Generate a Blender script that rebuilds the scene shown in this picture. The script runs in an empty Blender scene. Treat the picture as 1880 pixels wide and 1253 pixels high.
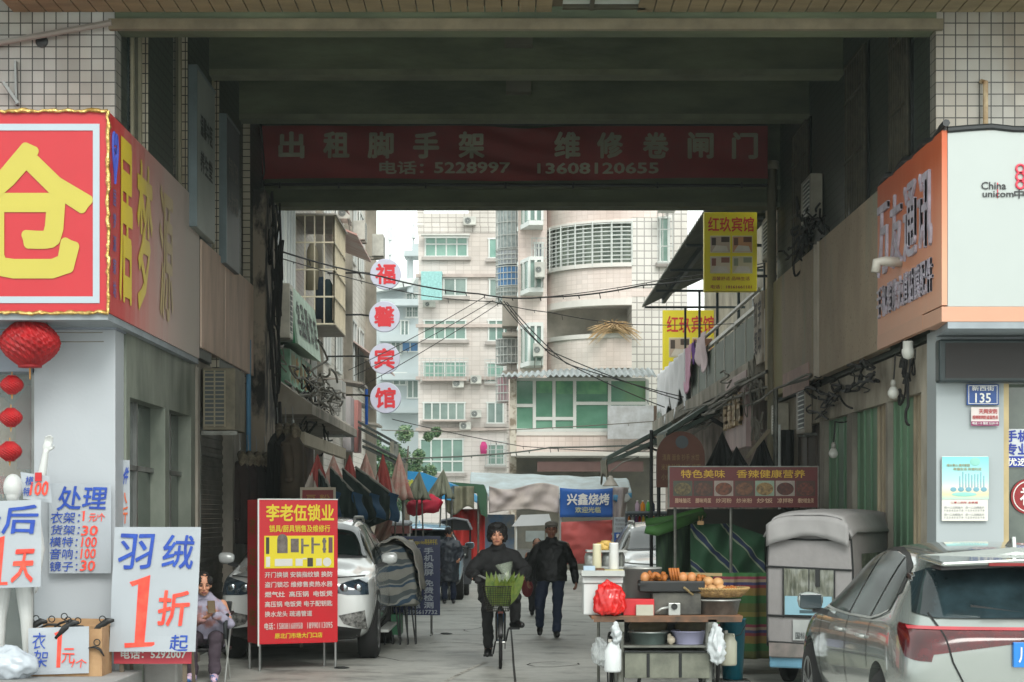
import bpy, bmesh, math, random
from mathutils import Vector, Matrix, noise
from mathutils.bvhtree import BVHTree
random.seed(7)
S = bpy.context.scene
C = S.collection
PI = math.pi
# ---------------------------------------------------------------- camera, sky, sun, exposure
F, VX, HY, HC = 3500.0, 930.0, 945.0, 1.75      # focal length (px of the 1880 px photo), vanishing point, eye height
cam = bpy.data.cameras.new('camera')
co = bpy.data.objects.new('camera', cam); C.objects.link(co)
co.location = (0, 0, HC); co.rotation_euler = (PI/2, 0, 0)
cam.sensor_width = 36; cam.lens = F/1880*36
cam.shift_x = (940-VX)/1880; cam.shift_y = (HY-626.5)/1880
cam.clip_end = 2000; cam.clip_start = .1
cam.dof.use_dof = True; cam.dof.focus_distance = 24; cam.dof.aperture_fstop = 8.0
S.camera = co
W = bpy.data.worlds.new('World'); S.world = W; W.use_nodes = True
nt = W.node_tree; bg = nt.nodes['Background']
sky = nt.nodes.new('ShaderNodeTexSky'); sky.sky_type = 'NISHITA'; sky.sun_disc = False
SUN_EL, SUN_AZ = math.radians(38), math.radians(166)     # high, behind the camera and to its right
sky.sun_elevation = SUN_EL; sky.sun_rotation = SUN_AZ
sky.dust_density = 1.5; sky.air_density = 1.0; sky.ozone_density = 1.0
hs = nt.nodes.new('ShaderNodeHueSaturation'); hs.inputs['Saturation'].default_value = .22; hs.inputs['Value'].default_value = 1.0
nt.links.new(sky.outputs[0], hs.inputs['Color']); cl = nt.nodes.new('ShaderNodeMixRGB'); cl.inputs[0].default_value = .82; cl.inputs[2].default_value = (7.0, 7.55, 7.3, 1)      # the white overcast over the blue sky
nt.links.new(hs.outputs[0], cl.inputs[1]); nt.links.new(cl.outputs[0], bg.inputs[0])
bg.inputs[1].default_value = .15
sl = bpy.data.lights.new('sun', 'SUN'); sl.energy = 1.2; sl.angle = math.radians(25); sl.color = (1, .985, .93)
so = bpy.data.objects.new('sun', sl); C.objects.link(so)
dv = Vector((math.sin(SUN_AZ)*math.cos(SUN_EL), math.cos(SUN_AZ)*math.cos(SUN_EL), math.sin(SUN_EL)))
so.rotation_euler = dv.to_track_quat('Z', 'Y').to_euler(); so.location = (0, -5, 30)
S.view_settings.view_transform = 'Standard'; S.view_settings.look = 'None'
S.view_settings.exposure = .82; S.view_settings.gamma = 1
S.render.engine = 'CYCLES'
S.cycles.max_bounces = 7; S.cycles.diffuse_bounces = 4; S.cycles.glossy_bounces = 3; S.cycles.transparent_max_bounces = 10
S.cycles.use_denoising = True

# ---------------------------------------------------------------- helpers
def P(x, y, D): return Vector(((x-VX)*D/F, D, HC-(y-HY)*D/F))
def PX(x, D): return (x-VX)*D/F
def PZ(y, D): return HC-(y-HY)*D/F
def lin(c):
    return tuple((v/255/12.92 if v/255 <= .04045 else ((v/255+.055)/1.055)**2.4) for v in c)

def setp(o, label, cat, group=None, kind=None):
    if label: o['label'] = label
    if cat: o['category'] = cat
    if group: o['group'] = group
    if kind: o['kind'] = kind
    return o
def thing(name, label, cat, loc=(0, 0, 0), group=None):
    o = bpy.data.objects.new(name, None); C.objects.link(o); o.location = loc; o.empty_display_size = .2
    return setp(o, label, cat, group)
def wloc(o):
    v = Vector((0, 0, 0))
    while o is not None: v += o.location; o = o.parent
    return v
def copy_tree(o, parent=None):
    c = o.copy(); C.objects.link(c)
    if parent: c.parent = parent
    for ch in [x for x in S.objects if x.parent == o]: copy_tree(ch, c)
    return c

class MB:
    def __init__(s): s.v = []; s.f = []; s.m = []; s.mi = 0
    def add(s, vs, fs):
        o = len(s.v); s.v += [tuple(v) for v in vs]; s.f += [[i+o for i in f] for f in fs]; s.m += [s.mi]*len(fs); return s
    def box(s, x0, x1, y0, y1, z0, z1):
        vs = [(x, y, z) for z in (z0, z1) for y in (y0, y1) for x in (x0, x1)]
        return s.add(vs, [(0, 2, 3, 1), (4, 5, 7, 6), (0, 1, 5, 4), (2, 6, 7, 3), (0, 4, 6, 2), (1, 3, 7, 5)])
    def obox(s, c, sz, rot=(0, 0, 0), M=None):
        R = M or (Matrix.Rotation(rot[2], 3, 'Z') @ Matrix.Rotation(rot[1], 3, 'Y') @ Matrix.Rotation(rot[0], 3, 'X'))
        c = Vector(c); h = Vector(sz)/2
        vs = [c + R @ Vector((x*h.x, y*h.y, z*h.z)) for z in (-1, 1) for y in (-1, 1) for x in (-1, 1)]
        return s.add(vs, [(0, 2, 3, 1), (4, 5, 7, 6), (0, 1, 5, 4), (2, 6, 7, 3), (0, 4, 6, 2), (1, 3, 7, 5)])
    def beam(s, a, b, w, h=None):
        a = Vector(a); b = Vector(b); d = b-a
        M = d.to_track_quat('Y', 'Z').to_matrix()
        return s.obox((a+b)/2, (w, d.length, h or w), M=M)
    def poly(s, pts): return s.add(pts, [list(range(len(pts)))])
    def prism(s, pts, vec):
        n = len(pts); vec = Vector(vec); pts = [Vector(p) for p in pts]
        fs = [list(range(n))[::-1], list(range(n, 2*n))] + [(i, (i+1) % n, n+(i+1) % n, n+i) for i in range(n)]
        return s.add(pts+[p+vec for p in pts], fs)
    def tube(s, pts, r, n=8, e=1.0, caps=True, up=None):
        pts = [Vector(p) for p in pts]; k = len(pts)
        rs = r if isinstance(r, (list, tuple)) else [r]*k
        vs = []; ref = Vector(up) if up else None
        for i, p in enumerate(pts):
            d = (pts[min(i+1, k-1)]-pts[max(i-1, 0)])
            if d.length < 1e-9: d = Vector((0, 0, 1))
            d.normalize()
            if ref is None: ref = Vector((1, 0, 0)) if abs(d.x) < .8 else Vector((0, 1, 0))
            a = ref - d*ref.dot(d)
            if a.length < 1e-5: a = d.orthogonal()
            a.normalize(); b = d.cross(a)
            if not up: ref = a
            rr = rs[i]; ra, rb = rr if isinstance(rr, (list, tuple)) else (rr, rr*e)
            for j in range(n):
                t = 2*PI*j/n; vs.append(p+a*math.cos(t)*ra+b*math.sin(t)*rb)
        fs = [(i*n+j, i*n+(j+1) % n, (i+1)*n+(j+1) % n, (i+1)*n+j) for i in range(k-1) for j in range(n)]
        if caps: fs += [list(range(n))[::-1], list(range((k-1)*n, k*n))]
        return s.add(vs, fs)
    def limb(s, pts, r, n=12):          # tapered chain with round ends
        pts = [Vector(p) for p in pts]; rs = list(r)
        s.tube(pts, rs, n)
        for p, q in zip(pts, rs):
            q = q if isinstance(q, (list, tuple)) else (q, q)
            s.ell(p, (q[0], q[1], (q[0]+q[1])/2), 12, 8)
        return s
    def cyl(s, a, b, r0, r1=None, n=20): return s.tube([a, b], [r0, r0 if r1 is None else r1], n)
    def lathe(s, prof, c=(0, 0, 0), n=24, M=None, cap=True):
        c = Vector(c); vs = []
        for r, z in prof:
            for j in range(n):
                p = Vector((r*math.cos(2*PI*j/n), r*math.sin(2*PI*j/n), z))
                vs.append(c+(M @ p if M else p))
        k = len(prof)
        fs = [(i*n+j, i*n+(j+1) % n, (i+1)*n+(j+1) % n, (i+1)*n+j) for i in range(k-1) for j in range(n)]
        if cap: fs += [list(range(n))[::-1], list(range((k-1)*n, k*n))]
        return s.add(vs, fs)
    def ell(s, c, r, n=16, m=10, M=None):
        c = Vector(c); vs = []
        for i in range(1, m):
            t = PI*i/m
            for j in range(n):
                p = Vector((r[0]*math.sin(t)*math.cos(2*PI*j/n), r[1]*math.sin(t)*math.sin(2*PI*j/n), r[2]*math.cos(t)))
                vs.append(c+(M @ p if M else p))
        k = len(vs)
        for z in (r[2], -r[2]):
            p = Vector((0, 0, z)); vs.append(c+(M @ p if M else p))
        fs = [(i*n+j, (i+1)*n+j, (i+1)*n+(j+1) % n, i*n+(j+1) % n) for i in range(m-2) for j in range(n)]
        fs += [(k, j, (j+1) % n) for j in range(n)] + [(k+1, (m-2)*n+(j+1) % n, (m-2)*n+j) for j in range(n)]
        return s.add(vs, fs)
    def grid(s, nu, nv, fn):
        vs = [fn(i/nu, j/nv) for j in range(nv+1) for i in range(nu+1)]
        w = nu+1
        return s.add(vs, [(j*w+i, j*w+i+1, (j+1)*w+i+1, (j+1)*w+i) for j in range(nv) for i in range(nu)])
    def ring(s, c, R, r, M=None, n=32, k=8):
        c = Vector(c); vs = []
        for i in range(n):
            a = 2*PI*i/n
            for j in range(k):
                b = 2*PI*j/k
                p = Vector(((R+r*math.cos(b))*math.cos(a), (R+r*math.cos(b))*math.sin(a), r*math.sin(b)))
                vs.append(c+(M @ p if M else p))
        return s.add(vs, [(i*k+j, ((i+1) % n)*k+j, ((i+1) % n)*k+(j+1) % k, i*k+(j+1) % k) for i in range(n) for j in range(k)])
    def text(s, body, c, w, h, right=(1, 0, 0), up=(0, 0, 1), bold=.012, off=.006, ext=.0, shear=0, wob=0, res=2):
        cu = bpy.data.curves.new('t', 'FONT'); cu.body = body; cu.size = 1; cu.align_x = 'CENTER'
        cu.offset = 0; cu.extrude = ext; cu.resolution_u = res; cu.fill_mode = 'BOTH' if ext else 'FRONT'
        o = bpy.data.objects.new('t', cu); C.objects.link(o)
        me = o.to_mesh(); vs = [v.co.copy() for v in me.vertices]; fs = [list(p.vertices) for p in me.polygons]
        o.to_mesh_clear(); bpy.data.objects.remove(o); bpy.data.curves.remove(cu)
        if not vs: return s
        x0 = min(v.x for v in vs); x1 = max(v.x for v in vs); y0 = min(v.y for v in vs); y1 = max(v.y for v in vs)
        R = Vector(right).normalized(); U = Vector(up).normalized(); N = R.cross(U); c = Vector(c)
        if w is None: w = h*(x1-x0)/max(y1-y0, 1e-6)
        if h is None: h = w*(y1-y0)/max(x1-x0, 1e-6)
        e = max(bold-.002, 0)
        # heavier weight: the strokes are thickened by slightly shifted copies, each a hair above the last
        nk = 36 if h > .9 else 6
        sh = [(0, 0)] if e == 0 else [(e*math.cos(2*PI*(q+.5)/nk), e*math.sin(2*PI*(q+.5)/nk)) for q in range(nk)]+[(0, 0)]
        for k, (ex, ey) in enumerate(sh):
            out = []
            for v in vs:
                a = ((v.x+ex-x0+e)/max(x1-x0+2*e, 1e-6)-.5)*w; b = ((v.y+ey-y0+e)/max(y1-y0+2*e, 1e-6)-.5)*h
                if wob:
                    q = noise.noise_vector(Vector((a/h*1.7+c.x*9, b/h*1.7+c.z*7, 3.1))); a += q.x*wob*h; b += q.y*wob*h
                out.append(c+R*(a+shear*b)+U*b+N*(off+v.z+k*(.0001 if len(sh) > 8 else .0004)))
            s.add(out, fs)
        return s
    def build(s, name, mats, parent=None, smooth=False, bevel=0, solid=0, sub=0, remesh=0, sm=0, disp=0, dscale=.2, label=None, cat=None, group=None, kind=None, origin=None, weld=False):
        if not isinstance(mats, (list, tuple)): mats = [mats]
        if parent is not None: o0 = wloc(parent)
        elif origin is not None: o0 = Vector(origin)
        else:
            xs = [v[0] for v in s.v]; ys = [v[1] for v in s.v]; zs = [v[2] for v in s.v]
            o0 = Vector(((min(xs)+max(xs))/2, (min(ys)+max(ys))/2, min(zs)))
        me = bpy.data.meshes.new(name)
        me.from_pydata([tuple(Vector(v)-o0) for v in s.v], [], s.f)
        for m in mats: me.materials.append(m)
        if len(mats) > 1: me.polygons.foreach_set('material_index', s.m)
        bm = bmesh.new(); bm.from_mesh(me)
        if weld: bmesh.ops.remove_doubles(bm, verts=bm.verts, dist=1e-4)
        bmesh.ops.recalc_face_normals(bm, faces=bm.faces); bm.to_mesh(me); bm.free()
        if smooth: me.polygons.foreach_set('use_smooth', [True]*len(me.polygons))
        ob = bpy.data.objects.new(name, me); C.objects.link(ob)
        if parent is not None: ob.parent = parent
        else: ob.location = o0
        if remesh:
            d = ob.modifiers.new('r', 'REMESH'); d.mode = 'VOXEL'; d.voxel_size = remesh; d.use_smooth_shade = True
        if sm:
            d = ob.modifiers.new('s', 'SMOOTH'); d.factor = .5; d.iterations = sm
        if sub:
            d = ob.modifiers.new('c', 'SUBSURF'); d.levels = sub; d.render_levels = sub
        if disp:
            t = bpy.data.textures.new(name, 'CLOUDS'); t.noise_scale = dscale; t.noise_depth = 2
            d = ob.modifiers.new('d', 'DISPLACE'); d.texture = t; d.strength = disp; d.mid_level = .5; d.texture_coords = 'LOCAL'
        if solid:
            d = ob.modifiers.new('t', 'SOLIDIFY'); d.thickness = solid; d.offset = 0
        if bevel:
            d = ob.modifiers.new('b', 'BEVEL'); d.width = bevel; d.segments = 2; d.limit_method = 'ANGLE'; d.angle_limit = .7
        return setp(ob, label, cat, group, kind)

MATS = {}
def mat(name, c, r=.6, m=0, var=.25, c2=None, ns=2.5, st=(1, 1, 1), bump=0, bs=30, fine=.0, coat=0, emit=0, alpha=1, spec=.5, sss=0, th=(.35, .7)):
    if name in MATS: return MATS[name]
    M = bpy.data.materials.new(name); M.use_nodes = True; n = M.node_tree; L = n.links
    b = n.nodes['Principled BSDF']; c = lin(c); c2 = lin(c2) if c2 else tuple(v*(1-var) for v in c)
    tc = n.nodes.new('ShaderNodeTexCoord'); mp = n.nodes.new('ShaderNodeMapping'); mp.inputs['Scale'].default_value = st
    L.new(tc.outputs['Object'], mp.inputs[0])
    tx = n.nodes.new('ShaderNodeTexNoise'); tx.inputs['Scale'].default_value = ns; tx.inputs['Detail'].default_value = 6; tx.inputs['Roughness'].default_value = .6
    L.new(mp.outputs[0], tx.inputs[0])
    rp = n.nodes.new('ShaderNodeValToRGB'); rp.color_ramp.elements[0].position = th[0]; rp.color_ramp.elements[1].position = th[1]
    rp.color_ramp.elements[0].color = (*c2, 1); rp.color_ramp.elements[1].color = (*c, 1)
    L.new(tx.outputs[0], rp.inputs[0]); L.new(rp.outputs[0], b.inputs['Base Color'])
    b.inputs['Roughness'].default_value = r; b.inputs['Metallic'].default_value = m; b.inputs['Coat Weight'].default_value = coat
    b.inputs['Coat Roughness'].default_value = .05; b.inputs['Specular IOR Level'].default_value = spec
    if alpha < 1: b.inputs['Alpha'].default_value = alpha
    if emit: L.new(rp.outputs[0], b.inputs['Emission Color']); b.inputs['Emission Strength'].default_value = emit
    if bump:
        t2 = n.nodes.new('ShaderNodeTexNoise'); t2.inputs['Scale'].default_value = bs; t2.inputs['Detail'].default_value = 5
        L.new(mp.outputs[0], t2.inputs[0]); bp = n.nodes.new('ShaderNodeBump'); bp.inputs['Strength'].default_value = bump; bp.inputs['Distance'].default_value = .02
        L.new(t2.outputs[0], bp.inputs['Height']); L.new(bp.outputs[0], b.inputs['Normal'])
    MATS[name] = M; return M
def coord(n, mode, c=(0, 0), R=1):
    """scalar along a wall: 'x','y','z','sum' (x+y) or arc length round a corner"""
    L = n.links; tc = n.nodes.new('ShaderNodeNewGeometry'); sp = n.nodes.new('ShaderNodeSeparateXYZ'); L.new(tc.outputs['Position'], sp.inputs[0])
    if mode in 'xyz': return sp.outputs['xyz'.index(mode)]
    if mode == 'sum':
        a = n.nodes.new('ShaderNodeMath'); a.operation = 'ADD'; L.new(sp.outputs[0], a.inputs[0]); L.new(sp.outputs[1], a.inputs[1]); return a.outputs[0]
    a1 = n.nodes.new('ShaderNodeMath'); a1.operation = 'SUBTRACT'; L.new(sp.outputs[0], a1.inputs[0]); a1.inputs[1].default_value = c[0]
    a2 = n.nodes.new('ShaderNodeMath'); a2.operation = 'SUBTRACT'; L.new(sp.outputs[1], a2.inputs[0]); a2.inputs[1].default_value = c[1]
    t = n.nodes.new('ShaderNodeMath'); t.operation = 'ARCTAN2'; L.new(a2.outputs[0], t.inputs[0]); L.new(a1.outputs[0], t.inputs[1])
    k = n.nodes.new('ShaderNodeMath'); k.operation = 'MULTIPLY'; L.new(t.outputs[0], k.inputs[0]); k.inputs[1].default_value = R; return k.outputs[0]
def tile(name, c, grout, w, h, g=.06, r=.35, mode='sum', ctr=(0, 0), R=1, var=.12, dirt=None, dn=.9, dth=(.45, .75), off=0, bump=.4):
    if name in MATS: return MATS[name]
    M = bpy.data.materials.new(name); M.use_nodes = True; n = M.node_tree; L = n.links; b = n.nodes['Principled BSDF']
    u = coord(n, mode, ctr, R); z = coord(n, 'z')
    cb = n.nodes.new('ShaderNodeCombineXYZ'); L.new(u, cb.inputs[0]); L.new(z, cb.inputs[1])
    br = n.nodes.new('ShaderNodeTexBrick'); br.offset = off; br.squash = 1; br.inputs['Scale'].default_value = 1
    br.inputs['Brick Width'].default_value = w; br.inputs['Row Height'].default_value = h; br.inputs['Mortar Size'].default_value = g*min(w, h); br.inputs['Mortar Smooth'].default_value = .1
    c = lin(c); br.inputs['Color1'].default_value = (*c, 1); br.inputs['Color2'].default_value = (*[v*(1-var) for v in c], 1); br.inputs['Mortar'].default_value = (*lin(grout), 1)
    L.new(cb.outputs[0], br.inputs[0]); col = br.outputs[0]
    if dirt:
        ge = n.nodes.new('ShaderNodeNewGeometry'); mp = n.nodes.new('ShaderNodeMapping'); mp.inputs['Scale'].default_value = (1, 1, .45); L.new(ge.outputs['Position'], mp.inputs[0])
        tx = n.nodes.new('ShaderNodeTexNoise'); tx.inputs['Scale'].default_value = dn; tx.inputs['Detail'].default_value = 7; L.new(mp.outputs[0], tx.inputs[0])
        rp = n.nodes.new('ShaderNodeMapRange'); rp.inputs[1].default_value = dth[0]; rp.inputs[2].default_value = dth[1]; rp.inputs[4].default_value = .75; L.new(tx.outputs[0], rp.inputs[0])
        mx = n.nodes.new('ShaderNodeMixRGB'); mx.blend_type = 'MULTIPLY'; L.new(rp.outputs[0], mx.inputs[0]); L.new(col, mx.inputs[1]); mx.inputs[2].default_value = (*lin(dirt), 1); col = mx.outputs[0]
    L.new(col, b.inputs['Base Color']); b.inputs['Roughness'].default_value = r
    if bump:
        bp = n.nodes.new('ShaderNodeBump'); bp.invert = True; bp.inputs['Strength'].default_value = bump; bp.inputs['Distance'].default_value = .006
        L.new(br.outputs['Fac'], bp.inputs['Height']); L.new(bp.outputs[0], b.inputs['Normal'])
    MATS[name] = M; return M
def stripes(name, cols, period, vec, r=.8, wob=.0, noise_c=.15):
    """cloth woven with stripes: cols = [(start, colour)], repeated every `period` metres along vec"""
    if name in MATS: return MATS[name]
    M = bpy.data.materials.new(name); M.use_nodes = True; n = M.node_tree; L = n.links; b = n.nodes['Principled BSDF']
    tc = n.nodes.new('ShaderNodeTexCoord'); d = n.nodes.new('ShaderNodeVectorMath'); d.operation = 'DOT_PRODUCT'; d.inputs[1].default_value = [v/period for v in vec]
    src = tc.outputs['Object']
    if wob:
        tx = n.nodes.new('ShaderNodeTexNoise'); tx.inputs['Scale'].default_value = 3; L.new(src, tx.inputs[0])
        mx = n.nodes.new('ShaderNodeMixRGB'); mx.blend_type = 'LINEAR_LIGHT'; mx.inputs[0].default_value = wob; L.new(src, mx.inputs[1]); L.new(tx.outputs[1], mx.inputs[2]); src = mx.outputs[0]
    L.new(src, d.inputs[0]); fr = n.nodes.new('ShaderNodeMath'); fr.operation = 'FRACT'; L.new(d.outputs['Value'], fr.inputs[0])
    rp = n.nodes.new('ShaderNodeValToRGB'); rp.color_ramp.interpolation = 'CONSTANT'; e = rp.color_ramp.elements
    while len(e) < len(cols): e.new(.5)
    for k, (p, c) in enumerate(cols): e[k].position = p
    for k, (p, c) in enumerate(cols): e[k].color = (*lin(c), 1)
    L.new(fr.outputs[0], rp.inputs[0])
    t2 = n.nodes.new('ShaderNodeTexNoise'); t2.inputs['Scale'].default_value = 6; t2.inputs['Detail'].default_value = 6; L.new(tc.outputs['Object'], t2.inputs[0])
    mr = n.nodes.new('ShaderNodeMapRange'); mr.inputs[3].default_value = 1-noise_c*2; mr.inputs[4].default_value = 1; L.new(t2.outputs[0], mr.inputs[0])
    mm = n.nodes.new('ShaderNodeMixRGB'); mm.blend_type = 'MULTIPLY'; mm.inputs[0].default_value = 1; L.new(rp.outputs[0], mm.inputs[1]); L.new(mr.outputs[0], mm.inputs[2])
    L.new(mm.outputs[0], b.inputs['Base Color']); b.inputs['Roughness'].default_value = r
    MATS[name] = M; return M
def fade(name, cols, axis, a, z, r=.5, dirt=.2):
    """printed vinyl whose ink runs through cols = [(pos, colour)] from coordinate a to z along an axis (a printed or sun bleached gradient)"""
    if name in MATS: return MATS[name]
    M = bpy.data.materials.new(name); M.use_nodes = True; n = M.node_tree; L = n.links; b = n.nodes['Principled BSDF']
    u = coord(n, axis); mr = n.nodes.new('ShaderNodeMapRange'); mr.inputs[1].default_value = a; mr.inputs[2].default_value = z; L.new(u, mr.inputs[0])
    ge = n.nodes.new('ShaderNodeNewGeometry'); mp = n.nodes.new('ShaderNodeMapping'); mp.inputs['Scale'].default_value = (3, 3, .4); L.new(ge.outputs['Position'], mp.inputs[0])
    tx = n.nodes.new('ShaderNodeTexNoise'); tx.inputs['Scale'].default_value = 2; tx.inputs['Detail'].default_value = 6; L.new(mp.outputs[0], tx.inputs[0])
    ad = n.nodes.new('ShaderNodeMath'); ad.operation = 'MULTIPLY_ADD'; L.new(tx.outputs[0], ad.inputs[0]); ad.inputs[1].default_value = dirt; L.new(mr.outputs[0], ad.inputs[2])
    sb = n.nodes.new('ShaderNodeMath'); sb.operation = 'SUBTRACT'; L.new(ad.outputs[0], sb.inputs[0]); sb.inputs[1].default_value = dirt/2
    rp = n.nodes.new('ShaderNodeValToRGB'); e = rp.color_ramp.elements
    while len(e) < len(cols): e.new(.5)
    for k, (p, c) in enumerate(cols): e[k].position = p
    for k, (p, c) in enumerate(cols): e[k].color = (*lin(c), 1)
    L.new(sb.outputs[0], rp.inputs[0]); L.new(rp.outputs[0], b.inputs['Base Color']); b.inputs['Roughness'].default_value = r
    MATS[name] = M; return M
def wire(pts, sag=0, n=14):
    out = []
    for k in range(len(pts)-1):
        a, b = Vector(pts[k]), Vector(pts[k+1])
        for i in range(n+(k == len(pts)-2)):
            t = i/n; p = a.lerp(b, t); p.z -= sag*4*t*(1-t); out.append(p)
    return out

# shared materials
WHITE = mat('white_plaster', (170, 175, 180), .55, var=.08, ns=1.2, bump=.05)
CONC = mat('old_concrete', (106, 104, 88), .9, c2=(74, 74, 60), ns=1.1, st=(1, 1, 2), bump=.25, bs=14)
CONCL = mat('worn_plaster', (168, 160, 148), .9, c2=(110, 106, 96), ns=1.3, st=(1, 1, .5), bump=.25, bs=10)
METAL = mat('grey_metal', (150, 152, 150), .4, .7, var=.3)
DARKM = mat('dark_metal', (40, 42, 42), .5, .5)
BLACK = mat('black_plastic', (22, 23, 24), .45)
RUBBER = mat('black_rubber', (24, 24, 24), .85)
GALV = mat('galvanised_metal', (128, 130, 124), .45, .5, c2=(88, 88, 80), ns=5)
GLASSD = mat('dark_window_glass', (34, 48, 46), .06, var=.4, ns=1.2, spec=.7)
GLASSG = mat('green_window_glass', (136, 166, 154), .15, c2=(96, 124, 116), ns=.5, spec=.6)
GLASSP = mat('pale_window_glass', (150, 168, 160), .15, c2=(96, 116, 112), ns=.6, spec=.6)
ALU = mat('white_window_frame', (208, 212, 208), .45, var=.1)
CABLE = mat('black_cable', (26, 25, 25), .7)
CABLEG = mat('grey_cable', (120, 116, 106), .7)
STEEL = mat('stainless_steel', (176, 178, 174), .32, .45, var=.15)
# ================================================================ ground
def ground_mat():
    M = mat('worn_concrete_road', (184, 185, 178), .55, c2=(156, 157, 151), ns=.55, st=(1, .6, 1), bump=.2, bs=25)
    n = M.node_tree; L = n.links; b = n.nodes['Principled BSDF']; col = b.inputs['Base Color'].links[0].from_socket
    g = n.nodes.new('ShaderNodeNewGeometry'); t = n.nodes.new('ShaderNodeTexNoise'); t.inputs['Scale'].default_value = 4; t.inputs['Detail'].default_value = 9; t.inputs['Roughness'].default_value = .7
    L.new(g.outputs['Position'], t.inputs[0]); r = n.nodes.new('ShaderNodeMapRange'); r.inputs[1].default_value = .3; r.inputs[2].default_value = .7; r.inputs[3].default_value = .8; r.inputs[4].default_value = 1.08
    L.new(t.outputs[0], r.inputs[0]); m = n.nodes.new('ShaderNodeMixRGB'); m.blend_type = 'MULTIPLY'; m.inputs[0].default_value = 1; L.new(col, m.inputs[1]); L.new(r.outputs[0], m.inputs[2])
    t2 = n.nodes.new('ShaderNodeTexNoise'); t2.inputs['Scale'].default_value = 1.3; t2.inputs['Detail'].default_value = 8; t2.inputs['Roughness'].default_value = .65; L.new(g.outputs['Position'], t2.inputs[0])
    r2 = n.nodes.new('ShaderNodeMapRange'); r2.inputs[1].default_value = .50; r2.inputs[2].default_value = .68; r2.inputs[3].default_value = 1; r2.inputs[4].default_value = .42; L.new(t2.outputs[0], r2.inputs[0])
    m2 = n.nodes.new('ShaderNodeMixRGB'); m2.blend_type = 'MULTIPLY'; m2.inputs[0].default_value = 1; L.new(m.outputs[0], m2.inputs[1]); L.new(r2.outputs[0], m2.inputs[2])
    L.new(m2.outputs[0], b.inputs['Base Color']); return M
GR = ground_mat()
mb = MB(); mb.box(-400, 400, -60, 700, -.3, 0); mb.build('ground', GR, kind='structure')
# joints and cracks of the concrete slabs
CR = mat('crack_filler', (52, 50, 48), .9); CRL = mat('old_paint_line', (176, 174, 166), .8, c2=(120, 118, 112), ns=8, th=(.42, .5))
def crack(pts, w, m=CR):
    mb = MB(); z = .004
    for a, b in zip(pts, pts[1:]):
        a = Vector((a[0], a[1], z)); b = Vector((b[0], b[1], z)); d = (b-a).normalized(); s = Vector((-d.y, d.x, 0))*w/2
        mb.poly([a-s, b-s, b+s, a+s])
    return mb
def gp(x, y): D = F*HC/(y-HY); return ((x-VX)*D/F, D)
k = MB()
for pl, w in (([gp(938, 1155), gp(941, 1190), gp(943, 1222), gp(946, 1253)], .025), ([gp(945, 1166), gp(1000, 1166), gp(1075, 1167)], .05),
              ([gp(700, 1168), gp(800, 1166), gp(930, 1166)], .03), ([gp(870, 1140), gp(1075, 1142)], .03), ([gp(820, 1122), gp(1060, 1122)], .05), ([gp(830, 1100), gp(1060, 1100)], .05)):
    c = crack(pl, w); k.add(c.v, c.f)
random.seed(12)
for px, py in ((760, 1215), (1020, 1215), (900, 1190), (700, 1236), (1060, 1150), (860, 1160)):
    a = Vector((*gp(px, py), 0)); d = random.random()*6.28; pl = []
    for i in range(9): pl.append((a.x, a.y)); d += random.gauss(0, .5); a += Vector((math.cos(d)*.22, math.sin(d)*.22, 0))
    c = crack(pl, .02); k.add(c.v, c.f)
k.build('road_joint', CR, kind='structure')
c = crack([gp(800, 1262), gp(850, 1235), gp(892, 1216)], .05, CRL); c.build('road_marking', CRL, kind='structure')
mb = MB(); mb.box(-9, -3.45, 14.6, 18.05, 0.001, .28); mb.build('pavement', mat('grey_step_stone', (150, 150, 148), .7, bump=.1), kind='structure', bevel=.012)

# ================================================================ passage building (the gateway block)
LX, RX, FY, BY = -3.73, 4.10, 18.2, 28.9
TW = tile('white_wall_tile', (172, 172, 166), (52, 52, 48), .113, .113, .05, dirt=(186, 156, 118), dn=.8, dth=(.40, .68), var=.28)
TD = tile('stained_shade_tinted_tile', (54, 64, 54), (18, 25, 21), .2, .1, .09, dirt=(130, 128, 102), dn=.7, off=.5, r=.5)  # base tinted dark green to carry the passage shade; dirt blotches are separate
B = thing('gateway_building', 'old tiled building pierced by a tall dark passage over the street', 'building', (0, FY, 0))
for a, b in ((-8, LX), (RX, 8.6)): m = MB(); m.box(a, b, FY, FY+.25, 3.5, 9); m.build('front_wall', TW, B)
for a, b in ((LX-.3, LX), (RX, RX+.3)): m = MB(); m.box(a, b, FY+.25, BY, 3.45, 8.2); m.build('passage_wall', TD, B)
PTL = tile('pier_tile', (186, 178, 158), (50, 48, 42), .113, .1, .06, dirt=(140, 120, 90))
for a, b in ((19.25, 20.7), (21.62, 23.4), (24.0, 26.0), (26.9, 28.6)): m = MB(); m.box(LX, LX+.11, a, b, 3.6, 7.6); p_ = m.build('pier', TD, B); m = MB(); m.box(LX+.0, LX+.113, a-.012, a-.001, 3.6, 7.6); m.build('pier_edge', PTL, p_)
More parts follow.
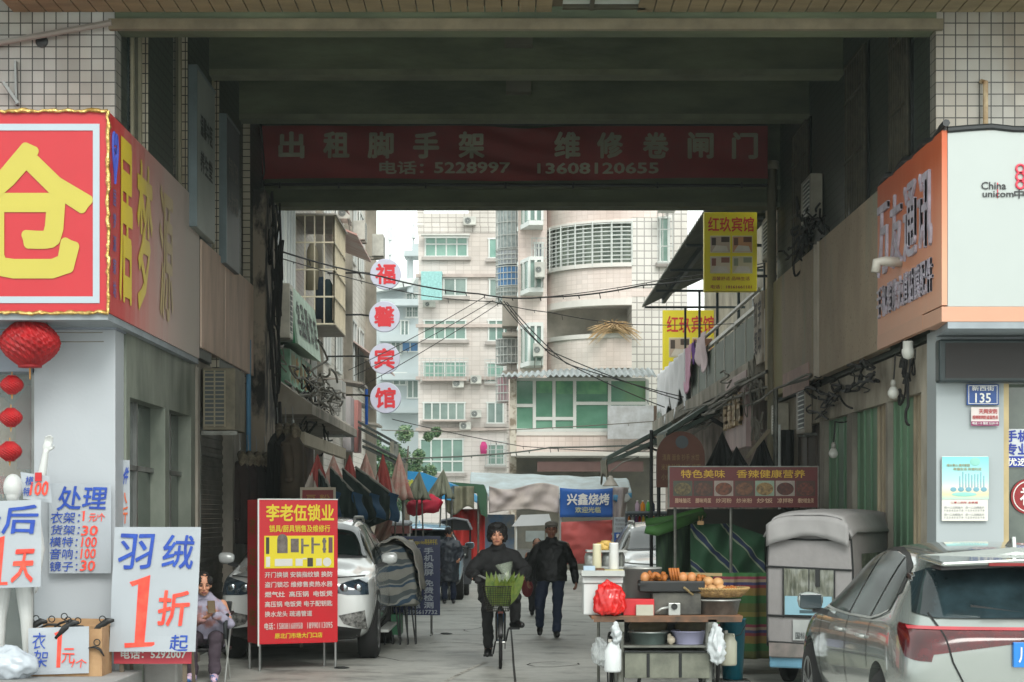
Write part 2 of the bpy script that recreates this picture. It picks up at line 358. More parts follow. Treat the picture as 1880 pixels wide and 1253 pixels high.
# two slim windows between the piers and the barred windows opposite
for a, b in ((18.75, 19.2), (20.78, 21.55), (23.48, 23.95)):
    m = MB(); m.box(LX-.02, LX+.03, a, b, 4.6, 7.3); w = m.build('window', GLASSD, B)
    m = MB(); m.box(LX+.02, LX+.06, a, a+.06, 4.6, 7.3); m.box(LX+.02, LX+.06, b-.06, b, 4.6, 7.3); m.box(LX+.02, LX+.06, a+.06, b-.06, 7.24, 7.3); m.build('frame', mat('cream_frame', (150, 144, 120), .6), w)
for a, b in ((19.2, 20.1), (21.5, 22.7), (25.6, 26.9)):
    m = MB(); m.box(RX-.03, RX+.02, a, b, 4.6, 7.1); w = m.build('barred_window', mat('dim_glass', (18, 24, 22), .2), B)
    m = MB()
    n = 9
    for i in range(n): t = a+(b-a)*i/(n-1); m.box(RX-.075, RX-.055, t-.01, t+.01, 4.6, 7.05)
    for z in (5.2, 5.9, 6.6, 7.03): m.box(RX-.09, RX-.076, a, b, z, z+.03)
    m.build('grille', mat('old_grille', (84, 80, 62), .6, .2, c2=(52, 48, 36), ns=9), w)
SOF = mat('old_concrete_beam', (98, 106, 80), .9, c2=(62, 70, 52), ns=.9, st=(.6, 1, 2.2), bump=.3, bs=9)  # concrete colours tinted green to carry the passage's shadow tone
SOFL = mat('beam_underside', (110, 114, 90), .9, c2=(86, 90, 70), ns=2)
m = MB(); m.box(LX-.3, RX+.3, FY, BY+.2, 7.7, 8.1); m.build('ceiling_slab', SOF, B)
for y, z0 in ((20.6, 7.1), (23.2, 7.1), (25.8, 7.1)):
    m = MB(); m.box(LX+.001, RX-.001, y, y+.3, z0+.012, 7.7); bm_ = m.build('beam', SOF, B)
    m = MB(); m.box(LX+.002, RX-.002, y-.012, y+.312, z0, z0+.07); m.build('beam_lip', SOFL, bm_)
m = MB()
for y in (23.08, 25.68): x = PX(952, y); m = MB(); m.box(x-.17, x+.17, y-.1, y+.1, 7.42, 7.72); m.build('junction_box', mat('painted_box', (96, 96, 80), .8), B)
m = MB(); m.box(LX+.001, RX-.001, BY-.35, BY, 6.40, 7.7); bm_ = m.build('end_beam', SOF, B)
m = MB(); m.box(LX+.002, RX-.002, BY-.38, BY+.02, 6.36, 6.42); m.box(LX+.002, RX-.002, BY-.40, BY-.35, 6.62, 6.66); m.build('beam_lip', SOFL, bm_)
# front beam and projecting soffit with its seams, skylight vent and white fascia
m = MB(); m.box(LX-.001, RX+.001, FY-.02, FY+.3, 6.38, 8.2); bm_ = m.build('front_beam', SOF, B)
m = MB(); m.box(LX-.05, RX+.05, FY-.1, FY-.021, 6.36, 6.46); m.build('beam_lip', mat('lintel_strip', (128, 118, 96), .85, c2=(100, 92, 74), ns=3), bm_)
SO = mat('cream_soffit_board', (140, 124, 92), .8, c2=(112, 98, 72), ns=1.2, st=(1.2, 3, 1))
m = MB()
x = LX-.95
def soff_y0(x): return 16.95+.022*max(0, abs(x)-1.0)**2
while x < RX+3.6:
    x2 = x+.16
    if .52 < x+.08 < 1.32 and m.v and m.v[-1][0] < 1: m.build('soffit', SO, B); m = MB()
    if not (.52 < x+.08 < 1.32):
        m.prism([(x, FY-.1, 6.52), (x2-.012, FY-.1, 6.52), (x2-.012, soff_y0(x2), 6.52), (x, soff_y0(x), 6.52)], (0, 0, .03))
    x = x2
m.build('soffit', SO, B)
m = MB(); m.box(LX-.97, RX+3.6, 17.3, FY-.1, 6.575, 6.6); m.build('soffit_backing', mat('soffit_shadow_gap', (96, 84, 62), .9), B)
m = MB(); m.box(.53, 1.31, 17.0, 18.02, 6.556, 6.572); w = m.build('vent_panel', mat('milky_panel', (196, 204, 196), .5), B)
m = MB()
for y in (17.2, 17.6, 17.95): m.box(.53, 1.31, y, y+.07, 6.52, 6.556)
m.box(.78, .82, 17.0, 18.02, 6.512, 6.552); m.build('vent_bar', mat('vent_bar', (70, 66, 50), .7), w)
m = MB()
N = 40
for i in range(N):
    xa = -8+(16.6)*i/N; xb = -8+16.6*(i+1)/N
    ya, yb = soff_y0(xa)-.06, soff_y0(xb)-.06
    m.prism([(xa, ya, 6.5), (xb, yb, 6.5), (xb, yb+.06, 6.5), (xa, ya+.06, 6.5)], (0, 0, .16))
m.build('fascia_trim', WHITE, B)
m = MB()
for i in range(N):
    xa = -8+(16.6)*i/N; xb = -8+16.6*(i+1)/N
    ya, yb = soff_y0(xa)-.05, soff_y0(xb)-.05
    m.prism([(xa, ya, 6.661), (xb, yb, 6.661), (xb, yb+.05, 6.661), (xa, ya+.05, 6.661)], (0, 0, 1.2))
m.build('glass_band', GLASSG, B)
# ---- ground floor, left wing: white corner pier, shop window, glazed side front, roller shutter
m = MB(); m.box(-4.48, -3.71, FY-.12, FY+.28, .02, 3.6); m.build('corner_pier', WHITE, B)
m = MB(); m.box(-4.5, -3.69, FY-.2, FY+.3, 3.5, 3.58); m.box(-8, -4.5, FY-.2, FY+.3, 3.1, 3.58); m.build('shop_header', mat('pale_header', (140, 148, 160), .6, var=.1), B)
m = MB(); m.box(-8, -4.481, FY+.1, FY+.14, .0, 3.1); w = m.build('shop_window', mat('shop_window_pane', (200, 210, 206), .03, alpha=.22, spec=.6), B)
m = MB(); m.box(-8, -4.481, FY+.02, FY+.09, .0, .08); m.box(-4.54, -4.483, FY+.02, FY+.09, .08, 3.1); m.build('frame', METAL, w)
m = MB(); m.box(-8, -4.0, FY+2.2, FY+2.3, 0, 3.1); m.box(-8, -4.0, FY+.3, FY+2.2, 3.1, 3.14); m.build('shop_interior', mat('shop_back_wall', (96, 96, 92), .8, c2=(60, 62, 62), ns=2), B)
GRS = mat('grey_stone_cladding', (132, 138, 126), .5, c2=(84, 92, 82), ns=2.2, st=(1, 1, .4))
m = MB()
m.box(LX-.15, -3.69, 18.5, 22.6, 2.9, 3.55); m.box(LX-.15, -3.69, 18.5, 18.68, 0, 2.9); m.box(LX-.15, -3.68, 20.55, 20.8, 0, 2.9); m.box(LX-.15, -3.69, 22.3, 22.6, 0, 2.9); m.box(LX-.15, -3.69, 18.68, 22.3, 0, .25)
m.build('shopfront_cladding', GRS, B)
for a, b in ((18.68, 20.55), (20.8, 22.3)):
    m = MB(); m.box(-3.86, -3.84, a, b, .25, 2.9); w = m.build('shop_glass', mat('shopfront_glass', (58, 76, 68), .08, c2=(22, 34, 30), ns=.7, spec=.7), B)
    m = MB(); n = 2
    for i in range(1, n): t = a+(b-a)*i/n; m.box(-3.84, -3.80, t-.03, t+.03, .25, 2.9)
    m.box(-3.84, -3.80, a, b, 2.2, 2.25); m.build('mullion', METAL, w)
m = MB()
k = 0
z = .02
while z < 3.0:
    m.box(-3.80, -3.76+(.012 if k % 2 else 0), 22.75, 25.2, z, z+.055); z += .06; k += 1
m.build('roller_shutter', mat('shutter_steel', (112, 110, 102), .5, .4, c2=(72, 70, 64), ns=3), B)
m = MB(); m.box(-3.9, -3.66, 22.6, 22.75, 0, 3.5); m.box(-3.9, -3.62, 25.2, 25.4, 0, 3.5); m.box(-3.9, -3.7, 22.75, 25.2, 3.0, 3.6); m.box(-3.95, -3.7, 25.4, BY, 0, 3.7); m.build('shutter_surround', CONCL, B)
PEEL = mat('peeling_poster_wall', (150, 138, 122), .9, c2=(44, 42, 38), ns=3.2, st=(1, 1, .5), th=(.44, .56), bump=.4)
m = MB(); m.box(LX+.0, -3.45, 27.2, 28.7, 0, 6.4); m.build('street_pier', PEEL, B, bevel=.01)
# ---- ground floor, right wing
m = MB(); m.box(4.08, 4.72, FY-.1, FY+.3, 0, 3.5); m.build('corner_pier', mat('white_panel_wall', (160, 168, 170), .5, var=.05, ns=1.5), B)
m = MB(); m.box(4.72, 8.6, FY-.1, FY+.3, 3.0, 3.5); m.build('shop_header', WHITE, B)
m = MB(); m.box(4.78, 8.6, FY+.1, FY+.14, 0, 3.0); w = m.build('shop_window', mat('phone_shop_glass', (40, 56, 54), .05, c2=(90, 100, 90), ns=1.5, spec=.8), B)
m = MB(); m.box(4.721, 4.79, FY-.02, FY+.099, 0, 3.0); m.build('frame', mat('brass_frame', (186, 168, 128), .35, .6), w)
m = MB(); m.box(RX-.001, RX+.35, 18.5, 29, 2.96, 3.42); m.box(RX-.001, RX+.3, 18.5, 18.85, 0, 2.96); m.box(RX, RX+.3, 27.2, 29, 0, 2.96)
m.build('side_wall', mat('stained_plaster', (184, 176, 160), .9, c2=(120, 112, 98), ns=1.6, st=(1, 1, .6), bump=.3), B)
GD = mat('green_shop_door', (112, 150, 118), .55, c2=(84, 112, 90), ns=1.2, st=(1, 1, .4)); BG_ = mat('beige_door_post', (186, 172, 146), .7, c2=(134, 122, 102), ns=3, st=(1, 1, .3))
for a, b, mm in ((18.85, 19.5, BG_), (19.5, 20.5, GD), (20.6, 21.4, BG_), (21.4, 22.6, GD), (23.0, 24.6, GD), (24.9, 27.2, mat('brown_shutter', (86, 76, 66), .6))):
    m = MB(); m.box(RX+.08, RX+.12, a, b, 0, 2.96); d = m.build('door', mm, B)
    m = MB()
    for t in [a+.02+i*(b-a-.04)/3 for i in range(4)]: m.box(RX+.06, RX+.08, t-.02, t+.02, 0, 2.96)
    m.build('door_rib', mm, d)
m = MB()
for a in (20.5, 22.6, 24.6): m = MB(); m.box(RX+.0, RX+.25, a, a+.12 if a < 22 else a+.36, 0, 2.96); m.build('door_post', CONCL, B)
m = MB(); m.cyl((RX-.14, 28.45, 0), (RX-.14, 28.45, 7.0), .07, n=12); m.cyl((RX-.14, 28.45, 6.9), (RX-.14, 28.45, 7.02), .1, n=12); m.build('downpipe', mat('old_pvc_pipe', (140, 134, 112), .6), B, smooth=True)
m = MB(); m.tube([(-6, 18.1, 5.95), (-4.9, 18.12, 6.22), (-3.75, 18.1, 6.42)], .03); m.build('conduit', mat('conduit_grey', (140, 136, 128), .5), B)
m = MB(); x = PX(1807, 18.15); m.tube([(x, 18.17, 5.35), (x, 18.1, 5.4), (x, 18.1, PZ(150, 18.1)), (x-.02, 18.17, PZ(147, 18.1))], .025); m.build('vent_pipe', mat('rusty_pipe', (120, 88, 50), .7, c2=(176, 160, 130), ns=6), B)
m = MB(); x, z = PX(77, 18.2), PZ(77, 18.2); m.lathe([(.0, 0), (.06, 0), (.06, .012), (.035, .02)], (x, FY-.001, z), 20, Matrix.Rotation(PI/2, 3, 'X')); m.build('pipe_hole', BLACK, B)
m = MB(); m.beam((PX(28, 18.15), 18.17, PZ(112, 18.15)), (PX(30, 18.15), 18.17, PZ(192, 18.15)), .06, .02); m.beam((PX(5, 18.1), 18.1, PZ(150, 18.1)), (PX(30, 18.1), 18.15, PZ(188, 18.1)), .03); m.build('wall_bracket', METAL, B)
# ================================================================ shop signs on the gateway building
RED = mat('sign_red_vinyl', (178, 30, 40), .45, var=.06); YEL = mat('sign_yellow_ink', (178, 166, 66), .5, var=.05)
INKW = mat('white_ink', (226, 226, 222), .5, var=.05); INKB = mat('blue_brush_ink', (22, 52, 140), .6, c2=(32, 76, 170), ns=9); INKR = mat('red_brush_ink', (214, 44, 36), .6, c2=(232, 84, 62), ns=8)
GOLD = mat('gold_foil', (220, 190, 120), .25, .75, c2=(150, 116, 54), ns=18, bump=.8, bs=25)
# left: red box with one big yellow character, gold tinsel, sun bleached side
t = thing('shop_sign', 'red sign with a big yellow character, edged in gold tinsel, above the lanterns', 'sign', (-4.7, 17.3, 3.58))
x0, x1, z0, z1 = -6.9, -3.61, 3.58, 5.41
m = MB(); m.box(x0, x1-.004, 17.3, 18.1, z0, z1); m.build('sign_box', RED, t)
m = MB()
xa = PX(183, 17.3); za, zb = PZ(557, 17.3), PZ(228, 17.3)
m.box(x0, xa, 17.292, 17.299, zb-.06, zb); m.box(x0, xa, 17.292, 17.299, za, za+.06); m.box(xa-.06, xa, 17.292, 17.299, za+.06, zb-.06)
m.build('white_border', mat('white_border', (162, 174, 182), .5, var=.03), t)
m = MB(); cx = PX(48, 17.3); m.text('仓', (cx, 17.299, (PZ(262, 17.3)+PZ(512, 17.3))/2), 1.22, PZ(262, 17.3)-PZ(512, 17.3), bold=.034); m.build('lettering', YEL, t)
m = MB()
def tinsel(a, b):
    a, b = Vector(a), Vector(b); n = int((b-a).length/.03); pts = []
    for i in range(n+1): q = noise.noise_vector(Vector((i*.6, a.x, a.z))); pts.append(a.lerp(b, i/n)+Vector((q.x, q.y*.5, q.z))*.016)
    m.tube(pts, [.017+.009*noise.noise(Vector((i*.5, 3, a.z))) for i in range(n+1)], 7)
tinsel((x0, 17.28, z1), (x1, 17.28, z1)); tinsel((x1, 17.28, z1), (x1, 17.28, z0)); tinsel((x1, 17.28, z0), (x0, 17.28, z0)); m.build('gold_tinsel', GOLD, t)
y0, y1 = 17.3, 22.4
m = MB(); m.box(x1-.09, x1, y0+.002, y1, z0+.002, z1-.002)
m.build('side_panel', fade('bleached_banner', [(0, (176, 36, 40)), (.18, (184, 72, 70)), (.4, (186, 130, 122)), (.7, (184, 160, 152)), (1, (180, 168, 158))], 'y', 17.2, 21.8, dirt=.34), t)
m = MB(); rr = (0, 1, 0)
yy = 18.05
FADED = fade('faded_yellow', [(0, (222, 196, 50)), (.3, (208, 186, 60)), (.6, (196, 172, 110)), (1, (188, 168, 140))], 'y', 17.6, 20.8)
m.text('居', (x1, 18.05, 4.52), .62, 1.55, rr, bold=.03); m.text('梦', (x1, 19.0, 4.5), .8, 1.5, rr, bold=.02); m.text('源', (x1, 20.2, 4.5), .8, 1.4, rr, bold=.015); m.build('lettering', FADED, t)
m = MB()
for i, ch in enumerate('居梦源家坊'): m.text(ch, (x1, 17.53, 4.66-.21*i), .13, .15, rr, bold=.015)
m.build('small_lettering', mat('pale_blue_ink', (112, 116, 180), .5), t)
m = MB(); cz, cy = 5.07, 17.54
pts = []
for i in range(41):
    a = 2*PI*i/40; pts.append((x1+.01, cy+.0068*16*math.sin(a)**3, cz+.0155*(13*math.cos(a)-5*math.cos(2*a)-2*math.cos(3*a)-math.cos(4*a))))
m.tube(pts, .012, 6); m.tube([(x1+.01, cy-.02, cz+.05), (x1+.01, cy+.04, cz), (x1+.01, cy-.02, cz-.06), (x1+.01, cy+.0, cz-.28)], .01, 6); m.build('heart_logo', mat('heart_logo_blue', (70, 90, 190), .5), t)
m = MB(); m.prism([(x0, 17.31, z0-.002), (x1-.01, 17.31, z0-.002), (x1-.01, y1, z0-.002), (x1-.35, y1, z0-.002), (x0, 18.2, z0-.002)], (0, 0, -.06)); m.build('sign_underside', mat('sign_underside', (150, 158, 164), .7), t)
# weathered pink boards further in
for a, b, lab in ((22.5, 24.35, 'narrow bare weathered pink fascia board next to the bleached red banner'), (24.4, 27.1, 'wide bare pink grey fascia board above the air conditioner on the dark left wall')):
    m = MB(); m.box(-3.8, -3.595, a, b, 3.72, 5.0); m.build('fascia_board', mat('weathered_pink_board', (226, 198, 180), .75, c2=(190, 166, 148), ns=2.2, st=(1, 1, .35), bump=.1), None, bevel=.008, label=lab, cat='board')
m = MB()
for a, b, zt, zb, txt, lab, c in ((21.7, 23.1, 6.87, 5.03, ('温馨中医', '养生堂'), 'taller pale grey lightbox with rows of dim characters on the dark passage wall', (150, 158, 152)), (24.0, 25.2, 6.80, 4.92, ('专科门诊', '头发护理'), 'dark lightbox with small characters fixed deeper in the passage above the pink boards', (96, 104, 108))):
    t = thing('lightbox_sign', lab, 'sign', (-3.58, (a+b)/2, zb))
    m = MB(); m.box(-3.619, -3.53, a, b, zb, zt); m.build('case', mat('lightbox_'+str(c[0]), c, .5, var=.25, ns=1.2), t, bevel=.006)
    m = MB(); m.box(-3.619, -3.522, a-.012, a+.03, zb, zt); m.box(-3.619, -3.522, a+.03, b, zt-.03, zt+.005); m.build('frame', mat('lightbox_frame', (120, 134, 138), .4, .4), t)
    m = MB()
    for i, s_ in enumerate(txt): m.text(s_, (-3.53, (a+b)/2, zt-.62-.42*i), .9, .26, (0, 1, 0), bold=.03)
    m.build('lettering', mat('dim_letter', (60, 66, 64), .6) if c[0] > 120 else mat('pale_letter', (140, 140, 134), .6), t)
# right: white and orange corner sign, long weathered board behind it
t = thing('phone_shop_sign', 'white corner sign with red knot logo and black lettering, orange side with raised white characters', 'sign', (5, 17.3, 3.5))
SX, sz0, sz1 = 4.0, 3.50, 5.235
m = MB(); m.box(SX+.004, 8, 17.3, 18.09, PZ(563, 17.3), sz1); m.build('white_face', mat('white_acrylic', (172, 179, 176), .35, var=.03), t)
ORA = fade('orange_side', [(0, (186, 88, 48)), (.35, (206, 128, 96)), (.7, (210, 150, 120)), (1, (196, 150, 124))], 'z', 5.1, 3.5, dirt=.3)
m = MB(); m.box(SX-.05, SX, 17.301, 20.3, sz0+.15, sz1); m.build('orange_side', ORA, t)
m = MB(); m.box(SX-.052, 8, 17.296, 18.09, sz0, PZ(563, 17.3)-.002); m.box(SX-.054, SX, 18.1, 20.3, sz0, sz0+.148); m.build('orange_trim', mat('peach_trim', (196, 148, 122), .5, var=.06), t)
m = MB(); m.prism([(SX+.004, 17.3, sz0-.002), (8, 17.3, sz0-.002), (8, 18.3, sz0-.002), (SX+.1, 18.3, sz0-.002)], (0, 0, -.06)); m.build('sign_underside', mat('sign_underside', (150, 158, 164), .7), t)
m = MB(); lx = SX-.05
for i, ch in enumerate('万友通讯'):
    yc = 19.92-.66*i; m.text(ch, (lx, yc, 4.62-.0*i), .56, .74, (0, -1, 0), bold=.012, ext=.012, off=.014)
for i, ch in enumerate('手机维修充值贴膜配件'):
    m.text(ch, (lx, 20.12-.265*i, 3.98), .24, .32, (0, -1, 0), bold=.01, ext=.01, off=.012)
m.build('raised_lettering', mat('raised_white_letter', (196, 190, 206), .5, c2=(150, 140, 150), ns=6), t)
m = MB(); m.text('China', (PX(1824, 17.3), 17.298, PZ(341.5, 17.3)), PX(1847, 17.3)-PX(1801, 17.3), .07, bold=.018); m.text('unicom', (PX(1832, 17.3), 17.298, PZ(357, 17.3)), PX(1860, 17.3)-PX(1803, 17.3), .058, bold=.018); m.text('中国联通', (PX(1904, 17.3), 17.298, PZ(357, 17.3)), .42, .085, bold=.02); m.build('black_lettering', mat('black_letter', (44, 44, 46), .5), t)
m = MB(); cx, cz = PX(1888, 17.3), PZ(325, 17.3)
for i in range(3):
    for j in range(3):
        if (i+j) % 2 == 0 or True:
            a, b = cx+(i-1)*.075, cz+(j-1)*.072
            if (i, j) == (1, 1): continue
            m.ring((a, 17.29, b), .036, .011, Matrix.Rotation(PI/2, 3, 'X'), 20, 6)
m.box(PX(1830.5, 17.3), PX(1832, 17.3), 17.291, 17.297, PZ(364, 17.3), PZ(336, 17.3)); m.build('knot_logo', mat('logo_red', (226, 62, 84), .4), t, smooth=True)
m = MB(); m.tube([(SX-.05, 19.05, 4.27), (SX-.22, 19.05, 4.28), (SX-.30, 19.05, 4.27), (SX-.31, 19.05, 4.17)], .05, 12); m.build('drain_pipe', mat('white_pvc', (206, 202, 190), .4), t, smooth=True)
m = MB(); m.tube([(SX-.02, y, sz1+.03+.03*math.sin(y*7)) for y in [17.25+.15*i for i in range(21)]], .035, 7); m.tube([(x, 17.3, sz1+.02+.015*math.sin(x*9)) for x in [SX+.2*i for i in range(20)]], .03, 7); m.build('black_sheeting', mat('black_sheeting', (30, 34, 36), .4), t)
t = thing('fascia_board', 'long bare rust speckled fascia board with faded paint patches on the right passage wall', 'board', (4.0, 24.8, 3.5))
BO = mat('rust_specked_board', (184, 166, 142), .75, c2=(150, 134, 114), ns=1.1, st=(1, .6, .4), bump=.15)
n_ = BO.node_tree; b_ = n_.nodes['Principled BSDF']; col = b_.inputs['Base Color'].links[0].from_socket
ge = n_.nodes.new('ShaderNodeNewGeometry')
for sc, lo, hi, c_, st in ((26, .62, .7, (84, 66, 50), (1, 1, 1)), (.75, .55, .68, (150, 146, 84), (1, 1, .25)), (.9, .6, .72, (128, 150, 138), (1, 1.7, .25))):
    mp = n_.nodes.new('ShaderNodeMapping'); mp.inputs['Scale'].default_value = st; mp.inputs['Location'].default_value = (sc, sc*2, 0); n_.links.new(ge.outputs['Position'], mp.inputs[0])
    tx = n_.nodes.new('ShaderNodeTexNoise'); tx.inputs['Scale'].default_value = sc; tx.inputs['Detail'].default_value = 4; n_.links.new(mp.outputs[0], tx.inputs[0])
    mr = n_.nodes.new('ShaderNodeMapRange'); mr.inputs[1].default_value = lo; mr.inputs[2].default_value = hi; mr.inputs[4].default_value = .6; n_.links.new(tx.outputs[0], mr.inputs[0])
    mx = n_.nodes.new('ShaderNodeMixRGB'); n_.links.new(mr.outputs[0], mx.inputs[0]); n_.links.new(col, mx.inputs[1]); mx.inputs[2].default_value = (*lin(c_), 1); col = mx.outputs[0]
n_.links.new(col, b_.inputs['Base Color'])
m = MB(); m.box(SX-.03, SX+.09, 20.31, 24.2, 3.5, 5.22); m.box(SX-.03, SX+.09, 24.6, 29.3, 3.5, 5.2); m.build('board', BO, t, bevel=.006)
m = MB(); m.box(SX-.0, SX+.08, 24.2, 24.6, 3.52, 5.2); m.box(SX-.05, SX-.0, 24.23, 24.27, 3.5, 5.22); m.box(SX-.05, SX-.0, 24.5, 24.54, 3.5, 5.22); m.build('seam_strip', mat('pale_strip', (190, 180, 164), .6), t)
m = MB(); m.box(SX-.045, SX-.031, 25.0, 27.3, 3.42, 3.75); m.build('pink_patch', mat('pink_patch', (192, 160, 150), .7), t)
# red banner on the end beam
t = thing('banner', 'dark red cloth banner with grey characters strung across the far end of the passage', 'banner', (0, 28.3, 6.7))
D = 28.35; bx0, bx1, bz0, bz1 = PX(478, D), PX(1408, D), PZ(332, D), PZ(234, D)
def wr(u, v):
    x = bx0+(bx1-bx0)*u; q = abs(u-.5)
    return .05*noise.noise(Vector((x*.7+2.4*v, v*1.2, 1.3)))+.035*math.exp(-(q/.09)**2)*math.sin(14*v+30*u)
m = MB(); m.grid(120, 14, lambda u, v: (bx0+(bx1-bx0)*u, D-.10+wr(u, v), bz0+(bz1-bz0)*v+.02*math.sin(9*u)*(1-v)-.05*math.exp(-((u-.52)/.05)**2)*v))
m.build('cloth', mat('banner_red', (128, 30, 28), .7, var=.3, ns=1), t, smooth=True)
def draped(m):
    for i, (x, y, z) in enumerate(m.v):
        u = (x-bx0)/(bx1-bx0); v = (z-bz0)/(bz1-bz0)
        m.v[i] = (x, y+wr(u, v), z)
m = MB(); yb = D-.115
for ch, px in zip('出租脚手架维修卷闸门', (537, 619, 700, 783, 866, 1041, 1119, 1203, 1285, 1366)): m.text(ch, (PX(px, D), yb, PZ(270, D)), .39, .40, bold=.04)
m.text('电话：', (PX(738, D), yb, PZ(311, D)), .66, .2, bold=.03); m.text('5228997', (PX(867, D), yb, PZ(311, D)), 1.13, .165, bold=.03); m.text('13608120655', (PX(1097, D), yb, PZ(312, D)), 1.8, .165, bold=.03)
draped(m); m.build('lettering', mat('banner_letter', (150, 150, 128), .7, var=.2), t)
m = MB(); m.tube([(bx0, D-.1, PZ(341, D)), (bx1, D-.1, PZ(343, D))], .022); m.tube([(bx0, D-.09, PZ(229, D)), (0, D-.09, PZ(231, D)), (bx1, D-.09, PZ(232, D))], .015)
for px in (515, 623, 782, 928, 1052, 1206, 1360): m.tube([(PX(px, D), D-.12, PZ(338, D)), (PX(px, D), D-.12, PZ(349, D))], .014)
m.build('hanging_rail', DARKM, t)
# right side: dark display panel, number plate, notices, calendar
D = 18.0
t = thing('display_panel', 'long dark unlit display panel under the white phone shop sign', 'display', (5, D, 2.95))
m = MB(); m.box(PX(1720, D), 8, D-.1, D+.08, PZ(703, D), PZ(625, D)); m.build('housing', mat('panel_housing', (40, 52, 54), .4), t, bevel=.02)
m = MB(); m.box(PX(1731, D), 8, D-.106, D-.1, PZ(696, D), PZ(632, D)); m.build('screen', mat('dark_screen', (26, 18, 16), .5), t)
def plate(name, label, cat, px, D, face, th=.02, group=None):
    x0, y0, x1, y1 = px; t = thing(name, label, cat, ((PX(x0, D)+PX(x1, D))/2, D, PZ(y1, D)), group)
    m = MB(); m.box(PX(x0, D), PX(x1, D), D, D+th, PZ(y1, D), PZ(y0, D)); m.build('panel', face, t, bevel=min(.004, th/3)); return t
def put(t, D, mt, items, name='lettering', **k):
    m = MB()
    for s_, x0, y0, x1, y1 in items: m.text(s_, (PX((x0+x1)/2, D), D, PZ((y0+y1)/2, D)), PX(x1, D)-PX(x0, D), PZ(y0, D)-PZ(y1, D), **k)
    return m.build(name, mt, t)
D = 18.06
t = plate('house_number_plate', 'small blue house number plate reading 135 on the white corner pier', 'number plate', (1775, 706, 1834, 744), D, mat('plate_blue', (34, 74, 140), .35, var=.05))
put(t, D, INKW, [('新西街', 1784, 709, 1825, 718), ('135', 1790, 722, 1819, 740)], bold=.02)
m = MB()
for q in ((1778, 708, 1831, 709), (1778, 741, 1831, 742), (1778, 709, 1779, 741), (1830, 709, 1831, 741)): m.box(PX(q[0], D), PX(q[2], D), D-.004, D-.001, PZ(q[3], D), PZ(q[1], D))
m.build('border_line', INKW, t)
t = plate('security_notice', 'small white notice with red writing below the blue number plate', 'notice', (1783, 748, 1834, 782), D, mat('notice_white', (214, 204, 200), .5, var=.05), .006)
put(t, D, mat('notice_red', (196, 56, 60), .5), [('天网安防', 1797, 751, 1831, 760), ('视频联网防盗监控点', 1785, 763, 1832, 770)], bold=.02)
m = MB(); m.box(PX(1783, D), PX(1834, D), D-.004, D-.001, PZ(782, D), PZ(774, D)); b_ = m.build('magenta_strip', mat('magenta_strip', (150, 40, 100), .5), t)
put(t, D-.004, INKW, [('电话 110 值班 5220110', 1785, 775, 1832, 780)], bold=.02)
t = plate('calendar_poster', 'wall calendar with a pale turquoise landscape picture on the white corner pier', 'calendar', (1729, 838, 1814, 957), D, mat('calendar_paper', (214, 212, 204), .6, var=.04), .008)
cal = fade('calendar_print', [(0, (170, 206, 190)), (.12, (206, 204, 160)), (.25, (214, 206, 196)), (.45, (172, 216, 212)), (1, (120, 198, 202))], 'z', PZ(918, D), PZ(838, D), dirt=.12)
m = MB(); m.box(PX(1729.5, D), PX(1815, D), D-.005, D-.001, PZ(917, D), PZ(839, D)); w = m.build('picture', cal, t)
m = MB()
for i in range(9): x = PX(1762+i*5.5, D); h = .05+.05*random.random(); m.box(x-.004, x+.004, D-.008, D-.0055, PZ(896, D), PZ(896, D)+h+.06)
for i in range(5): x = PX(1750+i*14, D); m.ell((x, D-.006, PZ(899, D)), (.03, .003, .022), 10, 6)
m.build('skyline', mat('skyline_print', (120, 170, 186), .6), w)
m = MB(); m.ell((PX(1770, D), D-.006, PZ(908, D)), (.12, .003, .02), 16, 6); m.ell((PX(1790, D), D-.0065, PZ(848, D)), (.05, .003, .04), 16, 6); m.build('pond', mat('cloud_print', (150, 214, 200), .6), w)
put(t, D-.004, mat('calendar_gold', (180, 160, 110), .6), [('绿水青山 美好家园', 1738, 852, 1780, 857), ('幸福生活 和谐社区', 1750, 859, 1802, 864)], bold=.01)
put(t, D, mat('calendar_grey', (150, 152, 156), .6), [('日一二三四五六', 1734+39*(i % 2), 930+13*(i//2), 1768+39*(i % 2), 934+13*(i//2)) for i in range(4)]+[('1 2 3 4 5 6 7 8', 1734+39*(i % 2), 936+13*(i//2), 1768+39*(i % 2), 939+13*(i//2)) for i in range(4)], name='date_grid')
put(t, D, mat('notice_red', (196, 56, 60), .5), [('二零二四年 全家福', 1745, 921, 1795, 925)])
D = 18.28
t = plate('window_sticker', 'blue and white sticker with characters across the phone shop window', 'sticker', (1846, 788, 1960, 858), D, mat('sticker_white', (216, 222, 226), .5), .004)
m = MB(); m.box(PX(1846, D), PX(1960, D), D-.004, D-.001, PZ(858, D), PZ(838, D)); m.build('blue_band', mat('sticker_blue', (36, 62, 170), .5), t)
put(t, D, mat('sticker_blue', (36, 62, 170), .5), [('手机维修', 1846, 790, 1935, 812), ('专业贴膜', 1846, 814, 1935, 836)], bold=.03); put(t, D-.004, INKW, [('优选尊客', 1830+18, 841, 1925, 856)], name='white_lettering', bold=.03)
m = MB(); x = PX(1888, D); m.lathe([(0, 0), (.17, 0), (.17, .006), (0, .006)], (x, D-.002, PZ(912, D)), 32, Matrix.Rotation(PI/2, 3, 'X'))
t = thing('round_sticker', 'round red emblem sticker low on the phone shop window', 'sticker', (x, D, PZ(940, D))); m.build('disc', mat('seal_red', (150, 24, 30), .5), t)
m = MB(); m.ring((x, D-.009, PZ(912, D)), .145, .006, Matrix.Rotation(PI/2, 3, 'X')); m.text('福', (x, D-.008, PZ(912, D)), .17, .17, bold=.02); m.build('emblem', INKW, t)
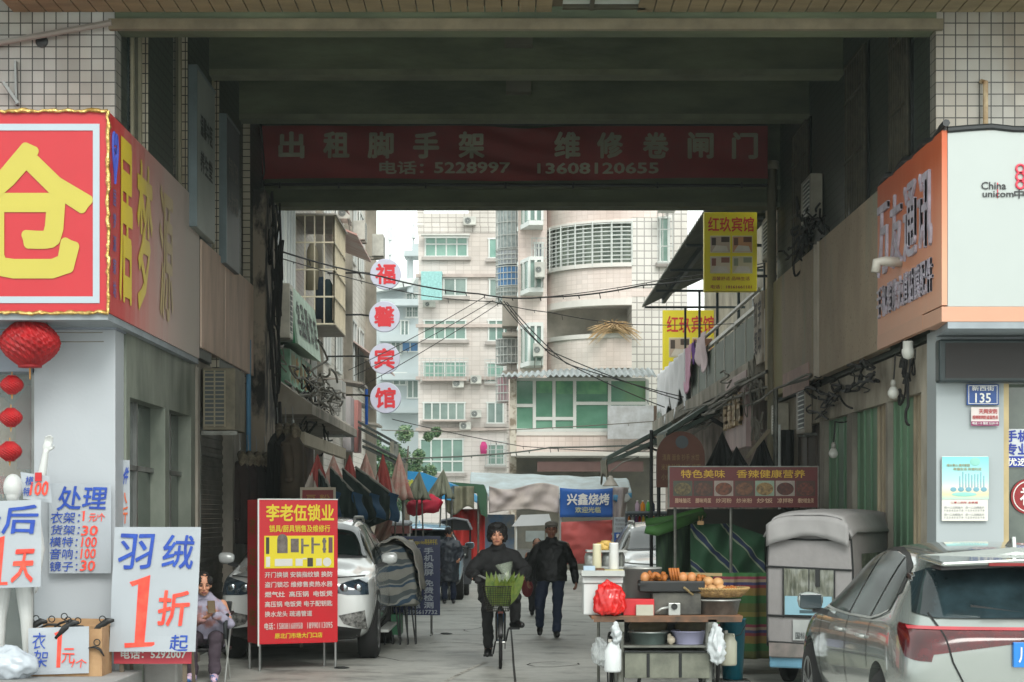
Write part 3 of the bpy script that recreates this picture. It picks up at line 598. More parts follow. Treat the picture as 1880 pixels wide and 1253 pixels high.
# round bulbs and lamps hanging under the right sign
def bulb(px, py0, py1, D, label, cage=False):
    x = PX(px, D); t = thing('light_bulb', label, 'lamp', (x, D, PZ(py1, D)))
    z0, z1 = PZ(py1, D), PZ(py0, D); r = (z1-z0)*.34
    m = MB(); m.lathe([(.001, z0), (r*.6, z0+r*.15), (r, z0+r*.8), (r, z0+r*1.3), (r*.5, z0+r*2.2)], (x, D, 0), 20); m.build('bulb', mat('white_bulb', (214, 214, 206), .3), t, smooth=True)
    m = MB(); m.lathe([(r*.5, z0+r*2.2), (r*.5, z1), (r*.3, z1+.03)], (x, D, 0), 16); m.build('socket', mat('bulb_socket', (170, 168, 160), .5), t, smooth=True)
    m = MB(); m.tube(wire([(x, D, z1), (x+.02, D, z1+.28), (x+.3, D+.2, z1+.34)], .03), .008); m.build('cord', CABLE, t)
bulb(1640, 703, 733, 19.2, 'bare white bulb dangling beside the stained plaster under the orange sign')
bulb(1530, 817, 842, 23.0, 'white bulb hanging in front of the green shop doors')
m = MB(); x = PX(1667, 18.6); m.lathe([(.05, 3.44), (.05, 3.37), (.06, 3.36), (.06, 3.32), (.045, 3.28), (.001, 3.26)], (x, 18.6, 0), 20); m.build('ceiling_lamp', mat('white_bulb', (214, 214, 206), .3), None, smooth=True, label='round white lamp fixed under the corner of the orange sign', cat='lamp')

# ================================================================ left shop corner: lanterns, mannequin, posters
LR = mat('lantern_red_paper', (176, 8, 18), .6, c2=(130, 3, 10), ns=6)
def lantern(px, py, r, D, label, group=None):
    c = P(px, py, D); t = thing('paper_lantern', label, 'lantern', c, group)
    m = MB(); n, k = 32, 14; vs = []
    def prof(v):
        a = PI*v; return r*(.30+.70*math.sin(a)**.8) if .06 < v < .94 else r*.36
    def fn(u, v):
        a = 2*PI*u; f = prof(v)*(1+.05*math.cos(16*a+(PI if int(v*k) % 2 else 0)))
        return (c.x+f*math.cos(a), c.y+f*math.sin(a), c.z+r*.78*(1-2*v)*1.02)
    m.grid(64, k, fn); m.build('paper_body', LR, t)
    m = MB()
    for s_ in (1, -1): m.lathe([(r*.3, .0), (r*.40, r*.03*s_), (r*.40, r*.12*s_), (r*.2, r*.14*s_)], (c.x, c.y, c.z+s_*r*.72), 24)
    m.build('cap', mat('lantern_cap', (150, 8, 18), .6), t, smooth=True)
    m = MB(); m.tube([(c.x, c.y, c.z+r*.8), (c.x, c.y, c.z+r*1.15)], .005); m.tube([(c.x, c.y, c.z-r*.8), (c.x, c.y, c.z-r*1.25)], [.012, .004]); m.build('cord', mat('gold_cord', (190, 130, 60), .6), t)
lantern(55, 630, .27, 17.6, 'large red honeycomb paper lantern hanging under the red corner sign')
lantern(22, 707, .105, 17.75, 'small red paper lantern at the top of a hanging string')
lantern(20, 767, .105, 17.75, 'small red paper lantern in the middle of the hanging string')
lantern(18, 829, .11, 17.75, 'small red paper lantern lowest on the string, above the mannequin')
lantern(6, 891, .105, 18.9, 'red paper lantern half hidden behind the mannequin head')
m = MB(); m.tube(wire([(-7, 17.6, 3.5), (-5.2, 17.6, 3.52), (-3.75, 17.7, 3.44)], .03), .005); m.tube(wire([(-7, 17.62, 3.44), (-3.75, 17.75, 3.36)], .03), .005); m.build('lantern_wire', CABLEG, None, label='thin wires strung above the lanterns below the red sign', cat='wire')
# dim stock inside the shop window
cols = [(150, 40, 60), (60, 60, 110), (196, 190, 180), (170, 120, 60), (120, 30, 40), (80, 110, 100)]
for i in range(6):
    x = -6.2+.33*i; z = 2.95+.12*(i % 3)
    m = MB(); m.tube([(x, 19.6, z), (x, 19.6, z-.2), (x+.03, 19.6, z-.85)], [(.05, .04), (.2, .09), (.24, .1)], 14); m.build('hanging_garment', mat('garment_%d' % i, cols[i], .8), None, smooth=True, disp=.05,
        label=('crimson', 'navy', 'off white', 'tan', 'dark red', 'sage')[i]+' garment hanging inside the lantern shop window', cat='clothing', group='garments in the lantern shop')
# posters
PAPER = mat('poster_paper', (162, 168, 174), .6, var=.06, ns=2)
def poster(name, label, cat, px, D, tilt=0, curl=.012, rot=0, paper=None):
    x0, y0, x1, y1 = px; t = thing(name, label, cat, (PX((x0+x1)/2, D), D, PZ(y1, D)))
    X0, X1, Z0, Z1 = PX(x0, D), PX(x1, D), PZ(y1, D), PZ(y0, D)
    m = MB(); m.grid(16, 16, lambda u, v: (X0+(X1-X0)*u+tilt*(v-.5)*(Z1-Z0), D+.003+curl*noise.noise(Vector((u*2.2, v*2.6, x0*.1)))*max(0, 1-7*min(u, 1-u, v, 1-v)), Z0+(Z1-Z0)*v+rot*(u-.5)*(X1-X0)))
    m.build('sheet', paper or PAPER, t, solid=.002); return t
HW = dict(wob=.05, shear=.12, off=.009)
def one(x0, y0, x1, y1, D, base=True, lean=.12):
    w = x1-x0; h = y1-y0; f = lambda u, v: P(x0+u*w+lean*(1-v)*h*.6, y0+v*h, D-.002)
    m = MB(); sw = .19
    m.poly([f(.5-sw, .06), f(.5+sw, .0), f(.5+sw*.8, 1), f(.5-sw*.9, 1)]); m.poly([f(.5-sw, .061), f(.5-sw, .13), f(.12, .16), f(.02, .10)])
    if base: m.poly([f(.0, .955), f(.98, .94), f(1.0, .999), f(.02, 1.02)]); m.v = [(v[0], v[1]-.0008*(i//4), v[2]) for i, v in enumerate(m.v)]
    return m
def ones(t, name, lst):
    m = MB()
    for a in lst: o = one(*a); m.add(o.v, o.f)
    return m.build(name, INKR, t)
D = 17.98
t = poster('price_list_poster', 'white handwritten price list headed in blue, taped to the white pier above the cardboard box', 'poster', (90, 888, 204, 1053), D)
put(t, D, INKB, [('处理', 106, 893, 197, 937)], bold=.018, **HW)
put(t, D, INKB, [('衣架：', 94, 940, 147, 961), ('货架：', 94, 964, 147, 982), ('模特：', 92, 986, 143, 1004), ('音响：', 92, 1007, 143, 1027), ('镜子：', 92, 1031, 143, 1049)], name='item_names', bold=.008, **HW)
put(t, D, INKR, [('元/个', 164, 942, 193, 958), ('30', 150, 965, 180, 984), ('100', 150, 986, 178, 1005), ('100', 149, 1007, 176, 1026), ('30', 148, 1029, 175, 1049)], name='prices', bold=.02, **HW)
ones(t, 'digit_one', [(148, 938, 158, 957, 17.98, False)])
t = poster('closing_poster', 'white poster with blue and red brush writing hung on the white mannequin', 'poster', (-70, 920, 75, 1080), 17.15, rot=.03, curl=.03)
put(t, 17.15, INKB, [('最后', -62, 928, 70, 980)], bold=.02, **HW); put(t, 17.15, INKR, [('天', 24, 1008, 64, 1070)], name='red_lettering', bold=.03, **HW); ones(t, 'digit_one', [(-24, 984, 14, 1074, 17.15, True)])
t = poster('price_card', 'small white card tied to the raised mannequin arm, blue characters and red 100', 'poster', (40, 871, 93, 920), 17.5, rot=-.15, tilt=-.1)
put(t, 17.5, INKB, [('模', 47, 875, 62, 892), ('特', 43, 895, 55, 911)], bold=.01, **HW); put(t, 17.5, INKR, [('100', 56, 884, 89, 911)], name='red_lettering', bold=.03, **HW)
t = poster('window_poster', 'narrow blue and orange lettered poster stuck on the shop glass behind the big discount poster', 'poster', (214, 845, 238, 975), 18.46)
put(t, 18.46, INKB, [('两', 217, 858, 224, 890), ('件', 227, 858, 236, 890)], bold=.03, **HW); put(t, 18.46, mat('orange_brush', (216, 104, 60), .6), [('八', 217, 905, 235, 925), ('折', 217, 930, 235, 962)], name='orange_lettering', bold=.02, **HW)
t = poster('discount_poster', 'big white discount poster with a huge red 1 standing on the red phone board', 'poster', (205, 968, 364, 1197), 17.6, tilt=.045, curl=.025)
put(t, 17.6, INKB, [('羽', 218, 980, 280, 1045), ('绒', 300, 982, 356, 1045), ('起', 312, 1166, 346, 1196)], bold=.015, **HW); put(t, 17.6, INKR, [('折', 290, 1084, 348, 1150)], name='red_lettering', bold=.02, **HW); ones(t, 'digit_one', [(228, 1056, 284, 1187, 17.6, True)])
t = thing('phone_board', 'low red board with white phone number under the big discount poster', 'sign', (PX(282, 17.75), 17.75, 0))
D = 17.75
m = MB(); m.box(PX(209, D), PX(351, D), D, D+.03, PZ(1219, D), PZ(1190, D)); m.build('panel', mat('pinkish_red_board', (196, 60, 74), .5, var=.1), t)
put(t, D, INKW, [('电话：5292007', 222, 1192, 342, 1210)], bold=.03)
m = MB()
for px in (222, 338): m.box(PX(px, D)-.02, PX(px, D)+.02, D+.03, D+.06, .0, PZ(1190, D)); m.beam((PX(px, D), D+.05, PZ(980, D)), (PX(px, D), D+.6, 0.02), .03)
m.build('stand_leg', mat('worn_wood', (112, 100, 84), .8), t)
m = MB(); D = 18.2; m.box(PX(263, D), PX(325, D), D, D+.5, 0, .33); m.build('stone_block', mat('pale_concrete_block', (150, 148, 144), .8, bump=.2), None, bevel=.02, label='pale concrete block with a bolt hole behind the red phone board', cat='block')
# cardboard box of hangers with its own notice, plastic bag
D = 17.3; bz = .281
t = thing('cardboard_box', 'open cardboard box full of black hangers on the pavement step', 'box', (PX(118, D), D+.2, bz))
CB = mat('cardboard', (172, 138, 100), .8, c2=(146, 112, 78), ns=5)
X0, X1, Z1 = PX(57, D), PX(187, D), PZ(1155, D)
m = MB(); m.box(X0, X1, D, D+.012, bz, Z1); m.box(X0, X1, D+.42, D+.432, bz, Z1); m.box(X0, X0+.012, D+.012, D+.42, bz, Z1); m.box(X1-.012, X1, D+.012, D+.42, bz, Z1+.01); m.box(X0+.012, X1-.012, D+.012, D+.42, bz, bz+.01); m.build('carton', CB, t)
m = MB(); m.prism([(X0, D+.43, Z1), (X1, D+.43, Z1), (X1-.03, D+.55, Z1+.05), (X0+.02, D+.55, Z1+.06)], (0, .004, .01)); m.build('flap', CB, t)
for i, (px, py, a) in enumerate(((66, 1146, .5), (95, 1147, -.4), (118, 1142, .15), (143, 1150, -.5), (188, 1147, .9), (178, 1190, -1.0), (125, 1149, .6))):
    c = P(px, py, D+(.25 if i < 5 else -.03)); u = Vector((math.cos(a), 0, math.sin(a)*.6))
    if i == 4: u = Vector((.9, 0, .45))
    m = MB(); m.tube([c-u*.14+Vector((0, 0, -.07)), c-u*.04+Vector((0, 0, -.01)), c+u*.05+Vector((0, .01, .01)), c+u*.12+Vector((0, 0, -.015))], [.012, .03, .03, .014], 10, e=.4)
    m.ring(c+Vector((0, 0, .05)), .028, .005, Matrix.Rotation(PI/2, 3, 'X'), 16, 6)
    m.build('clothes_hanger', BLACK, None, smooth=True, group='black hangers in the cardboard box', cat='hanger',
            label=('leftmost black hanger at the corner of the cardboard box', 'black hanger left of the tallest one in the box', 'tallest black hanger in the middle of the box', 'black hanger lying right of the middle of the box', 'black hanger sticking out over the right rim of the box', 'black hanger poking through the side of the box', 'black hanger just behind the tallest hanger')[i])
t = poster('hanger_price_notice', 'white notice with blue characters and a red 1 on the front of the cardboard box', 'poster', (52, 1152, 163, 1238), D-.03, rot=.03, curl=.015)
put(t, D-.03, INKB, [('衣', 60, 1162, 84, 1192), ('架', 62, 1194, 88, 1226)], bold=.002, **HW); put(t, D-.03, INKR, [('元', 114, 1190, 138, 1218), ('/个', 132, 1210, 160, 1226)], name='red_lettering', bold=.008, **HW); ones(t, 'digit_one', [(96, 1156, 118, 1226, D-.03, False, .08)])
m = MB(); c = P(20, 1235, 17.0); c.z = .28; m.ell(c+Vector((-.05, .1, .13)), (.26, .2, .15), 28, 18)
m.build('plastic_bag', mat('clear_plastic_bag', (196, 204, 212), .25, var=.2, ns=9, alpha=.8), None, smooth=True, disp=.12, dscale=.12, sub=1, label='crumpled clear plastic bag on the step beside the cardboard box', cat='bag')
# air conditioner and things on the left passage wall
def aircon(name, label, x0, x1, y0, y1, z0, z1, face='-y', group=None, fan=True, c=(200, 200, 192), bracket=True, par=None):
    t = thing(name, label, 'air conditioner', ((x0+x1)/2, (y0+y1)/2, z0), group)
    m = MB(); m.box(x0, x1, y0, y1, z0, z1); m.build('casing', mat('ac_casing_%d_%d' % (c[0], c[2]), c, .5, c2=tuple(int(v*.8) for v in c), ns=3), t, bevel=.012)
    cz = (z0+z1)/2; h = (z1-z0)
    if face == '-y':
        cx = x0+(x1-x0)*.36; r = min(h*.38, (x1-x0)*.3)
        m = MB(); m.lathe([(0, 0), (r, 0), (r, .01), (0, .01)], (cx, y0-.0, cz), 28, Matrix.Rotation(PI/2, 3, 'X')); m.build('fan_opening', mat('fan_dark', (70, 78, 78), .6), t)
        m = MB()
        for q in (.35, .6, .85): m.ring((cx, y0-.014, cz), r*q, r*.03, Matrix.Rotation(PI/2, 3, 'X'), 28, 5)
        m.ell((cx, y0-.014, cz), (r*.16, .006, r*.16), 12, 6); m.build('fan_guard', mat('guard_white', (204, 206, 200), .4), t)
    else:
        s_ = -1 if face == '-x' else 1; xx = x0 if s_ < 0 else x1
        m = MB(); m.box(min(xx, xx+s_*.004), max(xx, xx+s_*.004), y0+(y1-y0)*.12, y0+(y1-y0)*.7, z0+h*.1, z1-h*.1); m.build('fan_opening', mat('fan_dark', (70, 78, 78), .6), t)
        m = MB()
        for i in range(9): z = z0+h*(.12+.76*i/8); m.box(min(xx, xx+s_*.012), max(xx, xx+s_*.012), y0+(y1-y0)*.1, y0+(y1-y0)*.72, z-.008, z+.008)
        m.build('fan_guard', mat('guard_white', (204, 206, 200), .4), t)
    if bracket:
        m = MB(); dx = (x1-x0)
        for f in (.15, .85):
            if face == '-y': m.box(x0+dx*f-.015, x0+dx*f+.015, y0+.0, y1+.25, z0-.03, z0-.001); m.beam((x0+dx*f, y0+.03, z0-.03), (x0+dx*f, y1+.25, z0-.3), .02)
            else: yy = y0+(y1-y0)*f; q = 1 if face == '-x' else -1; m.box(x0-(.2 if q < 0 else 0), x1+(.2 if q > 0 else 0), yy-.015, yy+.015, z0-.03, z0-.001)
        m.build('bracket', GALV, t)
    return t
t = thing('air_conditioner', 'grimy air conditioner with a barred face on a frame beside the roller shutter', 'air conditioner', (-3.4, 23.2, 2.6))
D = 23.0; X0, X1, Z0, Z1 = PX(372, D), PX(432, D), PZ(790, D), PZ(676, D)
m = MB(); m.box(X0, X1, D, D+.85, Z0, Z1); m.build('casing', mat('grimy_casing', (120, 112, 92), .6, c2=(80, 76, 62), ns=4), t, bevel=.012)
m = MB(); m.box(X0+.02, X0+.27, D-.004, D, Z0+.05, Z1-.04); m.build('fan_opening', mat('fan_dark', (70, 78, 78), .6), t)
m = MB()
for i in range(13): z = Z0+.06+i*(Z1-Z0-.12)/12; m.box(X0+.02, X0+.27, D-.018, D-.004, z-.007, z+.007)
for x in (X0+.02, X0+.145, X0+.27): m.box(x-.008, x+.008, D-.022, D-.004, Z0+.04, Z1-.03)
m.build('grille_bars', mat('ac_bar', (140, 132, 108), .5), t)
m = MB(); m.box(X0-.05, X0-.02, D, D+.03, Z0-1.6, Z0-.0); m.box(X0-.05, X1+.02, D-.0, D+.04, Z0-.06, Z0-.01); m.box(X0-.2, X0-.05, D+.02, D+.06, Z0+.7-.0, Z0+.73); m.build('frame', GALV, t)
aircon('air_conditioner', 'air conditioner in the dark corner high on the right passage wall, above the cable shelf', PX(1488, 24.6), 4.08, 24.6, 25.4, PZ(398, 24.6), PZ(318, 24.6), '-x', c=(150, 146, 130))
aircon('air_conditioner', 'pale air conditioner at the far mouth of the passage beside the yellow hotel sign', PX(1411, 28.9), 4.08, 28.9, 29.7, PZ(468, 28.9), PZ(393, 28.9), '-x', c=(168, 166, 152))
aircon('air_conditioner', 'air conditioner below the speckled fascia board with a black hose looped on it', PX(1478, 25.5), 4.09, 25.5, 26.3, PZ(795, 25.5), PZ(706, 25.5), '-x', c=(150, 140, 122))
aircon('air_conditioner', 'white air conditioner hung low by the far end of the speckled board', PX(1428, 27.6), 4.09, 27.6, 28.3, PZ(795, 27.6), PZ(740, 27.6), '-x', c=(196, 190, 172))
# cable tangles
def tangle(label, c, sz, n, r, mt, seed, hang=.5):
    random.seed(seed); m = MB()
    for i in range(n):
        a = Vector(c)+Vector([(random.random()-.5)*s_ for s_ in sz]); pts = []
        for k in range(8):
            pts.append(a.copy()); a = a+Vector(((random.random()-.5)*sz[0]*.5, (random.random()-.5)*sz[1]*.35, (random.random()-.5-.1*hang)*sz[2]*.55))
        pts2 = []
        for j in range(len(pts)-1):
            for f in (0, .33, .66):
                p0 = pts[max(j-1, 0)]; p1 = pts[j]; p2 = pts[j+1]; p3 = pts[min(j+2, 7)]
                pts2.append(.5*((2*p1)+(p2-p0)*f+(2*p0-5*p1+4*p2-p3)*f*f+(3*p1-p0-3*p2+p3)*f**3))
        m.tube(pts2, r*(.6+.8*random.random()), 5)
    return m.build('cable_tangle', mt, None, label=label, cat='cables')
tangle('black cable tangle on a shelf above the speckled board', (3.95, 25.2, 5.5), (.3, 1.6, .5), 22, .014, CABLE, 3)
tangle('black cables drooping under the speckled board above the green doors', (3.98, 22.6, 3.3), (.15, 4.2, .35), 16, .013, CABLE, 4)
tangle('looped black wires beside the dangling bulb on the stained plaster', (4.03, 19.3, 3.1), (.1, .5, .6), 10, .012, CABLE, 5)
tangle('black cables bunched on the peeling pier at the left mouth of the passage', (-3.4, 27.6, 5.2), (.2, .5, 2.4), 14, .02, CABLE, 6)
# ================================================================ buildings beyond the passage
def window(par, x0, x1, z0, z1, y, n=2, glass=None, rail=True, sill=True, grille=0, frame=None, transom=0):
    """a window in a wall that faces the camera at depth y: pane, frame, sill and, if barred, a grille"""
    m = MB(); m.box(x0, x1, y-.02, y+.05, z0, z1); w = m.build('window', glass or GLASSG, par)
    m = MB(); f = .06
    m.box(x0-f, x1+f, y-.07, y-.021, z1, z1+f); m.box(x0-f, x1+f, y-.07, y-.021, z0-f, z0)
    for i in range(n+1): x = x0+(x1-x0)*i/n; m.box(x-f/2, x+f/2, y-.065, y-.021, z0, z1)
    if transom: m.box(x0, x1, y-.06, y-.021, z1-transom-.03, z1-transom+.03)
    m.build('frame', frame or ALU, w)
    if sill: m = MB(); m.box(x0-.15, x1+.15, y-.22, y+.0, z0-.2, z0-f-.001); m.build('sill', mat('pale_sill', (176, 168, 162), .8), w)
    if grille:
        m = MB(); k = max(3, int((x1-x0)/.16))
        for i in range(k+1): x = x0-.1+(x1-x0+.2)*i/k; m.box(x-.012, x+.012, y-.32, y-.30, z0-.1, z1+.15)
        for j in range(grille+1): z = z0-.1+(z1-z0+.25)*j/grille; m.box(x0-.12, x1+.12, y-.34, y-.321, z-.015, z+.015)
        m.build('grille', mat('pale_grille', (186, 190, 186), .5), w)
    return w
# ---- far apartment block, D = 80
D = 80
A = thing('apartment_block', 'tall pale tiled apartment block with green glass windows at the far end of the street', 'building', (-1.6, D, 0))
AT = tile('pale_pink_tile', (214, 207, 202), (190, 182, 176), .34, .2, .06, dirt=(214, 206, 198), dn=.25)
AX0, AX1 = PX(768, D), PX(1010, D); ZT = PZ(415, D)
m = MB(); m.box(AX0, AX1, D, D+9, 0, ZT); m.build('wall', AT, A)
AWT = tile('pale_white_tile', (224, 220, 214), (160, 152, 146), .34, .2, .07, dirt=(190, 184, 178), dn=.25)
m = MB()
m.box(AX0-.0, PX(862, D), D-.02, D+.2, ZT, PZ(392, D)); m.box(AX0-.05, PX(778, D), D-.06, D+.25, ZT, PZ(386, D)); m.box(PX(860, D), AX1, D+.0, D+4, ZT, PZ(386, D)); m.box(PX(843, D), PX(860, D), D+1.5, D+3, ZT, PZ(390, D))
m.box(AX0-.02, AX1, D-.03, D-.001, PZ(428, D), ZT)
m.build('parapet', AWT, A)
m = MB()
for y in (506, 598, 694, 788): m.box(AX0-.1, AX1, D-.18, D-.001, PZ(y+4, D), PZ(y-2, D))
m.build('floor_band', mat('pale_band', (190, 176, 168), .8), A)
m = MB()
for y in (430, 598-10, 690, 720): m.box(AX0, AX1, D-.012, D-.002, PZ(y+12, D), PZ(y, D))
GC = mat('green_curtain_glass', (150, 186, 172), .2, c2=(104, 144, 132), ns=.8)
for k, (x0, y0, x1, y1, n, gr, tr) in enumerate(((781, 438, 858, 470, 4, 0, .25), (815, 513, 856, 542, 2, 0, 0), (779, 590, 855, 622, 4, 0, 0), (778, 666, 855, 696, 4, 3, 0), (778, 741, 853, 770, 5, 0, 0), (772, 808, 850, 866, 4, 0, .9),
                                             (898, 440, 926, 473, 2, 0, 0), (899, 514, 930, 545, 2, 0, 0), (897, 590, 940, 625, 3, 0, 0), (895, 668, 925, 700, 2, 3, 0), (895, 741, 924, 776, 2, 0, 0), (896, 818, 925, 852, 2, 3, 0))):
    window(A, PX(x0, D), PX(x1, D), PZ(y1, D), PZ(y0, D), D, n, (GC, GLASSP, GLASSG)[k % 3], grille=gr, transom=tr)
m = MB(); m.box(PX(775, D), PX(813, D), D-1.0, D-.95, PZ(556, D), PZ(506, D)); m.box(PX(775, D), PX(813, D), D-.95, D-.001, PZ(507, D), PZ(504, D)); m.build('balcony_screen', mat('turquoise_mesh', (150, 200, 198), .7, var=.3, ns=12), A)
m = MB(); m.box(PX(774, D), PX(863, D), D-.6, D-.2, PZ(436, D), PZ(433, D)); m.build('window_hood', mat('pale_hood', (206, 204, 198), .6), A)
m = MB()
for y in (698, 772): m.box(PX(776, D), PX(857, D), D-.55, D-.08, PZ(y+3, D), PZ(y, D))
m.build('window_ledge', mat('pale_band', (190, 176, 168), .8), A)
for i, (x0, y0, x1, y1, lab) in enumerate(((851, 401, 874, 416, 'topmost air conditioner on the parapet of the far apartment block'), (777, 556, 800, 566, 'air conditioner under the turquoise balcony screen of the far block'),
        (831, 697, 852, 713, 'left of two neighbouring air conditioners halfway down the far block'), (864, 691, 884, 706, 'right of two neighbouring air conditioners halfway down the far block'),
        (864, 754, 884, 768, 'air conditioner beside the dark stain dot on the far apartment block'), (844, 776, 865, 790, 'lowest air conditioner on the far block, above the big ground floor glazing'))):
    aircon('air_conditioner', lab, PX(x0, D), PX(x1, D), D-.45, D-.1, PZ(y1, D), PZ(y0, D), '-y', group='air conditioners on the far apartment block', bracket=False)
m = MB(); m.tube([(PX(888, D), D-.3, PZ(812, D)), (PX(888, D), D-.3, PZ(820, D)), (PX(888, D), D-.3, PZ(834, D))], [.08, .16, .13], 10, e=.4); m.build('hanging_garment', mat('magenta_cloth', (206, 60, 130), .8), None, smooth=True, disp=.06, label='magenta garment hung out on the far apartment block', cat='clothing')
# ---- older blue grey building and roof terraces further left, masts
D = 96
O = thing('old_building', 'hazy blue grey older building with roof shelters left of the far apartment block', 'building', (-5.5, D, 0))
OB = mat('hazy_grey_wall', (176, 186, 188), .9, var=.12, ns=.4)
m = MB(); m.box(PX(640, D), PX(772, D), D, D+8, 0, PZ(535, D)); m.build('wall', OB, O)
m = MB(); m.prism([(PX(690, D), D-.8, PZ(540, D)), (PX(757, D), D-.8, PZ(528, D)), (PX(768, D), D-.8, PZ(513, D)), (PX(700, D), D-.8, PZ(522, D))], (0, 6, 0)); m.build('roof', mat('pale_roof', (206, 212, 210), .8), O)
for y in (545, 610, 680, 740): m = MB(); m.box(PX(700, D), PX(772, D), D-1.0, D-.001, PZ(y+20, D), PZ(y+8, D)); m.build('balcony_slab', OB, O)
for k, (x0, y0, x1, y1) in enumerate(((746, 540, 768, 582), (736, 590, 750, 618), (718, 622, 735, 650), (738, 618, 768, 645), (722, 686, 745, 706), (748, 698, 768, 730))):
    window(O, PX(x0, D), PX(x1, D), PZ(y1, D), PZ(y0, D), D, 2, (GLASSP, mat('blue_sheet', (90, 140, 190), .6))[k == 3], grille=4 if k == 0 else 0, sill=False)
m = MB(); m.cyl((PX(754, D), D-.5, PZ(540, D)), (PX(754, D), D-.5, PZ(470, D)), .16); m.box(PX(744, D), PX(775, D), D-1.2, D+.5, PZ(476, D), PZ(466, D)); m.box(PX(758, D), PX(775, D), D-.8, D, PZ(466, D), PZ(452, D)); m.build('roof_shelter', OB, O)
D = 105
for px, y0, y1, lab in ((716, 412, 540, 'hazy antenna mast with box shaped panels standing on a far roof'), (759, 410, 470, 'slim lattice mast on the roof next to the far apartment block')):
    t = thing('antenna_mast', lab, 'mast', P(px, y1, D))
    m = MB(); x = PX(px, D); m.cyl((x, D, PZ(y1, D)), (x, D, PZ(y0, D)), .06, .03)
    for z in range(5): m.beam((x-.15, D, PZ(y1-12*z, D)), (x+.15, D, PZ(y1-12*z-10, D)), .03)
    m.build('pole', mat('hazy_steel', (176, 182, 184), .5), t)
    m = MB()
    for yy, h in ((418, 24), (456, 13)) if px < 740 else ((418, 20),): m.box(x-.13, x+.13, D-.2, D+.1, PZ(yy+h, D), PZ(yy, D)); m.box(x+.2, x+.28, D-.2, D+.1, PZ(yy+h-6, D), PZ(yy-6, D))
    m.build('antenna_panel', mat('pale_panel', (206, 210, 210), .5), t)
WARMW = mat('warm_white_render', (216, 212, 206), .6, var=.08)
# ---- pink building with the rounded corner, D = 62
D = 62
K = thing('rounded_building', 'pink and white tiled building with a rounded corner and green glazed first floor', 'building', (3.2, D, 0))
R0 = PX(1160, D)-PX(1000, D); CX, CY = PX(1160, D), D+R0
KT = tile('pink_round_tile', (224, 211, 204), (206, 192, 184), .22, .15, .07, mode='arc', ctr=(CX, CY), R=R0, dirt=(196, 176, 166), dn=.3)
KTp = tile('pink_flat_tile', (224, 211, 204), (206, 192, 184), .22, .15, .07, dirt=(196, 176, 166), dn=.3)
KW = tile('white_round_tile', (220, 216, 210), (186, 180, 174), .22, .15, .08, mode='arc', ctr=(CX, CY), R=R0)
KWp = tile('white_flat_tile', (218, 214, 208), (150, 146, 142), .24, .24, .07, dirt=(200, 194, 186), dn=.4)
def arc(z0, z1, r, mtl, name, th=.25, par=None, x1=CX, n=24):
    pts = [Vector((CX-r*math.sin(a), CY-r*math.cos(a), 0)) for a in [PI/2*i/n for i in range(n+1)]]
    q = [Vector((CX-(r-th)*math.sin(a), CY-(r-th)*math.cos(a), 0)) for a in [PI/2*i/n for i in range(n+1)]]
    m = MB(); n2 = n+1
    for i in range(n):
        vs = [pts[i]+Vector((0, 0, z0)), pts[i+1]+Vector((0, 0, z0)), pts[i+1]+Vector((0, 0, z1)), pts[i]+Vector((0, 0, z1)), q[i]+Vector((0, 0, z0)), q[i+1]+Vector((0, 0, z0)), q[i+1]+Vector((0, 0, z1)), q[i]+Vector((0, 0, z1))]
        m.add(vs, [(0, 1, 2, 3), (5, 4, 7, 6), (3, 2, 6, 7), (1, 0, 4, 5)]+([(4, 0, 3, 7)] if i == 0 else [])+([(1, 5, 6, 2)] if i == n-1 else []))
    return m.build(name, mtl, par or K, weld=True)
zb = lambda y: PZ(y, D)
arc(zb(404), 18, R0, KT, 'wall'); arc(zb(408), zb(404), R0+.08, WARMW, 'white_band', .3)
w = arc(zb(482), zb(408), R0-.16, mat('curtained_glass', (150, 160, 146), .25, c2=(92, 104, 96), ns=1.4, st=(1, 1, .3)), 'curved_window', .1)
m = MB()
for i in range(14): a = PI/2*i/13; m.cyl((CX-(R0-.1)*math.sin(a), CY-(R0-.1)*math.cos(a), zb(482)), (CX-(R0-.1)*math.sin(a), CY-(R0-.1)*math.cos(a), zb(408)), .035, n=6)
m.build('frame', ALU, w)
m = MB()
for j in range(11):
    z = zb(484)+(zb(410)-zb(484))*j/10; m.tube([(CX-(R0+.06)*math.sin(PI/2*i/20), CY-(R0+.06)*math.cos(PI/2*i/20), z) for i in range(21)], .022, 5)
for i in range(8): a = PI/2*i/7; m.cyl((CX-(R0+.09)*math.sin(a), CY-(R0+.09)*math.cos(a), zb(488)), (CX-(R0+.09)*math.sin(a), CY-(R0+.09)*math.cos(a), zb(406)), .025, n=5)
m.build('grille', mat('white_grille', (212, 216, 212), .4), w)
arc(zb(490), zb(482.5), R0+.1, WARMW, 'white_band', .36); arc(zb(548), zb(490.5), R0, KT, 'wall'); arc(zb(560), zb(548), R0+.02, WARMW, 'white_band', .3)
arc(zb(620), zb(612), R0+.06, WARMW, 'white_band', .3); arc(zb(676), zb(620.5), R0, KT, 'wall')
m = MB(); m.box(CX-R0+.05, CX-.001, CY-.35, CY+.1, 0, 16); m.build('terrace_wall', mat('terrace_back_wall', (196, 192, 182), .9, c2=(150, 148, 138), ns=1.2), K)
m = MB()
a = [Vector((CX-(R0-.02)*math.sin(PI/2*i/20), CY-(R0-.02)*math.cos(PI/2*i/20), zb(552))) for i in range(21)]+[Vector((CX-.01, CY, zb(552)))]
m.prism(a, (0, 0, .1)); m.prism([p+Vector((0, 0, zb(622)-zb(552))) for p in a], (0, 0, .1)); m.build('terrace_slab', WARMW, K)
m = MB(); m.box(CX+.001, PX(1262, D), D+.0, D+6, 0, 18); m.build('flat_wall', KWp, K)
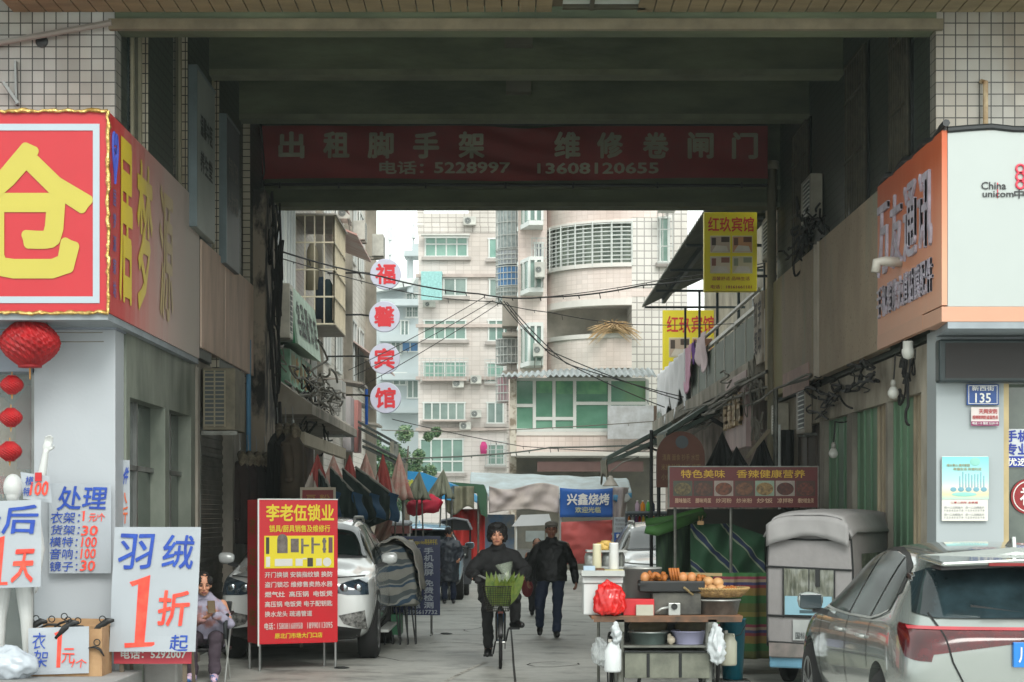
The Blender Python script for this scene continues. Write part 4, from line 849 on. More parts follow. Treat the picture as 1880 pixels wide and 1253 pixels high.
m = MB(); m.box(CX, PX(1236, D)-.3, D-.012, D-.001, zb(400), 18); m.box(CX, PX(1225, D), D-.014, D-.001, zb(545), zb(530)); m.build('pink_strip', KTp, K)
window(K, PX(1212, D), PX(1228, D), zb(480), zb(402), D, 1, GLASSG, grille=3)
m = MB(); m.box(PX(1205, D), PX(1236, D), D-.9, D-.35, zb(395), zb(391)); m.beam((PX(1208, D), D-.8, zb(383)), (PX(1226, D), D-.1, zb(392)), .05); m.build('window_hood', mat('pale_hood', (206, 204, 198), .6), K)
# recessed left bay with corner windows
m = MB(); m.box(PX(952, D), PX(1006, D), D+1.6, D+5, 0, 18); m.box(PX(934, D), PX(1000, D), D+1.7, D+5, 0, zb(690)); m.build('recess_wall', KTp, K)
for z0, z1 in ((400, 375-30), (524, 474), (660, 596)):
    m = MB(); m.prism([(PX(952, D), D+2.0, zb(z0)), (PX(972, D), D+.6, zb(z0)), (PX(996, D), D+.6, zb(z0)), (PX(996, D), D+1.59, zb(z0)), (PX(952, D), D+2.2, zb(z0))], (0, 0, zb(z1)-zb(z0))); w = m.build('bay_window', GLASSG, K)
    m = MB(); m.prism([(PX(950, D), D+1.95, zb(z0+9)), (PX(972, D), D+.5, zb(z0+9)), (PX(998, D), D+.5, zb(z0+9)), (PX(998, D), D+1.59, zb(z0+9)), (PX(950, D), D+2.2, zb(z0+9))], (0, 0, .15))
    m.prism([(PX(950, D), D+1.95, zb(z1)), (PX(972, D), D+.5, zb(z1)), (PX(998, D), D+.5, zb(z1)), (PX(998, D), D+1.59, zb(z1)), (PX(950, D), D+2.2, zb(z1))], (0, 0, .12))
    for px, dy in ((953, 1.9), (962, 1.2), (972, .55), (984, .55), (996, .55)): m.box(PX(px, D)-.04, PX(px, D)+.04, D+dy-.05, D+dy+.03, zb(z0), zb(z1))
    m.build('frame', ALU, w)
window(K, PX(983, D), PX(998, D), zb(478), zb(436), D+1.55, 2, mat('navy_glass', (36, 60, 84), .15), sill=False, grille=3)
aircon('air_conditioner', 'white air conditioner in the recess beside the rounded pink corner', PX(982, D), PX(1000, D), D-.1, D+.4, zb(510), zb(482), '-y')
aircon('air_conditioner', 'lower air conditioner in the recess, above the corrugated awning of the pink building', PX(979, D), PX(998, D), D-.1, D+.4, zb(655), zb(631), '-y')
# green glazed first floor bay with its corrugated awning and white base
D2 = 60
g = lambda y: PZ(y, D2)
m = MB(); m.box(PX(946, D2), PX(1188, D2), D2, D2+2.2, g(790), g(697)); w = m.build('green_glazing', mat('emerald_glass', (112, 160, 138), .1, c2=(78, 126, 104), ns=.6, st=(1, 1, 1.5), spec=.7), K)
m = MB()
for px in (946, 981, 1017, 1055, 1119, 1188): m.box(PX(px, D2)-.05, PX(px, D2)+.05, D2-.06, D2-.001, g(790), g(697))
for x0, x1, y in ((946, 981, 745), (981, 1055, 769), (1055, 1188, 741), (946, 1188, 697), (946, 1120, 790)): m.box(PX(x0, D2)+.05, PX(x1, D2)-.05, D2-.05, D2-.002, g(y)-.05, g(y)+.05)
m.build('frame', ALU, w)
CUR = mat('curtain_green', (110, 170, 120), .5, c2=(72, 130, 100), ns=2)
m = MB()
for x0, x1, ya, yb in ((982, 1016, 698, 722), (1018, 1054, 698, 724), (1056, 1117, 698, 724)): m.box(PX(x0, D2)+.06, PX(x1, D2)-.05, D2-.02, D2-.003, g(yb), g(ya)-.04)
m.build('blind', CUR, w)
m = MB()
N = 70
def awn(u, v):
    x0, x1 = PX(921, D2), PX(1200, D2); x = x0+(x1-x0)*u
    return (x+.25*(1-v)*(1-u)*0, D2-1.1+1.6*v, g(697)+.03+(.18+.16*min(1, u*2))*v+.035*math.sin(u*2*PI*26))
m.grid(N*3, 2, awn); m.build('corrugated_awning', mat('corrugated_sheet', (168, 176, 178), .5, .2, c2=(136, 142, 142), ns=2), K, solid=.02)
m = MB(); m.box(PX(943, D2), PX(1200, D2), D2-.03, D2+2, g(832), g(790)-.06); m.build('base_wall', KTp, K); m = MB(); m.box(PX(942, D2), PX(1200, D2), D2-.08, D2+2, g(800), g(790)-.055); m.build('white_band', WARMW, K)
m = MB(); m.box(PX(938, D2), PX(1210, D2), D2-1.6, D2+2, g(840), g(833)); m.build('canopy_slab', WARMW, K)
m = MB(); m.box(PX(985, D2), PX(1175, D2), D2-1.4, D2-1.2, g(868), g(850)); m.build('shop_fascia', mat('brown_fascia', (110, 84, 80), .7), K)
m = MB(); m.box(PX(945, D2), PX(1200, D2), D2+.5, D2+.6, 0, g(840)); m.build('shop_back', mat('dim_shopfront', (120, 116, 104), .8, c2=(80, 80, 74), ns=1), K)
m = MB(); m.box(PX(936, D2), PX(948, D2), D2-.3, D2+.1, 0, g(697)); m.build('corner_column', mat('flaking_column', (190, 184, 172), .9, c2=(128, 116, 100), ns=4, th=(.4, .55)), K)
t = thing('blank_signboard', 'blank white metal signboard with rusty edges below the green glazing', 'sign', (PX(1160, 59), 59, PZ(806, 59)))
m = MB(); m.box(PX(1116, 59), PX(1200, 59), 59, 59.25, PZ(806, 59), PZ(745, 59)); m.build('panel', mat('blank_white_board', (196, 200, 204), .6, c2=(160, 160, 160), ns=3), t); m = MB(); m.box(PX(1200, 59), PX(1206, 59), 59, 59.3, PZ(806, 59), PZ(745, 59)); m.build('rusty_edge', mat('rusty_edge', (96, 78, 64), .8), t)
m = MB()
for k in range(160):
    a = random.random()*PI; c = P(1112+26*random.random(), 610, 62.0+.1*random.random()); q = c+Vector((math.cos(a)*.7, -.3-.3*random.random(), -.1-.4*random.random()+.5*abs(math.sin(a))))
    m.tube([c, (c+q)/2+Vector((0, -.1, .15)), q], [.02, .015, .004], 4)
m.build('dried_plant', mat('dry_straw', (190, 160, 118), .9, var=.3, ns=12), None, label='dry straw coloured plant drooping over the rounded terrace', cat='plant')
# ---- balcony stack between the pink building and the far block
D = 66
Q = thing('balcony_building', 'slim building of cluttered round balconies between the far block and the pink corner', 'building', (1, D, 0))
m = MB(); m.box(PX(930, D), PX(965, D), D+.8, D+4, 0, 16); m.build('wall', AWT, Q)
q = lambda y: PZ(y, D)
for ya, yb, mt in ((380, 452, mat('grey_mesh_cage', (176, 184, 182), .5, c2=(130, 142, 142), ns=7)), (455, 482, WHITE), (486, 522, mat('blue_sheet', (90, 140, 190), .6)), (525, 550, mat('grey_mesh_cage', (176, 184, 182), .5)), (620, 665, mat('dark_cage', (96, 106, 104), .6, c2=(150, 150, 146), ns=6)), (690, 735, mat('grey_cage_b', (140, 140, 138), .7, c2=(180, 130, 140), ns=5))):
    m = MB(); m.lathe([(.0, q(yb)), (.62, q(yb)), (.66, q(ya)), (0, q(ya))], (PX(947, D), D+1.0, 0), 28); w = m.build('balcony', mt, Q)
    m = MB()
    for i in range(28): a = 2*PI*i/28; m.box(PX(947, D)+.69*math.cos(a)-.012, PX(947, D)+.69*math.cos(a)+.012, D+1+.69*math.sin(a)-.012, D+1+.69*math.sin(a)+.012, q(yb), q(ya))
    for j in range(4): m.ring((PX(947, D), D+1, q(yb)+(q(ya)-q(yb))*j/3), .69, .02, n=28, k=5)
    m.build('railing', mat('pale_grille', (186, 190, 186), .5), w)
for ya, yb in ((545, 600), (612, 618), (682, 688)): m = MB(); m.box(PX(922, D), PX(956, D), D-.3, D+.79, q(yb), q(ya)); m.build('awning_sheet', mat('weathered_sheet', (158, 152, 142), .7), Q)
# ---- left row of houses along the street, facade X about -4
def side_window(par, X, y0, y1, z0, z1, n=2, glass=None, s=1):
    m = MB(); m.box(X-.03, X+.02*s+.0, y0, y1, z0, z1) if s > 0 else m.box(X-.02, X+.03, y0, y1, z0, z1); w = m.build('window', glass or GLASSD, par)
    m = MB(); a, b = (X+.021, X+.06) if s > 0 else (X-.06, X-.021)
    for i in range(n+1): t = y0+(y1-y0)*i/n; m.box(a, b, t-.03, t+.03, z0, z1)
    m.box(a, b, y0, y1, z1, z1+.06); m.box(a, b, y0, y1, z0-.06, z0); m.build('frame', ALU, w); return w
L1T = tile('cream_row_tile', (226, 222, 212), (180, 174, 164), .2, .1, .08, dirt=(150, 140, 122), dn=.6, dth=(.4, .7), off=.5)
H1 = thing('row_house', 'old left row house with cream tiles, caged window and tattered shop signs', 'building', (-5, 30, 0))
m = MB(); m.box(-7.5, -4.0, 29.3, 40, 3.2, 15); m.build('wall', L1T, H1)
m = MB(); m.box(-7.5, -4.05, 29.3, 40, 0, 3.2); m.build('ground_floor', mat('dim_brown_shopfront', (112, 84, 66), .8, c2=(70, 58, 48), ns=1.5), H1)
m = MB(); m.box(-4.6, -3.72, 29.4, 29.7, 3.3, 12); m.box(-3.99, -3.80, 30.2, 30.5, 3.2, 12); m.box(-3.99, -3.82, 31.6, 31.8, 3.2, 12); m.build('peeling_column', mat('peeling_cream', (206, 190, 160), .9, c2=(120, 106, 88), ns=3, st=(1, 1, .4), th=(.42, .5)), H1)
for y in (32.4, 34.2): side_window(H1, -4.0, y+4.6, y+5.4, 3.75, 4.95); side_window(H1, -4.0, y, y+1.4, 5.9, 8.0, 3, mat('curtain_pane', (176, 170, 166), .4, c2=(120, 130, 150), ns=3, st=(1, 4, .3)))
m = MB(); m.prism([(-4.0, 29.6, 8.6), (-3.25, 29.6, 7.95), (-3.25, 39.5, 7.95), (-4.0, 39.5, 8.6)], (0, 0, .05)); m.build('tin_awning', mat('striped_tin', (206, 196, 190), .6, c2=(186, 140, 130), ns=1.6, st=(1, 3, 1)), H1)
m = MB(); m.box(-3.99, -3.1, 30.4, 39.5, 3.35, 3.5); m.prism([(-3.99, 30.4, 3.5), (-3.1, 30.4, 3.5), (-3.95, 30.4, 4.1)], (0, 9.1, 0)); m.build('concrete_canopy', CONCL, H1)
m = MB(); m.box(-3.30, -3.20, 30.2, 38, 2.86, 3.06); m.build('shop_fascia', mat('cream_strip', (170, 160, 140), .7), H1)
t = thing('window_cage', 'rusty caged window full of hanging dark clothes on the left row house', 'window cage', (-3.5, 37, 5.3))
m = MB(); X0, X1, y0, y1, z0, z1 = -3.99, -3.26, 36, 38.4, 5.35, 7.4
for i in range(5): x = X0+(X1-X0)*i/4; m.box(x-.012, x+.012, y0-.012, y0+.012, z0, z1)
for i in range(9): y = y0+(y1-y0)*i/8; m.box(X1-.012, X1+.012, y-.012, y+.012, z0, z1)
for j in range(5): z = z0+(z1-z0)*j/4; m.box(X0, X1, y0-.018, y0+.013, z-.014, z+.014); m.box(X1-.013, X1+.018, y0, y1, z-.014, z+.014)
m.build('bars', mat('cage_bars', (206, 196, 172), .6), t); m = MB(); m.box(X0, X1+.05, y0-.05, y1+.05, z1, z1+.03); m.box(X0, X1, y0, y1, z0-.03, z0); m.build('cage_sheets', mat('weathered_sheet', (158, 152, 142), .7), t)
m = MB(); m.box(X1-.05, X1-.03, y0+.3, y1, z0+.1, z1-.1); m.build('side_board', mat('cream_board', (196, 184, 158), .8, c2=(160, 146, 120), ns=2), t)
for x, z, h, c, lab in ((-3.72, 6.95, .9, (150, 142, 120), 'khaki'), (-3.55, 6.3, .8, (30, 46, 60), 'navy'), (-3.42, 6.25, .9, (36, 56, 60), 'dark teal')):
    m = MB(); m.tube([(x, 36.5, z), (x, 36.5, z-.15), (x, 36.5, z-h)], [(.04, .03), (.11, .06), (.13, .07)], 12); m.build('hanging_garment', mat('garment_'+lab, c, .9), None, smooth=True, disp=.06, label=lab+' garment hanging inside the window cage on the left row house', cat='clothing', group='clothes in the window cage')
t = aircon('air_conditioner', 'big white air conditioner jutting from the left row house beside the green shop sign', -4.05, -3.57, 31.4, 31.9, PZ(620, 31.4), PZ(520, 31.4), '+x', c=(206, 202, 190))
for i, (px, y0, y1, D, lab) in enumerate(((628, 380, 402, 44, 'air conditioner high on the left row beside the wooden shelf'), (656, 405, 440, 46, 'middle air conditioner of the three climbing the left row'), (690, 430, 470, 50, 'dark grilled air conditioner at the outer edge of the left row above the round signs'))):
    aircon('air_conditioner', lab, PX(px, D)-.1, PX(px+14, D), D, D+.7, PZ(y1, D), PZ(y0, D), '+x' if i else '-y', group='air conditioners high on the left row', c=(198, 196, 186))
# shop signs of the left row
t = thing('shop_sign', 'tilted pale green shop sign with peeling black characters on the left row', 'sign', (-3.6, 33.5, 4.6))
m = MB(); m.prism([(-3.98, 32, 4.75), (-3.50, 32, 4.62), (-3.62, 32, 5.60), (-3.98, 32, 5.62)], (0, 4, 0)); m.build('sign_box', mat('faded_green_sign', (186, 206, 190), .6, c2=(150, 172, 156), ns=3), t)
m = MB(); m.prism([(-3.99, 31.94, 4.75), (-3.54, 31.94, 4.62), (-3.64, 31.94, 5.62), (-3.99, 31.94, 5.64)], (0, .06, 0)); m.build('green_end', mat('green_sheet', (30, 130, 84), .5), t)
m = MB(); up = Vector((-.12, 0, .98))
for i, ch in enumerate('名品服饰店'): m.text(ch, (-3.56, 32.6+.7*i, 5.1), .55, .62, (0, 1, 0), up, bold=.03, off=.012)
m.build('lettering', mat('flaking_black', (40, 40, 40), .7, c2=(160, 170, 160), ns=8, th=(.4, .45)), t)
t = thing('shop_sign', 'smaller mint sign with flaking gold characters under the tilted green sign', 'sign', (-3.7, 33.5, 4.0))
m = MB(); m.box(-3.98, -3.66, 32.2, 35.8, 3.95, 4.55); m.build('sign_box', mat('mint_sign', (170, 200, 180), .6, c2=(60, 130, 96), ns=1.5), t)
m = MB()
for i, ch in enumerate('川味小吃店'): m.text(ch, (-3.66, 32.6+.68*i, 4.25), .5, .5, (0, 1, 0), bold=.03)
m.build('lettering', mat('flaking_gold', (190, 140, 50), .6, c2=(120, 90, 50), ns=7), t)
for x0, x1, y0, y1, D, lab, c, txt in ((600, 628, 698, 800, 38, 'tall grey streaked hanging sign with worn characters on the left row', (186, 186, 180), '招待所'), (629, 644, 728, 828, 40, 'narrow pale hanging sign between the grey and the pink one', (196, 190, 190), ''), (645, 658, 735, 830, 41, 'narrow faded pink hanging sign with green edge on the left row', (206, 140, 132), '')):
    t = thing('hanging_sign', lab, 'sign', (PX(x0, D), D, PZ(y1, D))); X0, X1, Z0, Z1 = PX(x0, D), PX(x1, D), PZ(y1, D), PZ(y0, D)
    m = MB(); m.box(X0, X1, D, D+.9, Z0, Z1); m.build('sign_box', mat('hang_%d' % x0, c, .6, c2=tuple(int(v*.75) for v in c), ns=2, st=(2, 2, .3)), t, bevel=.01)
    if txt:
        m = MB()
        for i, ch in enumerate(txt): m.text(ch, ((X0+X1)/2+.03, D, Z1-.3-.3*i), .2, .24, bold=.02)
        m.build('lettering', mat('worn_grey', (120, 120, 116), .7), t)
m = MB(); D = 43; m.cyl((PX(673, D), D, PZ(780, D)), (PX(673, D), D, PZ(715, D)), .035, n=8); m.build('blue_post', mat('blue_post', (24, 96, 190), .4), None, label='thin bright blue post behind the hanging signs of the left row', cat='post')
m = MB(); m.cyl((-3.62, 26.75, 0), (-3.62, 26.75, 4.2), .035, n=10); m.build('blue_pipe', mat('blue_pipe', (90, 150, 190), .5), None, label='pale blue pipe running up the wall behind the hanging coats', cat='pipe')
m = MB(); m.tube(wire([(-3.9, 31.2, 8.5), (-3.86, 31.3, 7), (-3.9, 31.4, 5.6)], -.02), .014); m.build('blue_hose', mat('blue_hose', (30, 110, 170), .5), None, label='bright blue hose hanging down the cream left house', cat='hose')
# second left house and the far end of the row
H2 = thing('row_house', 'taller plain row house with round hotel signs at its far corner', 'building', (-5, 41, 0))
m = MB(); m.box(-8, -4.05, 40.001, 55, 0, 15); m.build('wall', tile('white_row_tile', (230, 226, 218), (180, 176, 168), .3, .15, .07, dirt=(160, 150, 134), dn=.5, dth=(.42, .7)), H2)
m = MB(); m.box(-4.05, -3.9, 40.3, 40.6, 0, 15); m.box(-4.05, -3.85, 47.5, 47.8, 0, 15); m.box(-4.06, -3.75, 54.7, 55, 0, 15); m.build('pilaster', CONCL, H2)
for y in (42, 45, 49.5, 52): side_window(H2, -4.05, y, y+1.4, 5.2, 6.8); side_window(H2, -4.05, y, y+1.4, 8.4, 10)
m = MB(); m.prism([(-4.05, 50, 6.3), (-3.2, 50, 5.7), (-3.2, 54.6, 5.7), (-4.05, 54.6, 6.3)], (0, 0, .04)); m.prism([(-4.05, 42, 8.2), (-3.3, 42, 7.9), (-3.3, 46.6, 7.9), (-4.05, 46.6, 8.2)], (0, 0, .04)); m.build('tin_awning', mat('striped_tin', (206, 196, 190), .6, c2=(186, 140, 130), ns=1.6, st=(1, 3, 1)), H2)
for i, (z, y) in enumerate(((4.55, 41), (4.2, 43.2), (3.9, 46))): m = MB(); m.prism([(-4.04, y, z+.14), (-3.1, y, z), (-3.1, y+1.6, z), (-4.04, y+1.6, z+.14)], (0, 0, .05)); m.build('ledge_sheet', mat('weathered_sheet', (158, 152, 142), .7), H2)
for ch, py, i, lab in (('福', 504, 0, 'topmost round white hotel sign with one red character'), ('馨', 582, 1, 'second round white hotel sign from the top, crowded red character'), ('宾', 659, 2, 'third round white hotel sign, red character with a roof stroke'), ('馆', 731, 3, 'lowest round white hotel sign, above the black awning')):
    D = 42; px = 708-(2 if i in (1, 2) else 0); c = P(px, py, D); r = 28*D/F
    t = thing('round_sign', lab, 'sign', c-Vector((0, 0, r)), 'round hotel signs in a column')
    m = MB(); m.lathe([(0, -.06), (r, -.06), (r+.008, 0), (r, .06), (0, .06)], c, 40, Matrix.Rotation(PI/2, 3, 'X')); m.build('disc', mat('lilac_white_disc', (206, 208, 226), .4, var=.05), t, bevel=.004)
    m = MB(); m.text(ch, (c.x, D-.06, c.z), r*1.36, r*1.36, bold=.035, off=.006); m.build('lettering', mat('hotel_red', (222, 50, 62), .5, var=.05), t)
    m = MB(); m.tube([(c.x-r*.3, D+.06, c.z), (c.x-r*.5-.4, D+.5, c.z+.1), (-4.0, D+.6, c.z+.1)], .02); m.build('bracket_arm', DARKM, t)
# black folding awnings of the left side
for i, (x0, y0, x1, y1, D, lab) in enumerate(((657, 772, 718, 806, 40, 'upper black retractable awning arm jutting out from the left row'), (665, 806, 735, 842, 38, 'lower black retractable awning above the striped market canopies'))):
    t = thing('awning', lab, 'awning', P(x0, y1, D), 'black awnings over the market')
    a, b = P(x0, y0, D), P(x1, y1, D)
    m = MB()
    for k in range(2): m.prism([a+Vector((0, 0, -.12*k)), b+Vector((0, 0, -.10*k)), b+Vector((0, 2.2, -.10*k+.02)), a+Vector((0, 2.2, -.12*k+.02))], (0, 0, -.06))
    m.build('cover', mat('black_awning', (26, 34, 32), .6, c2=(50, 58, 54), ns=4), t)
    m = MB(); m.grid(10, 4, lambda u, v: (b.x-.02+.06*math.sin(9*u), b.y+2.2*u, b.z-.05-.32*v)); m.build('fringe', mat('tattered_cloth', (150, 146, 130), .9), t, solid=.01, disp=.04)
# ---- right row: balcony, laundry, corrugated roof, yellow signs, awnings
H3 = thing('row_house', 'right row house with a long glass railed balcony under a corrugated roof', 'building', (5.5, 30, 0))
m = MB(); m.box(5.6, 9, 29.3, 54, 3.9, 12); m.build('wall', mat('dull_cream_wall', (184, 176, 158), .9, c2=(130, 124, 110), ns=1), H3)
m = MB(); m.box(4.5, 9, 29.2, 54, 0, 3.9); m.build('ground_floor', mat('pinkish_plaster', (172, 156, 146), .9, c2=(110, 98, 90), ns=1.4), H3)
m = MB(); m.box(3.98, 5.6, 30.2, 51, 4.0, 4.18); m.box(3.9, 3.98, 30.2, 51, 3.96, 4.22); m.build('balcony_slab', CONCL, H3)
m = MB(); m.box(4.02, 4.04, 30.4, 50.8, 4.26, 5.0); w = m.build('balcony_panel', mat('grey_green_panel', (112, 122, 108), .6, c2=(92, 100, 92), ns=1.4), H3)
m = MB(); m.box(3.99, 4.06, 30.3, 50.9, 5.06, 5.12); m.box(3.99, 4.06, 30.3, 50.9, 4.22, 4.26)
for i in range(14): y = 30.4+i*20.4/13; m.box(4.0, 4.05, y-.012, y+.012, 4.22, 5.06)
m.box(3.99, 4.05, 30.3, 50.9, 5.32, 5.36); m.build('railing', mat('pale_rail', (206, 204, 196), .4), w)
m = MB(); y0, y1 = 29.6, 45
m.grid(200, 1, lambda u, v: (3.2+1.6*v, y0+(y1-y0)*u, 6.66+.75*v+.025*math.sin(u*2*PI*50))); m.build('corrugated_roof', mat('dull_green_sheet', (120, 124, 112), .6, c2=(96, 100, 90), ns=1.5), H3, solid=.02)
m = MB(); m.beam((3.7, y0, 6.80), (3.7, y1, 6.80), .08, .14); m.beam((4.7, y0, 7.2), (4.7, y1, 7.2), .08, .14)
for y in (31, 34.5, 38, 41.5, 44.8): m.beam((3.25, y, 6.62), (5.6, y, 6.62), .05); m.beam((4.2, y, 6.6), (4.2, y, 5.1), .05)
m.build('roof_steel', mat('teal_steel', (60, 76, 78), .5), H3)
m = MB(); m.box(4.48, 5.6, 29.25, 29.6, 3.9, 8); m.box(4.1, 4.4, 29.9, 30.2, 4.2, 8); m.build('end_pillar', mat('cream_pillar', (206, 196, 176), .9, c2=(150, 136, 116), ns=2), H3)
for y in (31.5, 36, 41): side_window(H3, 5.6, y, y+2, 4.9, 6.6, 3, s=-1)
def hotel_sign(x0, x1, y0, y1, D, label, full):
    t = thing('hotel_sign', label, 'sign', (PX((x0+x1)/2, D), D, PZ(y1, D)))
    f = lambda u, v: (x0+(x1-x0)*u, y0+(y1-y0)*v)
    m = MB(); m.box(PX(x0, D), PX(x1, D), D, D+.18, PZ(y1, D), PZ(y0, D)); m.build('sign_box', mat('hotel_yellow', (240, 222, 36), .45, var=.05), t, bevel=.01)
    X = lambda u: PX(x0+(x1-x0)*u, D); Z = lambda v: PZ(y0+(y1-y0)*v, D)
    m = MB(); m.text('红玖宾馆', ((X(.07)+X(.94))/2, D, Z(.155)), X(.94)-X(.07), Z(.06)-Z(.25), bold=.02)
    m.build('lettering', mat('hotel_sign_red', (216, 52, 48), .5, var=.05), t)
    for k, (u, v, c, c2) in enumerate(((.12, .31, (190, 170, 150), (80, 66, 56)), (.54, .31, (206, 150, 104), (120, 84, 66)), (.12, .57, (214, 200, 176), (150, 100, 84)), (.54, .57, (206, 196, 160), (150, 156, 130)))):
        m = MB(); m.box(X(u-.01), X(u+.37), D-.004, D-.001, Z(v+.205), Z(v-.012)); m.build('photo_border', mat('photo_border', (226, 220, 180), .5), t)
        m = MB(); m.box(X(u), X(u+.36), D-.008, D-.0045, Z(v+.195), Z(v)); w = m.build('room_photo', mat('room_photo_%d' % k, c, .5, var=.1), t)
        m = MB(); m.prism([(X(u+.02), D-.012, Z(v+.19)), (X(u+.34), D-.012, Z(v+.19)), (X(u+.30), D-.012, Z(v+.12)), (X(u+.10), D-.012, Z(v+.11))], (0, .003, 0)); m.build('bed', mat('photo_bed', (222, 214, 200), .6), w)
        m = MB(); m.box(X(u+.02), X(u+.10), D-.012, D-.0085, Z(v+.11), Z(v+.015)); m.box(X(u+.2), X(u+.355), D-.012, D-.0085, Z(v+.07), Z(v+.004)); m.build('dark_corner', mat('photo_dark_%d' % k, c2, .6), w)
    m = MB(); m.text('温馨舒适 品味生活', ((X(.15)+X(.85))/2, D, Z(.84)), X(.86)-X(.14), Z(.815)-Z(.865), bold=.01); m.text('电话：18161661101', ((X(.12)+X(.9))/2, D, Z(.945)), X(.9)-X(.12), Z(.92)-Z(.97), bold=.02)
    m.build('small_lettering', mat('hotel_small_red', (176, 76, 50), .5), t)
    m = MB()
    for v in (.1, .8): m.beam((X(1), D+.09, Z(v)), (X(1)+.5, D+.09, Z(v)), .04)
    m.build('bracket_arm', DARKM, t)
hotel_sign(1293, 1390, 390, 535, 29.5, 'upper yellow hotel sign with four room photos hanging in front of the corrugated roof', True)
hotel_sign(1217, 1318, 570, 738, 51.5, 'lower yellow hotel sign with room photos, partly behind the white laundry', True)
for i, (ya, yb, drop, c, lab, nm) in enumerate(((41.6, 49.2, 1.1, (232, 232, 236), 'white sheet drying over the balcony rail', 'sheet'), (40.3, 42.2, .8, (222, 170, 196), 'pink cloth drying beside the white sheet on the balcony', 'towel'), (39.4, 40.2, .5, (110, 60, 150), 'purple cloth on the balcony rail between the pink ones', 'towel'), (37.6, 39.2, .65, (226, 206, 212), 'pale pink and white clothes hung at the near end of the laundry', 'towel'))):
    m = MB()
    def fn(u, v): y = ya+(yb-ya)*u; return (3.92-.05*noise.noise(Vector((y*1.6, v*2, i)))-.03*math.sin(y*5), y, 5.37-drop*v*(1+.18*math.sin(y*2.3+i)+.1*math.sin(y*7)))
    m.grid(60, 14, fn); m.build('drying_'+nm, mat('laundry_%d' % i, c, .8, var=.06), None, smooth=True, solid=.012, label=lab, cat='laundry', group=None)
# long signs of the right row
t = thing('shop_sign', 'bare pinkish sign panel with raised cream characters under the balcony', 'sign', (4.2, 32.5, 2.9))
m = MB(); m.box(3.88, 3.97, 30.9, 33.8, 2.85, 4.1); m.build('panel', mat('pinkish_sign', (190, 166, 164), .6, c2=(150, 130, 128), ns=2, st=(1, 1, .4)), t, bevel=.01)
m = MB()
for i, ch in enumerate('佳美超市'): m.text(ch, (3.88, 33.4-.65*i, 3.5), .52, .55, (0, -1, 0), bold=.03, ext=.03, off=.03)
m.build('raised_lettering', mat('cream_letter', (200, 180, 140), .6, c2=(140, 110, 80), ns=6), t)
t = thing('shop_sign', 'small white sign with black characters at the near end of the balcony', 'sign', (3.9, 29.9, 4.2))
m = MB(); m.box(3.93, 3.97, 29.35, 30.3, 4.1, 5.2); m.build('panel', mat('dirty_white', (196, 186, 172), .7, c2=(140, 128, 112), ns=3), t)
m = MB()
for i, ch in enumerate('打字复印'): m.text(ch, (3.93, 29.6+.45*(1-i % 2), 4.9-.45*(i//2)), .38, .4, (0, -1, 0), bold=.03)
m.build('lettering', mat('flaking_dark', (66, 58, 54), .7), t)
for i, (D, x0, y0, x1, y1, lab) in enumerate(((41, 1115, 838, 1232, 775, 'long dark green retractable awning reaching over the street from the right'), (36, 1225, 790, 1328, 724, 'short dark green awning with torn edge higher on the right row'))):
    t = thing('awning', lab, 'awning', P(x0, y0, D), 'dark awnings of the right row')
    a, b = P(x0, y0, D), P(x1, y1, D)
    m = MB()
    for k in range(2): m.prism([a+Vector((0, 0, -.1*k)), b+Vector((0, 0, -.22*k)), b+Vector((.25, 2.5, .08-.22*k)), a+Vector((0, 2.5, .02-.1*k))], (0, 0, -.09))
    m.build('cover', mat('green_black_awning', (44, 58, 52), .6, c2=(72, 84, 76), ns=4), t)
    m = MB(); m.beam(b+Vector((-.4, .4, -.3)), b+Vector((.6, .4, -.9)), .06); m.beam(a+Vector((.9, .4, .2)), b+Vector((.4, .4, -.8)), .05); m.build('arm', DARKM, t)
    m = MB(); m.grid(14, 4, lambda u, v: (a.x-.02+.05*math.sin(8*u), a.y+2.5*u, a.z-.05-.42*v*(1+.3*math.sin(11*u)))); m.build('fringe', mat('tattered_cloth', (150, 146, 130), .9), t, solid=.01, disp=.05)
tangle('pale cable tangle running along the canopy ledge of the left row house', (-3.3, 33, 3.9), (.5, 6, .5), 26, .018, CABLEG, 8)
tangle('dark cable loops under the tilted green sign of the left row', (-3.5, 33, 3.7), (.5, 3, .8), 18, .014, CABLE, 9)
tangle('pale cables and rags bundled along the balcony edge of the right row', (3.9, 39, 3.75), (.3, 18, .35), 34, .022, CABLEG, 10)
tangle('wire tangle hanging by the small white sign at the passage mouth', (3.92, 29.9, 3.5), (.2, .8, 1.0), 12, .012, CABLEG, 11)
# overhead cables crossing the street
def cab(label, pts, r, sag=.12, mt=CABLE):
    r *= .75; m = MB(); m.tube(wire(pts, sag), r, 6)
    w = wire(pts, sag)
    for i in range(2, len(w)-2, 3):
        if random.random() < .6: m.tube([w[i], Vector(w[i])+Vector((.02, 0, -.09*random.random()-.02))], r*.7, 5)
    m.build('overhead_cable', mt, None, label=label, cat='cable')
cab('thick black overhead cable sagging right across the street from the left pier', [P(475, 448, 29.3), P(700, 508, 37), P(880, 540, 38), P(1000, 546, 38), P(1180, 524, 36), P(1400, 490, 31)], .02, .05)
cab('thin overhead cable rising to the right above the thick one', [P(1000, 546, 38), P(1240, 510, 36), P(1400, 484, 31)], .011, .03)
cab('thin overhead cable running under the thick one from the left', [P(488, 466, 30), P(760, 540, 40), P(905, 554, 40), P(1010, 574, 40), P(1160, 596, 40), P(1400, 592, 32)], .012, .03)
